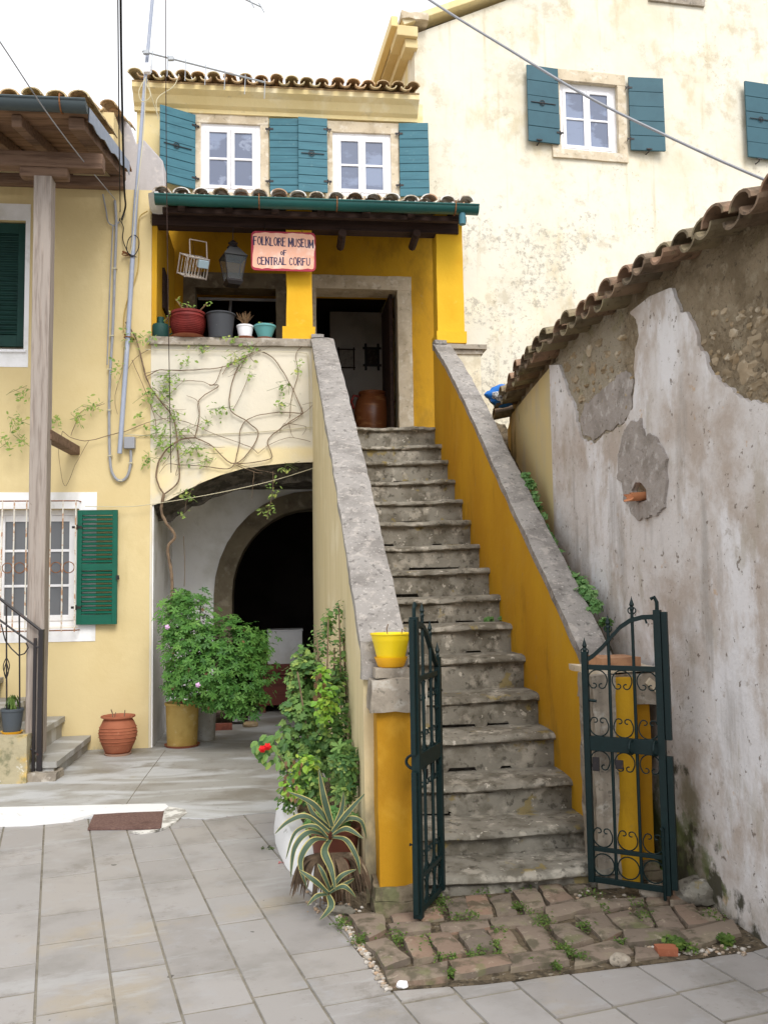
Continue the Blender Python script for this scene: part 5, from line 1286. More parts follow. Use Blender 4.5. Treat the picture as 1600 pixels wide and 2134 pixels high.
X = onz(425, 1542); k = sc_at(X)
p_gr = pot('plant_pot', 'pale grey concrete pot of the geranium, half behind the ochre pot', X, 26*k, 23*k, 86*k, m_conc, rimh=.02)
# small stuff on the arch floor
X = onz(462, 1522); b = thing('loose_brick', 'single red brick lying on the floor under the arch', 'brick', X, radians(12))
MB().gbox(-.12, .12, -.05, .05, 0, .075, d=.05).build('block', mat('red_brick', S(140, 84, 70), [dict(c=S(100, 60, 52), s=12, lo=.45, hi=.7, a=.8)], bump=[(30, .5, .006)]), b, amp=.006, freq=10)
X = onz(522, 1516); m = MB().lump((0, 0, .035), (.09, .06, .04), seed=3, sub=2); o = m.build('floor_stone', m_st, smooth=True); o.location = X; tag(o, 'small rounded stone on the floor beside the red brick', 'stone')
X = onz(470, 1512); b = thing('wooden_bench', 'low dark plank bench under the geranium in the archway', 'bench', X, F.r)
MB().box(-.28, .30, -.08, .12, .11, .14).build('seat', m_dwood, b, bevel=.004)
for s in (-.22, .24): MB().box(s-.02, s+.02, -.05, .09, 0, .11).build('leg', m_dwood, b)
# inside the arch: pale chest on a red-brown trunk
vv = VM+.75
u0, z0 = F.p(558, 1384, vv); u1, z1 = F.p(630, 1312, vv)
X = F.m @ Vector(((u0+u1)/2, vv+.25, 0)); w2 = (u1-u0)/2
t = thing('wooden_coffer', 'red-brown wooden coffer in the dark store behind the arch', 'coffer', X, F.r)
zz = z0-.005
m_trk = mat('red_brown_wood', S(112, 62, 54), [dict(c=S(80, 44, 38), s=5, st=(.4, 4, 4), lo=.45, hi=.7, a=.8)], rough=.6)
MB().box(-w2-.12, w2+.12, -.28, .28, .1, zz-.14).box(-w2-.14, w2+.14, -.30, .30, zz-.138, zz-.1).box(-w2-.11, w2+.11, -.27, .27, zz-.099, zz).build('case', m_trk, t, bevel=.01)
for sx in (-1, 1): MB().box(sx*(w2+.06)-.03, sx*(w2+.06)+.03, -.26, -.2, 0, .099).build('leg', m_trk, t)
t2 = thing('white_chest', 'pale painted chest standing on the red-brown coffer', 'chest', F.m @ Vector(((u0+u1)/2, vv+.25, zz)), F.r)
MB().box(-w2, w2, -.22, .22, 0, z1-zz-.02).build('case', m_white, t2, bevel=.006)
MB().box(-w2-.01, w2+.01, -.23, .23, z1-zz-.018, z1-zz).build('lid', m_white, t2, bevel=.004)
# inside the doorway: big jar and two framed pieces on the partition
vv = VM+.75; u_, z_ = F.p(776, 818, vv); k = (F.m @ Vector((u_, vv, 0))).y/FPX
bj = thing('storage_jar', 'big brown glazed storage jar just inside the museum door', 'jar', F.m @ Vector((u_, vv, FL)), F.r)
hh = z_-FL
MB().lathe([(0, 0), (.13, 0), (.17, hh*.2), (.245, hh*.55), (.25, hh*.72), (.215, hh*.88), (.17, hh*.95), (.19, hh*.98), (.185, hh), (.15, hh*.98), (.14, hh*.9), (0, hh*.9)], n=36).build('body', mat('brown_glaze', S(120, 70, 40), [dict(c=S(168, 120, 78), s=4, st=(1, 1, 4), lo=.5, hi=.66, a=.6)], rough=.3, spec=.5), bj, smooth=True, angle=50)
for s in (-1, 1): MB().tube([(s*.16, 0, hh*.93), (s*.25, 0, hh*.95), (s*.285, 0, hh*.86), (s*.25, 0, hh*.74)], .018, 8).build('handle', m_redpot, bj, smooth=True)
def framed(name, label, x0, y0, x1, y1, crossed):
    v = pl_-.012; a = F.p(x0, y1, v); b = F.p(x1, y0, v); cx_, cz_ = (a[0]+b[0])/2, (a[1]+b[1])/2; w_, h_ = (b[0]-a[0])/2, (b[1]-a[1])/2
    t = thing(name, label, 'picture', F.m @ Vector((cx_, v, cz_)), F.r)
    e = 1.0 if not crossed else 1.25; m = MB(); fw = .02 if not crossed else .035
    for s in (-1, 1):
        m.box(s*w_*.85-fw/2, s*w_*.85+fw/2, -.012, .008, -h_*e, h_*e); m.box(-w_*e, w_*e, -.018, -.0125, s*h_*.8-fw/2, s*h_*.8+fw/2)
    m.build('frame', m_biron if crossed else m_dwood, t)
    MB().box(-w_*.82, w_*.82, -.004, .008, -h_*.78, h_*.78).build('picture', mat(name+'_face', S(60, 54, 50) if crossed else S(168, 160, 150), [dict(c=S(110, 100, 90), s=20, lo=.5, hi=.6, a=.5)]), t)
    return t
framed('framed_print', 'thin-framed pale print on the white wall inside the doorway', 703, 724, 740, 771, False)
framed('carved_frame', 'black frame with crossed corners on the white wall inside the doorway', 760, 722, 790, 766, True)

# yellow pot on its stone on the left pillar
zc_ = hc_
X0 = Sf.m @ Vector((Sf.p(815, 1400, -.105)[0], -.105, zc_+.004)); k = sc_at(X0)
rs_ = thing('stone_block', 'small flat stone on the left gate pillar under the yellow pot', 'stone', X0, Sf.r)
MB().gbox(-.09, .09, -.07, .09, .0, .05, d=.04).build('block', m_stone, rs_, amp=.008, freq=9, smooth=True, angle=60)
X1 = X0+Vector((0, 0, .052))
m_yp = mat('yellow_plastic', S(236, 206, 20), rough=.4, spec=.5); m_yp2 = mat('amber_plastic', S(232, 172, 20), rough=.45, spec=.5)
yp = thing('plant_pot', 'bright yellow plastic pot with deep saucer on the left gate pillar', 'plant pot', X1)
h_ = (Sf.p(815, 1319, -.105)[1]-X1.z)
MB().lathe([(0, .025), (27*k, .025), (29*k, .04), (37*k, h_-.045), (38*k, h_-.04), (38.5*k, h_-.036), (41*k, h_-.01), (43*k, h_-.006), (43*k, h_), (40*k, h_-.002), (37*k, h_-.03), (0, h_-.03)], n=40).build('body', m_yp, yp, smooth=True, angle=35)
MB().lathe([(0, 0), (25*k, 0), (28*k, .006), (34*k, .045), (34.5*k, .05), (33*k, .05), (30*k, .03), (0, .02)], n=40).build('saucer', m_yp2, yp, smooth=True, angle=35)
MB().tube([(-.01, 0, h_-.04), (-.02, 0, h_+.02), (-.012, 0, h_+.045)], .0025, 4).tube([(.05, 0, h_-.04), (.06, 0, h_+.02), (.07, .0, h_+.01)], .0025, 4).tube([(.08, 0, h_-.03), (.12, -.01, h_+.005), (.125, -.01, h_-.07)], .002, 4).build('dry_stalks', m_dry, yp)

# blue sack on the roof edge
P_ = ony(1040, 838, 8.3); bs = thing('blue_sack', 'blue and white sack tied on the tiles behind the right stair wall', 'sack', P_, .2)
MB().lump((0, 0, .06), (.14, .12, .09), seed=5, sub=3, amp=.4).build('bag', mat('blue_plastic_sheet', S(40, 110, 190), [dict(c=S(60, 130, 210), s=6, lo=.5, hi=.6, a=.8)], rough=.4), bs, smooth=True)
MB().lump((.02, -.09, .04), (.11, .05, .05), seed=8, sub=3, amp=.4).build('netting', mat('white_netting', S(190, 190, 190), [dict(c=S(90, 90, 96), s=40, lo=.5, hi=.56, a=.9)], bump=[(60, .8, .01)]), bs, smooth=True)

# ================================================================ LEFT STEPS, PLINTH, RAILING
ls = fthing('side_steps', 'grey stone steps climbing left along the yellow wall beside the post', 'steps', Lf)
u1 = lpx(190, 1560)[0]; h1 = .14; u2 = lpx(136, 1530)[0]; vo = vp_-.02
us = [u1, u2, u2-.30, u2-.60, u2-.9, u2-1.2]
for i, u in enumerate(us):
    h = .15+i*.20; un = us[i+1] if i+1 < len(us) else u-.8
    m = MB().gbox(un-.03, u, vo, -.004, h-.05, h, d=.09).gbox(un-.03, u-.03, vo+.02, -.004, 0 if i == 0 else h-.23, h-.051, d=.1)
    m.build('step', m_conc, ls, amp=.006, freq=6, seed=i, smooth=True, angle=50)
MB().box(-5, us[-1]-.8, vo, -.004, 0, h).build('landing', m_conc, ls)
pa, pb = lpx(-60, 1600, vp_-.12), lpx(98, 1612, vp_-.12)
pl2 = fthing('stone_plinth', 'low lichened yellow plinth at the foot of the wooden post', 'plinth', Lf)
zp_ = lpx(40, 1532, vp_-.12)[1]
MB().gbox(pa[0]-.3, pb[0]-.16, vp_-.16, vp_+.16, 0, zp_, d=.07).build('block', mat('lichened_plinth', S(168, 158, 130), [dict(c=S(206, 170, 84), s=3, lo=.48, hi=.6, a=.8), dict(c=S(110, 110, 84), s=7, lo=.5, hi=.64, a=.8, seed=3), dict(c=S(220, 220, 214), s=10, lo=.6, hi=.66, a=.8, seed=6)], bump=[(10, .7, .02)]), pl2, amp=.018, freq=6, smooth=True)
MB().gbox(pb[0]-.17, pb[0]+.08, vp_-.12, vp_+.12, -.01, .07, d=.06).build('foot', m_stone, pl2, amp=.02, freq=8, smooth=True)
rv = vp_-.04
rl = fthing('iron_railing', 'dark iron stair railing with a ball baluster by the wooden post', 'railing', Lf)
q3 = lambda px, py: (lpx(px, py, rv)[0], rv, lpx(px, py, rv)[1])
m = MB(); m.tube([q3(-160, 1120), q3(-40, 1212), q3(0, 1247), q3(86, 1314)], .013, 6).tube([q3(-120, 1190), q3(0, 1292), q3(80, 1350)], .009, 6).tube([q3(-60, 1500), q3(82, 1570)], .008, 5); m.build('rails', m_biron, rl)
m = MB(); a = q3(83, 1585); m.box(a[0]-.02, a[0]+.02, rv-.02, rv+.02, .03, q3(84, 1312)[2]); m.build('post', m_biron, rl)
m = MB(); a = q3(70, 1585); m.box(a[0]-.012, a[0]+.012, rv-.01, rv+.01, .05, q3(70, 1330)[2]); m.build('post', m_biron, rl)
for px, y0, y1 in ((15, 1525, 1262), (42, 1500, 1283)):
    b = MB().tube([q3(px, y0), q3(px-1, y1)], .007, 6).build('baluster', m_biron, rl)
c = q3(14, 1392)
for a0 in range(4):
    m = MB().tube([(c[0]+.028*sin(pi*t/8)*cos(a0*pi/2+t*.2), c[1]+.028*sin(pi*t/8)*sin(a0*pi/2+t*.2), c[2]+.09-.18*t/8) for t in range(9)], .004, 4)
    m.build('basket_twist', m_biron, rl)
m = MB().tube([q3(55, 1340), (q3(60, 1350)), q3(52, 1362), q3(40, 1366), q3(25, 1352), q3(12, 1335), q3(3, 1300)], .006, 5); m.build('scroll', m_biron, rl)
X = Lf.m @ Vector((lpx(27, 1525, vp_)[0], vp_-.02, zp_+.0)); k = sc_at(X)
p_st = pot('plant_pot', 'dark grey pot on a yellow saucer standing on the lichened plinth', X, 22*k, 17*k, 52*k, mat('slate_plastic', S(72, 78, 84), rough=.5), rimh=.025, rim=.006, saucer=m_yp2, sr=1.15)
# stub beam under the upper window
a = lpx(96, 905, vp_+.1); b = lpx(160, 938, -.02)
m = MB(); bar(m, (a[0], vp_+.1, a[1]), (b[0]-.02, .02, b[1]), .10, .09); m.build('tie_beam', m_bwood, lh, bevel=.008, amp=.004)

# ================================================================ CABLES, MAST, CONDUITS
def wire(name, label, pts, r, mt, cat='cable', n=6, group=None):
    P = [Vector(p) for p in pts]; o = P[0].copy()
    c = MB().tube([p-o for p in P], r, n).build(name, mt, smooth=True); c.location = o
    return tag(c, label, cat, group)
def crv(pts, n=6):
    pts = [Vector(p) for p in pts]; out = []
    for i in range(len(pts)-1):
        p0 = pts[max(i-1, 0)]; p1 = pts[i]; p2_ = pts[i+1]; p3 = pts[min(i+2, len(pts)-1)]
        for k in range(n):
            t = k/n; out.append(.5*((2*p1)+(p2_-p0)*t+(2*p0-5*p1+4*p2_-p3)*t*t+(3*p1-p0-3*p2_+p3)*t**3))
    out.append(pts[-1]); return out
wire('overhead_cable', 'thick grey cable crossing in front of the tall cream house', crv([ony(680, -150, 6.2), ony(895, 0, 5.8), ony(1060, 103, 5.6), ony(1230, 205, 5.4), ony(1420, 298, 5.2), ony(1600, 378, 5.0), ony(1800, 455, 4.8)]), .0085, m_conduit)
fp = lambda px, py, v=-.03: F.m @ Vector((F.p(px, py, v)[0], v, F.p(px, py, v)[1]))
wire('telephone_wire', 'thin grey wire slanting down to a hook under the timber eave', crv([ony(-140, -120, 5.5), ony(0, 86, 6.2), ony(95, 230, 7.0), ony(170, 330, 7.8), fp(240, 415)]), .0055, m_conduit)
wire('power_cable', 'thick black cable hanging straight down at the corner of the left house', crv([ony(251, -150, 6.0), ony(253, 100, 7.0), ony(257, 300, 8.0), ony(260, 400, 8.6), fp(262, 430, -.08), fp(254, 458)]), .0095, m_black)
wire('power_cable', 'thin black cable left of the thick black one', crv([ony(245, -150, 6.0), ony(247, 100, 7.0), ony(249, 300, 8.0), fp(251, 430, -.08), fp(250, 460)]), .005, m_black)
wire('rope', 'thin dark rope hanging in front of the porch down to the vine', crv([ony(345, -150, 8.0), ony(347, 300, 8.1), ony(352, 700, 8.2), ony(357, 985, 8.3)]), .004, m_dwood)
mt_ = thing('antenna_mast', 'leaning aluminium television mast with two aerials against the left house', 'antenna', fp(250, 945, -.07))
O_ = mt_.location.copy(); rl_ = lambda P: Vector(P)-O_
MB().tube([rl_(fp(250, 945, -.07)), rl_(fp(268, 690, -.07)), rl_(fp(285, 395, -.07))], .024, 10).tube([rl_(fp(284, 410, -.08)), rl_(fp(300, 200, -.10)), rl_(fp(318, 0, -.12)), rl_(fp(330, -150, -.14))], .018, 10).build('mast', mat('galvanised_tube', S(158, 166, 184), [dict(c=S(184, 188, 196), s=8, lo=.5, hi=.7, a=.6)], rough=.45), mt_, smooth=True)
ba = Vector(fp(297, 107, -.2)); bb = Vector(fp(553, 172, .35))
m = MB().tube([rl_(ba), rl_(bb)], .010, 6)
for i, t in enumerate((.08, .2, .34, .5, .66, .83, 1.0)):
    p = ba+(bb-ba)*t; m.tube([rl_(p+Vector((0, -.01, .03))), rl_(p-Vector((.012, 0, .21-.02*i/7)))], .0045, 5)
for t in (0.03, .22): m.box(-.03, .03, -.02, .02, -.02, .02, M=Matrix.Translation(rl_(ba+(bb-ba)*t)))
m.build('aerial', m_metal, mt_)
ba = Vector(fp(325, -90, -.14)); bb = Vector(fp(545, 15, .2)); m = MB().tube([rl_(ba), rl_(bb)], .008, 6)
for t in (.9, 1.0): p = ba+(bb-ba)*t; m.tube([rl_(p+Vector((-.03, 0, .05))), rl_(p-Vector((-.03, 0, .06)))], .007, 5)
m.build('aerial', m_metal, mt_)
b = fp(307, 143, -.14); MB().box(-.035, .035, -.03, .03, -.05, .05, M=Matrix.Translation(rl_(b))).build('junction_box', m_wpaint, mt_, bevel=.006)
m = MB()
for px, py in ((262, 530), (266, 703)):
    a = F.p(px, py, -.07); m.tube([rl_(fp(px-6, py-6, -.07)), rl_(fp(px+14, py+4, 0))], .012, 5); m.tube([rl_(fp(px, py, -.07))+Vector((.035*cos(t), .035*sin(t), 0)) for t in [2*pi*k/10 for k in range(11)]], .006, 4)
m.build('bracket', m_rust, mt_)
m = MB(); m.tube([rl_(p) for p in crv([fp(305, 160, -.16), fp(290, 190, -.2), fp(297, 212, -.2), fp(314, 200, -.2), fp(306, 175, -.16)])], .004, 5)
m.tube([rl_(p) for p in crv([fp(304, 165, -.14), fp(301, 260, -.13), fp(293, 340, -.12), fp(283, 430, -.10), fp(277, 500, -.10), fp(272, 530, -.1)])], .0055, 5)
m.tube([rl_(p) for p in crv([fp(308, 165, -.14), fp(316, 200, -.1), fp(330, 245, -.0)])], .004, 5); m.tube([rl_(p) for p in crv([fp(373, 155, .3), fp(362, 180, .2), fp(328, 206, 0), fp(330, 248, 0)])], .004, 5)
m.build('aerial_lead', m_wcable, mt_)
m = MB().tube([rl_(p) for p in crv([fp(252, 460), fp(258, 475), fp(256, 495), fp(262, 515, -.05), fp(275, 535, -.1), fp(288, 520, -.1), fp(290, 500, -.1), fp(280, 490, -.09), fp(268, 500, -.07), fp(266, 525, -.1), fp(285, 536, -.1)])], .005, 5); m.build('cable_coil', m_black, mt_)
cd = thing('electric_conduit', 'grey conduit running down the yellow wall and looping up into a small box', 'conduit', fp(240, 420, -.02))
O_ = cd.location.copy()
m = MB().tube([rl_(p) for p in crv([fp(240, 418), fp(243, 470), fp(240, 560), fp(236, 680), fp(230, 780), fp(228, 860), fp(230, 960), fp(238, 992), fp(252, 1002), fp(266, 992), fp(273, 965), fp(273, 938)])], .014, 8); m.build('pipe', m_conduit, cd, smooth=True)
m = MB().tube([rl_(p) for p in crv([fp(215, 405), fp(222, 440), fp(226, 462), fp(238, 470), fp(249, 462)])], .008, 6).tube([rl_(p) for p in crv([fp(236, 470), fp(230, 590), fp(226, 700), fp(224, 760)])], .006, 6); m.build('cable', m_conduit, cd, smooth=True)
MB().box(-.055, .055, -.03, .03, -.06, .06, M=Matrix.Translation(rl_(fp(271, 923, -.04)))).build('junction_box', m_conduit, cd, bevel=.006)
m = MB()
for px, py in ((240, 560), (234, 700), (229, 770), (228, 855), (230, 950), (252, 1002), (273, 965)): m.box(-.022, .022, -.018, .016, -.006, .006, M=Matrix.Translation(rl_(fp(px, py))))
m.build('clips', m_wcable, cd)
wire('thin_pipe', 'thin ochre pipe on the wall edge just left of the porch', crv([fp(308, 440), fp(292, 452), fp(289, 480), fp(288, 560), fp(262, 640), fp(258, 690)]), .006, m_ivory, 'pipe')
wire('clothes_line', 'pale line sagging across the arch from the lower window', crv([fp(178, 1055, -.1), fp(240, 1056, -.1), fp(300, 1053, -.08), fp(430, 1032, -.06), fp(560, 1004, -.05), fp(655, 975, -.04)]), .004, m_wcable, 'line')
wire('wall_cable', 'pale cable pinned along the wall above the arch', crv([fp(262, 905), fp(320, 908, -.02), fp(420, 906, -.02), fp(540, 900, -.02), fp(650, 890, -.02)]), .005, m_wcable)
wire('sill_cable', 'cable clipped under the porch sill and down the corner', crv([fp(303, 728, -.035), fp(420, 731, -.035), fp(560, 733, -.035), fp(630, 735, -.03), fp(642, 750, -.02), fp(645, 830, -.02), fp(646, 900, -.02)]), .004, m_wcable)
# ================================================================ PLANTS
OV = ([(0, 0, 0), (.30, .35, .06), (.22, .75, .04), (0, 1, -.05), (-.22, .75, .04), (-.30, .35, .06)], [(0, 1, 2, 3), (0, 3, 4, 5)])
NR = ([(0, 0, 0), (.11, .35, .02), (.09, .75, .0), (0, 1, -.08), (-.09, .75, .0), (-.11, .35, .02)], [(0, 1, 2, 3), (0, 3, 4, 5)])
def lobed(n=5, deep=.5, k=3):
    P = [(0, .12, -.03)]; a0, a1 = -radians(150), radians(150); N = n*2*1+1
    T_ = []
    for i in range(n):
        c = a0+(a1-a0)*(i+.5)/n; h = (a1-a0)/n/2
        T_ += [(c-h, deep*.62), (c-h*.55, .82), (c-h*.2, .86 if k > 2 else 1), (c, 1), (c+h*.2, .86 if k > 2 else 1), (c+h*.55, .82)]
    T_.append((a1, deep*.62))
    for a, r in T_: P.append((sin(a)*r*.55, .12+.45+cos(a)*r*.55-.45*0-.0, .07*r*abs(sin(a*2.5))))
    P = [(x, y-.30, z) for x, y, z in P]
    return (P, [(0, i, i+1) for i in range(1, len(P)-1)])
def cutleaf(n=5):
    P = [(0, .0, -.02)]; Fc = []
    for i in range(n):
        a = radians(-125+250*i/(n-1)); L_ = 1.0-.16*abs(i-(n-1)/2)
        def q(r, s_): return (sin(a+s_)*r*.62, cos(a+s_)*r*.62+.12, .05*sin(r*3)-(.10*r if i in (0, n-1) else 0))
        b = len(P); P += [q(.28, -.42), q(.62*L_, -.36), q(.68*L_, -.16), q(.92*L_, -.20), q(1.0*L_, 0), q(.92*L_, .20), q(.68*L_, .16), q(.62*L_, .36), q(.28, .42)]
        Fc += [(0, b, b+1, b+2), (0, b+2, b+6), (b+2, b+3, b+4, b+5, b+6), (0, b+6, b+7, b+8)]
    return (P, Fc)
LB = cutleaf(5); IV = lobed(5, 1.05, 2)
def put(m, tm, pos, nrm, size, rr, mi=0, tip=None):
    n = Vector(nrm); n = n.normalized() if n.length > 1e-6 else Vector((0, 0, 1))
    t = Vector(tip) if tip is not None else Vector((rr.uniform(-1, 1), rr.uniform(-1, 1), rr.uniform(-1, .4)))
    t = t-n*t.dot(n); t = t.normalized() if t.length > 1e-5 else n.orthogonal().normalized(); s = t.cross(n)
    m.add([Vector(pos)+(s*p[0]+t*p[1]+n*p[2])*size for p in tm[0]], tm[1], mi)
def blob(m, c, r, n, size, tm, rr, mi=0, fill=.72, gap=.42, seed=0, frq=2.2, up=.5):
    c = Vector(c); k = 0; tries = 0
    while k < n and tries < n*6:
        tries += 1
        d = Vector((rr.gauss(0, 1), rr.gauss(0, 1), rr.gauss(0, 1))).normalized()
        nz = noise.noise(d*frq+Vector((seed*3.3, 0, 0)))
        q = rr.uniform(fill, 1.0)*(1+.28*nz)
        p = c+Vector((d.x*r[0], d.y*r[1], d.z*r[2]))*q
        if noise.noise(p*9+Vector((seed, 0, 0))) < gap-.6: continue
        nr = d*.8+Vector((rr.uniform(-.6, .6), rr.uniform(-.6, .3)-.25, rr.uniform(-.2, .7)+up))
        put(m, tm, p, nr, size*rr.choice((rr.uniform(.35, .8), rr.uniform(.7, 1.3))), rr, mi); k += 1
    return m
def at(px, py, Y): return ony(px, py, Y)
def stems(m, pts, r, n=5): return m.tube(crv(pts, 5), r, n)
rg = random.Random(21)
# scented geranium filling the arch
gx_ = onz(425, 1542)
ge_ = thing('geranium_bush', 'big bushy green geranium spilling out of the archway', 'plant', gx_)
O_ = gx_.copy()
m = MB()
GB = [(392, 1290, 8.95, 62, 62), (470, 1350, 8.9, 95, 62), (430, 1400, 8.75, 90, 66), (505, 1420, 8.9, 68, 62), (392, 1345, 8.8, 60, 60), (520, 1355, 9.1, 44, 44), (375, 1255, 9.1, 30, 26), (505, 1468, 8.85, 45, 28), (370, 1420, 8.75, 34, 40), (455, 1455, 8.8, 50, 26)]
for i, (x, y, Y, a, b) in enumerate(GB):
    k = Y/FPX; blob(m, at(x, y, Y)-O_, (a*k, .9*min(a, b)*k, b*k), int(a*b*.10)+50, .095, LB, rg, seed=i, fill=.5, up=.45, gap=.5)
    blob(m, at(x, y, Y)-O_, (a*k*1.18, .9*min(a, b)*k, b*k*1.18), int(a*b*.012)+8, .085, LB, rg, seed=i+50, fill=.85, up=.6)
m.build('foliage', m_leafA, ge_); m = MB()
for (x, y, Y, a, b) in GB: blob(m, at(x, y, Y)-O_, (a*Y/FPX*.9, .8*min(a, b)*Y/FPX, b*Y/FPX*.95), 7, .06, OV, rg, seed=x, fill=.8)
m.build('yellowed_leaves', m_dry, ge_)
m = MB()
for (x, y, Y, a, b) in GB:
    for q in range(4): stems(m, [Vector((rg.uniform(-.05, .05), 0, .36)), (at(x, y, Y)-O_)*.5+Vector((0, .05, .22)), at(x+rg.uniform(-a, a)*.7, y+rg.uniform(-b, b)*.6, Y)-O_], .006, 4)
m.build('stems', m_gstem, ge_)
for px, py in ((412, 1428), (348, 1307)):
    m = MB(); c = at(px, py, 8.45)-O_
    for q in range(5): put(m, OV, c, (cos(q*1.25), -1.2, sin(q*1.25)), .035, rg, tip=(cos(q*1.25), -.2, sin(q*1.25)))
    m.build('flower', mat('pale_violet_petal', S(220, 180, 220)), ge_)
# scrappy succulent in the ochre pot, red leaves
m = MB(); X = onz(380, 1556); zt_ = 92*sc_at(X)
sp_ = thing('potted_succulent', 'bare-stemmed succulent with red leaf rosettes in the ochre pot', 'plant', X+Vector((0, 0, zt_-.03)))
m.tube([(0, 0, 0), (-.02, 0, .12), (-.015, 0, .28)], .007, 5).tube([(-.02, 0, .02), (-.04, -.01, .10)], .009, 5).tube([(.04, 0, 0), (.10, -.02, .08)], .008, 5); m.build('stems', m_stem, sp_)
m = MB()
for c in ((-.045, -.01, .12), (-.01, -.02, .06), (.10, -.02, .09), (.05, -.03, .03)):
    for q in range(14): a = q*2.4; put(m, OV, Vector(c), (cos(a)*.6, sin(a)*.6, .8), .055, rg, mi=q % 2, tip=(cos(a), sin(a), .35))
m.build('rosettes', [mat('dark_red_leaf', S(124, 60, 56)), mat('dull_green_leaf', S(98, 104, 66))], sp_)
# plants of the sill pots
def sill_plant(name, label, px, zadd, fn):
    X = sillpos(px)+Vector((0, 0, zadd)); t = thing(name, label, 'plant', X); fn(t); return t
k = sc_at(sillpos(392))
def f1(t):
    m = MB(); L_ = MB()
    for tip, mid in (((.21, -.02, .13), (.10, -.02, .02)), ((-.13, 0, .18), (-.06, 0, .08)), ((-.2, -.02, .03), (-.1, 0, .05)), ((-.02, .02, .13), (0, 0, .06)), ((.03, 0, .10), (.02, 0, .05)), ((-.24, -.03, -.08), (-.16, -.02, .03))):
        m.tube(crv([(0, 0, 0), mid, tip], 4), .008, 5)
        for j in range(7): L_.v; c = Vector(tip)+Vector((rg.uniform(-.04, .04), rg.uniform(-.03, .03), rg.uniform(-.03, .02))); put(L_, OV, c, (rg.uniform(-1, 1), -1, 1), .035, rg)
    m.build('stems', m_dry, t); L_.build('leaves', m_leafV, t)
sill_plant('potted_succulent', 'leggy dry succulent sprawling from the large red sill pot', 392, 54*k-.02, f1)
def f2(t):
    m = MB()
    for i in range(60):
        a = rg.uniform(0, 2*pi); r = rg.uniform(0, .09); m.tube([(0, 0, 0), (r*.5*cos(a), r*.5*sin(a), .08), (r*cos(a)+rg.uniform(-.02, .02), r*sin(a), rg.uniform(.11, .18))], .0022, 3)
    m.build('twigs', m_dry, t)
sill_plant('dry_shrublet', 'bunch of dry brown twigs in the little white sill pot', 511, 30*k-.03, f2)
def f3(t):
    m = MB(); L_ = MB()
    for tip in ((.09, 0, .06), (-.05, 0, .07), (.0, 0, .05)):
        m.tube(crv([(0, 0, 0), (tip[0]*.4, 0, tip[2]*.9), tip], 3), .003, 4)
        for j in range(6): put(L_, OV, Vector(tip)*rg.uniform(.4, 1), (rg.uniform(-1, 1), -1, .6), .035, rg)
    m.build('stems', m_stem, t); L_.build('leaves', m_leafV, t)
sill_plant('potted_seedling', 'sparse yellowing sprigs in the turquoise sill pot', 552, 31*k-.03, f3)
X = Lf.m @ Vector((lpx(27, 1525, vp_)[0], vp_-.02, zp_+.0)); kk = sc_at(X)
t = thing('feathery_plant', 'feathery light green plant in the pot on the plinth', 'plant', X+Vector((0, 0, 50*kk-.03)))
m = MB()
for i in range(90):
    a = rg.uniform(0, 6.28); r = rg.uniform(0, .07); put(m, NR, (r*cos(a), r*sin(a), rg.uniform(0, .09)), (cos(a), sin(a), .3), .07, rg, tip=(cos(a)*.4, sin(a)*.4, 1))
m.build('foliage', m_leafM, t)

# planting bed beside the stairs: white curved kerb, soil
bedp = [(586, 1700), (574, 1716), (572, 1742), (580, 1775), (596, 1806), (618, 1832), (648, 1858), (690, 1886)]
outer = [onz(*p) for p in bedp]
outer[0] = onz(600, 1672)
bk = MB(); vs = []; fs = []
cb = [Vector((p.x, p.y, 0)) for p in crv(outer, 4)]; n = len(cb)
for i, p in enumerate(cb):
    t = (cb[min(i+1, n-1)]-cb[max(i-1, 0)]).normalized(); nn = Vector((t.y, -t.x, 0))
    if nn.x > 0: nn = -nn
    h = .17*max(.05, min(1, (n-i)/(n*.55)))+.01
    vs += [p+nn*.0, p-nn*.02+Vector((0, 0, h*.8)), p-nn*.05+Vector((0, 0, h)), p-nn*.14+Vector((0, 0, h)), p-nn*.16+Vector((0, 0, 0))]
for i in range(n-1):
    for k in range(4): a = i*5+k; fs.append((a, a+1, a+6, a+5))
fs += [(0, 1, 2, 3, 4), tuple((n-1)*5+k for k in range(5))]
o = bk.add(vs, fs).build('bed_kerb', m_kerb, smooth=True, amp=.006, freq=9, angle=50); tag(o, 'curved whitewashed kerb round the planting bed at the foot of the stairs', 'kerb')
sw1 = Sf.m @ Vector((-SW-CWL-.005, .3, 0)); sw2 = Sf.m @ Vector((-SW-CWL-.005, 2.6, 0)); sw0 = Sf.m @ Vector((-SW-CWL-.005, -.1, 0))
poly = [(p.x+.06, p.y) for p in cb]+[(sw0.x, sw0.y), (sw1.x, sw1.y), (sw2.x, sw2.y)]
MBs = MB().plate([poly], 0, .08, ax='z'); tag(MBs.build('bed_soil', m_soil, amp=.0), kind='structure')
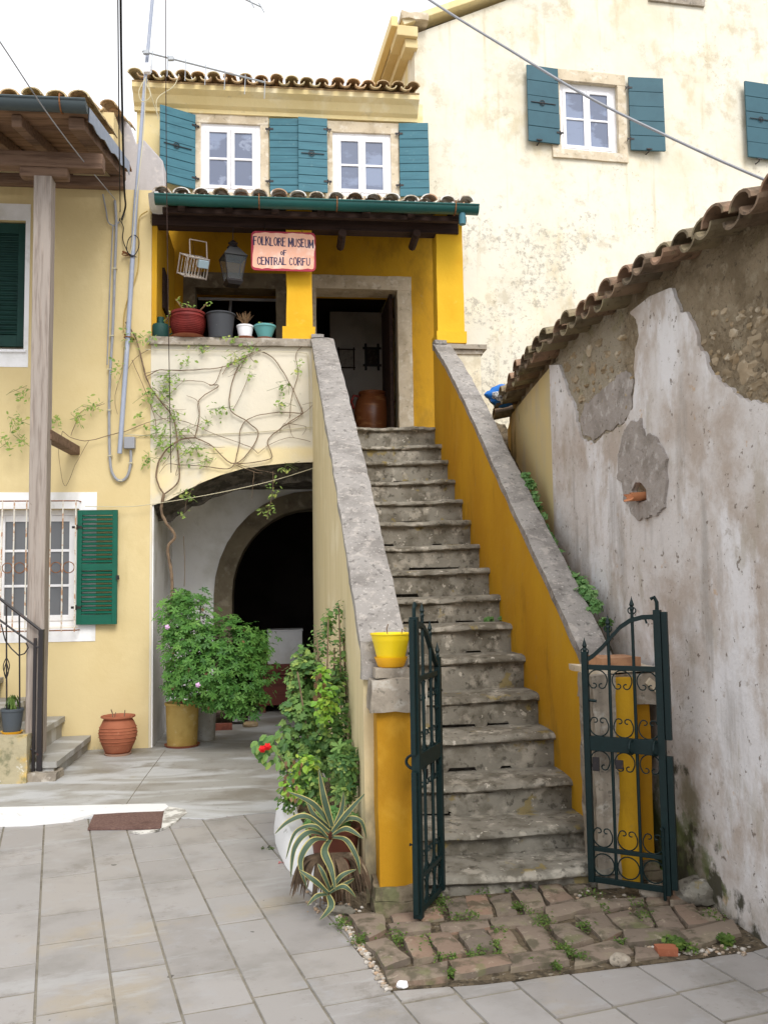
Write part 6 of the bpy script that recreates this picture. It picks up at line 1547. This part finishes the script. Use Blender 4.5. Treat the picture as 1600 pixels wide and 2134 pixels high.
# shrub: climbing mass with spires and red flowers
def bedthing(name, label, px, py): X = onz(px, py); X.z = .08; return thing(name, label, 'plant', X), X.copy()
sh_, O_ = bedthing('climbing_shrub', 'tall mixed green shrub climbing the side of the staircase', 690, 1700)
m = MB()
SB = [(668, 1345, 5.75, 26, 50, 90), (684, 1300, 5.8, 16, 40, 60), (706, 1272, 5.8, 12, 22, 40), (640, 1420, 5.7, 46, 60, 330), (690, 1440, 5.6, 44, 70, 330), (625, 1500, 5.6, 50, 50, 330), (690, 1530, 5.45, 52, 60, 420), (640, 1570, 5.5, 62, 50, 430), (600, 1540, 5.6, 30, 30, 110), (720, 1600, 5.25, 36, 50, 240), (650, 1630, 5.25, 66, 40, 420), (705, 1390, 5.75, 22, 70, 120), (715, 1330, 5.8, 12, 50, 50), (630, 1365, 5.8, 22, 24, 60), (598, 1668, 5.3, 26, 30, 110)]
for i, (x, y, Y, a, b, n) in enumerate(SB):
    k = Y/FPX; blob(m, at(x, y, Y)-O_, (a*k, max(.10, .75*min(a, b)*k), b*k), int(n*(1.35 if a < 28 else 1.3)), .032 if a < 28 else .046, IV if i % 2 else OV, rg, seed=i+5, fill=.25, up=.5, frq=3)
m.build('foliage', m_leafB, sh_)
m = MB()
for x, y, Y, a, b, n in ((680, 1470, 5.3, 26, 60, 150), (668, 1420, 5.5, 16, 40, 70), (610, 1640, 5.2, 30, 30, 70), (640, 1590, 5.2, 40, 20, 60)):
    k = Y/FPX; blob(m, at(x, y, Y)-O_, (a*k, .08, b*k), n, .045, OV, rg, seed=int(x), fill=.3)
m.build('young_leaves', m_leafY, sh_)
m = MB()
for x0, y0, x1, y1, Y in ((705, 1700, 706, 1262, 5.75), (712, 1700, 716, 1330, 5.8), (695, 1690, 684, 1290, 5.7), (690, 1700, 660, 1330, 5.7), (718, 1690, 722, 1400, 5.8), (680, 1690, 620, 1400, 5.6), (650, 1690, 560, 1540, 5.4), (700, 1695, 697, 1350, 5.75), (725, 1690, 712, 1420, 5.7)):
    stems(m, [at(x0, y0, 5.4)-O_, at((x0+x1)/2+rg.uniform(-8, 8), (y0+y1)/2, (5.4+Y)/2)-O_, at(x1, y1, Y)-O_], .0045, 4)
m.build('stems', m_stem, sh_)
m = MB()
for i in range(26): put(m, OV, at(rg.uniform(592, 630), rg.uniform(1575, 1665), rg.uniform(5.1, 5.3))-O_, (rg.uniform(-1, 1), -1, .2), .032, rg, tip=(0, 0, -1))
for i in range(14): put(m, OV, at(rg.uniform(655, 680), rg.uniform(1400, 1450), 5.3)-O_, (0, -1, .2), .04, rg, tip=(0, 0, -1))
m.build('withered_leaves', m_dry, sh_)
# red hibiscus-like twig at the left
t, O_ = bedthing('red_flower_sprig', 'sprig with two red blossoms leaning out over the courtyard', 600, 1700)
m = MB(); stems(m, [Vector((.1, .2, .1)), at(600, 1600, 5.35)-O_, at(575, 1555, 5.3)-O_, at(548, 1555, 5.25)-O_], .004, 4); m.build('stem', m_gstem, t)
m = MB()
for i in range(46): put(m, OV, at(rg.uniform(530, 600), rg.uniform(1530, 1590) if i % 3 else rg.uniform(1520, 1560), rg.uniform(5.2, 5.35))-O_, (rg.uniform(-.5, .5), -1, .5), .055, rg, tip=(rg.uniform(-1, .5), 0, -.8))
m.build('leaves', m_leafB, t)
m_red = mat('red_petal', S(206, 24, 30), rough=.5)
for px, py in ((546, 1562), (557, 1557)):
    m = MB(); c = at(px, py, 5.15)-O_
    for q in range(6): a = q*1.05; put(m, OV, c, (cos(a)*.8, -1, sin(a)*.8), .03, rg, tip=(cos(a), -.3, sin(a)))
    m.build('blossom', m_red, t)
# geraniums in the round brown pot by the pillar
X = onz(700, 1760); X.z = .08; X = at(698, 1735, 4.95); X.z = .08
bp = pot('plant_pot', 'wide brown pot of pale green geranium between shrub and agave', X, .13, .10, .25, mat('brown_plastic', S(108, 64, 52), rough=.5), rimh=.03)
t = thing('potted_geranium', 'low pale green geranium in the wide brown pot', 'plant', X+Vector((0, 0, .2))); m = MB()
blob(m, (0, 0, .07), (.17, .15, .09), 260, .055, LB, rg, fill=.4); m.build('foliage', m_leafI, t)
t, O_ = bedthing('leafy_geranium', 'large-leaved geranium at the foot of the stair wall', 715, 1690); m = MB()
for x, y, a, b in ((715, 1590, 34, 42), (726, 1640, 24, 30)): k = 5.0/FPX; blob(m, at(x, y, 4.98)-O_, (a*k, .08, b*k), 110, .085, LB, rg, fill=.3, seed=x)
m.build('foliage', m_leafB, t)
m = MB(); stems(m, [Vector((0, 0, 0)), at(716, 1600, 5.0)-O_], .006); m.build('stems', m_gstem, t)
# variegated agave
X = at(692, 1800, 4.72); X.z = .02; ag = thing('variegated_agave', 'striped yellow and green agave with dead skirt at the pillar foot', 'plant', X); O_ = X.copy()
m_ag = [mat('agave_green', S(66, 84, 68), [dict(c=S(88, 106, 84), s=14, st=(1, 1, 1), lo=.5, hi=.7, a=.5)], rough=.5), mat('agave_cream_margin', S(178, 166, 104), [dict(c=S(120, 110, 70), s=16, lo=.55, hi=.68, a=.6)], rough=.5)]
def strap(pts, w0, mts, par, nm='leaf', dr=1):
    P = crv(pts, 7); n = len(P); vs = []; fs = []; mi = []
    for i, p in enumerate(P):
        t = i/(n-1); tg = (P[min(i+1, n-1)]-P[max(i-1, 0)]).normalized()
        w_ = w0*(.62+1.1*t-0.2*t*t if t < .4 else (1.03)*(1-((t-.4)/.6)**1.7))+.001
        s = tg.cross(Vector((0, -.62, .78))); s = s.normalized() if s.length > .1 else Vector((1, 0, 0)); nn = s.cross(tg).normalized()
        for a, d in ((-1, .30), (-.76, .14), (0, -.12), (.76, .14), (1, .30)): vs.append(p+s*a*w_+nn*d*w_)
    for i in range(n-1):
        for k in range(4):
            a = i*5+k; fs.append((a, a+1, a+6, a+5)); mi.append(1 if k in (0, 3) else 0)
    m = MB(); m.v = [tuple(v) for v in vs]; m.f = fs; m.m = mi
    o = m.build(nm, mts, par, smooth=True); return o
A = lambda px, py, dy: at(px, py, 4.72+dy)-O_
AG = [([(692, 1722, 0), (676, 1668, -.02), (664, 1600, 0)], .026), ([(690, 1722, 0), (652, 1676, -.04), (600, 1650, -.05)], .025), ([(686, 1735, -.02), (640, 1702, -.08), (602, 1712, -.1), (573, 1738, -.12)], .024),
      ([(692, 1735, 0), (724, 1695, -.02), (762, 1652, 0)], .024), ([(684, 1745, -.04), (644, 1735, -.12), (614, 1768, -.16), (606, 1828, -.18)], .024), ([(686, 1752, -.05), (652, 1752, -.16), (626, 1795, -.2), (640, 1852, -.24)], .026),
      ([(688, 1750, -.05), (676, 1775, -.2), (690, 1812, -.25), (699, 1856, -.27)], .028), ([(692, 1742, -.02), (722, 1728, -.08), (757, 1748, -.1)], .024), ([(692, 1735, 0), (722, 1708, -.02), (752, 1712, -.02), (764, 1748, -.02)], .022),
      ([(690, 1728, .02), (655, 1700, .05), (636, 1660, .08)], .02), ([(694, 1728, .02), (712, 1690, .05), (716, 1650, .06)], .02), ([(694, 1745, -.05), (722, 1752, -.12), (744, 1790, -.15), (750, 1822, -.15)], .02), ([(682, 1745, -.06), (655, 1722, -.1), (616, 1735, -.1), (596, 1790, -.12)], .018),
      ([(684, 1862, -.24), (655, 1836, -.28), (622, 1812, -.26)], .022), ([(686, 1862, -.24), (716, 1848, -.3), (742, 1870, -.28)], .02), ([(684, 1866, -.26), (690, 1890, -.33), (666, 1918, -.34)], .024), ([(682, 1864, -.25), (660, 1868, -.3), (640, 1888, -.3)], .018), ([(688, 1858, -.22), (712, 1826, -.24), (742, 1812, -.2)], .02), ([(688, 1855, -.22), (672, 1818, -.24), (662, 1800, -.22)], .016), ([(688, 1855, -.22), (724, 1840, -.2), (738, 1830, -.14)], .014)]
for pts, w_ in AG: strap([A(*p) for p in pts], w_*.66, m_ag, ag)
m = MB().tube([(0, .0, 0), (0, 0, .10), (0, 0, .22)], [.05, .055, .04], 9); m.build('stump', m_dry, ag, smooth=True)
m_sk = mat('dead_agave_leaf', S(98, 82, 66), [dict(c=S(60, 48, 38), s=12, lo=.45, hi=.65, a=.8), dict(c=S(150, 136, 112), s=9, lo=.58, hi=.68, a=.7, seed=3)]); m_dag = [m_sk, m_sk]
for i in range(60):
    a = rg.uniform(-1.2, 4.3); r = rg.uniform(.12, .22); c = Vector((0, -.05, .24))
    strap([c, c+Vector((cos(a)*r*.7, -abs(sin(a))*r*.6, -.02)), c+Vector((cos(a)*r, -abs(sin(a))*r*.8, -rg.uniform(.12, .22)))], rg.uniform(.004, .010), m_dag, ag, 'dead_leaf')
# bits on the paving: weed tuft, fallen petal
def tuft(name, label, px, py, n, sz, rad, mt=m_leafM, z=0.0):
    X = onz(px, py); X.z = z; m = MB()
    for i in range(n):
        a = rg.uniform(0, 6.28); r = rad*sqrt(rg.random()); put(m, OV, (r*cos(a), r*sin(a)*.8, rg.uniform(0, sz*.6)), (cos(a)*.5, sin(a)*.5, 1), sz, rg, tip=(cos(a), sin(a), .5))
    o = m.build(name, mt); o.location = X; return tag(o, label, 'weed')
tuft('weed_tuft', 'small green weed in a paving joint near the white kerb', 558, 1768, 26, .022, .035)
m = MB(); [put(m, OV, (0, 0, .006), (cos(q), sin(q), 2), .02, rg) for q in range(4)]; o = m.build('fallen_petal', m_red); o.location = onz(585, 1799); tag(o, 'red petal lying on the paving beside the white kerb', 'petal')
# weeds along the right wall and on the steps
wd = thing('wall_weeds', 'green weeds growing in the gap between the right stair coping and the old wall', 'plant', onz(1300, 1700)); O_ = wd.location.copy(); m = MB()
xm = CW+.05
for px, py, a, n in ((1104, 1010, 14, 60), (1112, 1035, 12, 50), (1128, 1075, 9, 40), (1134, 1100, 9, 40), (1150, 1130, 8, 30), (1168, 1160, 9, 40), (1180, 1185, 9, 40), (1205, 1210, 16, 80), (1222, 1235, 20, 130), (1214, 1262, 14, 70), (1096, 992, 9, 40), (1120, 1055, 10, 40), (1142, 1115, 9, 40), (1240, 1262, 16, 60), (1262, 1300, 14, 40), (1250, 1345, 14, 30), (1190, 1200, 10, 30), (1160, 1148, 8, 25)):
    h_ = Sf.hit(px, py, 0, CW+.045); P = Sf.m @ h_; k = sc_at(P)
    blob(m, P-O_, (a*k, a*k, a*k*.9), int(n*1.3), .042, IV, rg, fill=.2, seed=px)
m.build('foliage', m_leafI, wd)
m = MB()
for px, py in ((1112, 1035), (1150, 1130), (1180, 1185), (1222, 1240)):
    P = Sf.m @ Sf.hit(px, py, 0, xm+.03)-O_; m.tube([P-Vector((0, 0, .12)), P], .004, 4)
m.build('stems', m_gstem, wd)
for (px, py, k_, lab) in ((1044, 1278, 8, 'tiny weed at the right end of a middle step'), (1016, 1282, 8, 'tiny weed beside the first one on the same middle step')):
    P = Sf.m @ Vector((Sf.p(px, py, (k_-1)*TR+.0)[0], (k_-1)*TR-.0+TR*.9-TR, HS[7]+.004)); m = MB()
    for i in range(22): a = rg.uniform(0, 6.28); put(m, IV, (.03*cos(a), .02*sin(a), rg.uniform(0, .03)), (cos(a), -1, 1), .022, rg)
    o = m.build('step_weed', m_leafI); o.location = P; tag(o, lab, 'weed')
# moss and little plants between the bricks: nobody could count it
m = MB()
for (x, y, n, a) in ((520, 300, 60, 14), (500, 330, 50, 14), (455, 440, 60, 12), (370, 430, 70, 16), (360, 410, 30, 16), (850, 365, 60, 20), (990, 385, 60, 14), (910, 460, 70, 14), (935, 475, 60, 12), (760, 320, 70, 10), (795, 330, 30, 16), (690, 450, 60, 12), (640, 470, 50, 14), (1190, 350, 50, 16), (1045, 320, 30, 14), (550, 495, 40, 8), (615, 352, 40, 14), (730, 250, 60, 9), (525, 262, 40, 8), (1010, 275, 50, 20), (1150, 305, 40, 14), (1295, 445, 120, 16), (1350, 460, 50, 10), (1460, 432, 70, 12), (1270, 200, 70, 10), (1290, 215, 40, 8), (1360, 270, 60, 20), (1420, 350, 60, 16), (235, 435, 60, 12), (180, 372, 60, 14), (260, 420, 30, 10), (545, 545, 40, 8), (895, 520, 50, 8), (820, 508, 30, 8), (650, 268, 40, 20), (800, 262, 20, 20), (430, 470, 30, 10), (510, 490, 40, 12), (610, 490, 30, 10), (705, 400, 30, 14), (840, 385, 30, 14), (560, 355, 30, 14), (700, 480, 40, 10), (980, 490, 30, 10), (1110, 440, 30, 8)):
    n = int(n*(1.6)); c = onz(600+x*.625, 1700+y*.625)
    for i in range(n):
        r = a*.625*sc_at(c)*2.0; dx, dy = rg.gauss(0, .5)*r, rg.gauss(0, .5)*r*1.6
        put(m, IV if y in (445, 432, 200, 250) else OV, (c.x+dx, c.y+dy, rg.uniform(.012, .04)), (rg.uniform(-.5, .5), rg.uniform(-.8, .2), 1), rg.uniform(.007, .016)*(1.6 if y in (445, 432, 200, 250) else 1), rg)
tag(m.build('moss', m_leafM), kind='stuff')
m = MB()
for i in range(420):
    t = rg.random()
    if i < 200: px, py = 700+t*110+rg.uniform(-8, 8), 1900+t*165+rg.uniform(-6, 6)
    elif i < 300: px, py = rg.uniform(1340, 1560), 1985+rg.uniform(-12, 8)
    elif i < 360: px, py = rg.uniform(640, 760), rg.uniform(1860, 1905)
    else: px, py = rg.uniform(1180, 1420), rg.uniform(1830, 1900)
    P = onz(px, py); s_ = rg.uniform(.003, .011); m.lump((P.x, P.y, s_*.6), (s_*1.2, s_, s_*.8), seed=i, sub=1)
tag(m.build('gravel', mat('pale_gravel', S(190, 182, 172), island=[S(196, 190, 182), S(150, 142, 130), S(176, 150, 124)])), kind='stuff')
for px, py, r, lab, mt2 in ((838, 2059, .02, 'white pebble at the front corner of the brick paving', m_white), (1358, 1872, .055, 'round pale stone behind the right gate leaf', m_stone), (1290, 2012, .035, 'flat grey stone at the front edge of the brick paving', m_stone)):
    P = onz(px, py); o = MB().lump((0, 0, r*.6), (r*1.2, r, r*.8), seed=int(px), sub=3).build('loose_stone', mt2, smooth=True); o.location = P; tag(o, lab, 'stone')
o = MB().gbox(-.045, .045, -.03, .03, 0, .035, d=.03).build('brick_fragment', m_terra, amp=.01, freq=12, smooth=True); o.location = onz(1388, 1990); tag(o, 'broken orange brick piece at the front right of the brick paving', 'brick')
for i, (px, py, a, b, lab) in enumerate(((735, 1835, .12, .07, 'long brown stone beside the agave offsets'), (712, 1905, .07, .035, 'small tan stone in front of the agave'), (1460, 1880, .12, .10, 'mossy boulder at the foot of the old wall'))):
    P = onz(px, py); o = MB().lump((0, 0, b*.5), (a, b, b*.7), seed=i+30, sub=3, amp=.4).build('loose_stone', m_step, smooth=True); o.location = P; tag(o, lab, 'stone')

# ================================================================ CLIMBING JASMINE ON THE MUSEUM FRONT
vx = thing('climbing_vine', 'bare twisted vine with sparse leaves trained over the cream wall above the arch', 'vine', fp(355, 1560, -.06)); O_ = vx.location.copy()
c3 = lambda x, y, v=-.03: fp(x*.4375, 680+y*.4375, v)-O_
V = [([(815, 1400), (820, 1200), (800, 1060), (835, 1000), (795, 940), (770, 880), (780, 800)], .026, -.05), ([(780, 800), (745, 720), (770, 620), (850, 545), (930, 530)], .016, -.04), ([(780, 800), (850, 740), (850, 620), (840, 500), (815, 420), (730, 310), (690, 220), (670, 130), (640, 40), (600, -20)], .014, -.04),
     ([(930, 530), (1010, 570), (1120, 655), (1230, 525), (1180, 455), (1100, 400), (1100, 290), (1140, 180)], .010, -.03), ([(1120, 655), (1140, 560), (1150, 480), (1210, 430), (1330, 410), (1445, 415)], .008, -.03), ([(1445, 415), (1380, 270), (1300, 150), (1230, 115)], .009, -.03), ([(1445, 415), (1330, 490), (1275, 550), (1290, 630), (1130, 655)], .009, -.03),
     ([(700, 240), (760, 210), (860, 210), (960, 205), (1080, 190), (1180, 140)], .008, -.03), ([(930, 530), (950, 430), (950, 350), (1040, 285), (1000, 280)], .008, -.03), ([(600, 500), (700, 460), (800, 440), (900, 460), (1040, 520), (1180, 570), (1230, 605)], .006, -.03),
     ([(600, 500), (520, 520), (420, 545), (340, 530), (300, 500)], .007, -.06), ([(300, 500), (280, 600), (310, 760), (360, 660), (425, 545)], .004, -.06), ([(340, 520), (370, 440), (400, 400), (500, 370)], .005, -.06), ([(850, 660), (960, 665), (1080, 680), (1120, 655)], .008, -.03), ([(1120, 660), (1200, 690), (1250, 700)], .006, -.03),
     ([(1380, 440), (1390, 330), (1420, 230), (1410, 130), (1450, 90)], .006, -.03), ([(840, 260), (960, 262), (1020, 275), (1060, 190)], .006, -.03), ([(1110, 400), (1160, 300), (1185, 230)], .005, -.03), ([(1230, 605), (1290, 560), (1380, 530), (1480, 550)], .005, -.03), ([(630, 160), (690, 300), (740, 440), (745, 520)], .006, -.05),
     ([(890, 330), (950, 370), (940, 500)], .005, -.03), ([(880, 1240), (880, 1100), (875, 1000)], .006, .4), ([(1210, 690), (1205, 760), (1200, 820)], .004, -.06), ([(1300, 690), (1300, 780), (1280, 880), (1270, 920)], .004, -.10), ([(720, 370), (760, 430), (830, 460)], .005, -.03), ([(1245, 110), (1110, 170), (1060, 230)], .006, -.03), ([(880, 890), (900, 800), (960, 740)], .003, -.06), ([(560, 420), (550, 330), (585, 200), (590, 100)], .004, -.05)]
rv0 = random.Random(31); m = MB()
for pts, r, v in V: m.tube(crv([c3(x, y, v) for x, y in pts], 6), r*.60, 6)
for i in range(26):
    a_, b_ = rv0.choice([((690, 220), (840, 500)), ((930, 530), (1120, 655)), ((1080, 190), (1240, 120)), ((850, 500), (860, 720)), ((1330, 490), (1445, 415)), ((700, 100), (900, 120))])
    t_ = rv0.random(); x0_, y0_ = a_[0]+(b_[0]-a_[0])*t_, a_[1]+(b_[1]-a_[1])*t_
    g_x, g_y = rv0.uniform(-170, 200), rv0.uniform(-130, 150)
    m.tube(crv([c3(x0_, y0_), c3(x0_+g_x*.5+rv0.uniform(-20, 20), y0_+g_y*.5+rv0.uniform(-30, 30), -.05), c3(min(1440, x0_+g_x), max(90, min(700, y0_+g_y)), -.04)], 5), [.0035-.0002*k for k in range(11)], 4)
m.build('stems', m_stem, vx, amp=.006, freq=14, smooth=True)
m = MB(); rv_ = random.Random(8)
LV = [(720, 330, 45, 60), (770, 380, 40, 50), (820, 250, 60, 30), (830, 420, 40, 50), (750, 500, 60, 60), (860, 500, 50, 30), (940, 580, 50, 30), (960, 100, 60, 20), (1140, 150, 70, 50), (1190, 100, 40, 22), (1185, 235, 14, 14), (1040, 400, 50, 40), (990, 460, 30, 14), (1330, 380, 30, 30), (1350, 300, 24, 40), (890, 600, 50, 60), (980, 640, 40, 30), (700, 640, 30, 50), (890, 800, 40, 30), (1360, 680, 40, 14), (1300, 800, 30, 60), (1270, 880, 40, 30), (790, 290, 50, 60), (440, 380, 50, 40), (370, 440, 30, 40), (250, 450, 50, 40), (80, 460, 50, 50), (30, 560, 40, 40), (100, 550, 30, 30), (110, 320, 30, 40), (690, 60, 60, 40), (610, 60, 30, 50), (560, 200, 20, 60), (870, 890, 20, 14), (1420, 190, 20, 50), (1100, 60, 60, 16), (820, 560, 60, 50), (760, 560, 30, 30), (660, 430, 20, 30), (880, 160, 40, 30)]
for x, y, a, b in LV:
    n = int(6+a*b/90*1.05)
    for i in range(n):
        px_, py_ = x+rv_.gauss(0, a*.5), y+rv_.gauss(0, b*.5)
        vz = rv_.uniform(-.10, -.03) if x > 560 else rv_.uniform(-.25, -.05)
        put(m, NR if i % 3 else OV, c3(px_, py_, vz), (rv_.uniform(-.7, .7), -1, rv_.uniform(-.2, .9)), rv_.uniform(.03, .055), rv_)
m.build('leaves', m_leafV, vx)
m = MB()
for x, y, a, b in LV[:30]:
    for q in range(3):
        P = c3(x, y, -.04); m.tube([P, P+Vector((rv_.uniform(-.1, .1), -.03, rv_.uniform(-.02, .08))), P+Vector((rv_.uniform(-.2, .2), -.05, rv_.uniform(-.12, .1)))], .0022, 3)
m.build('tendrils', m_gstem, vx)
# jasmine sprays behind the post
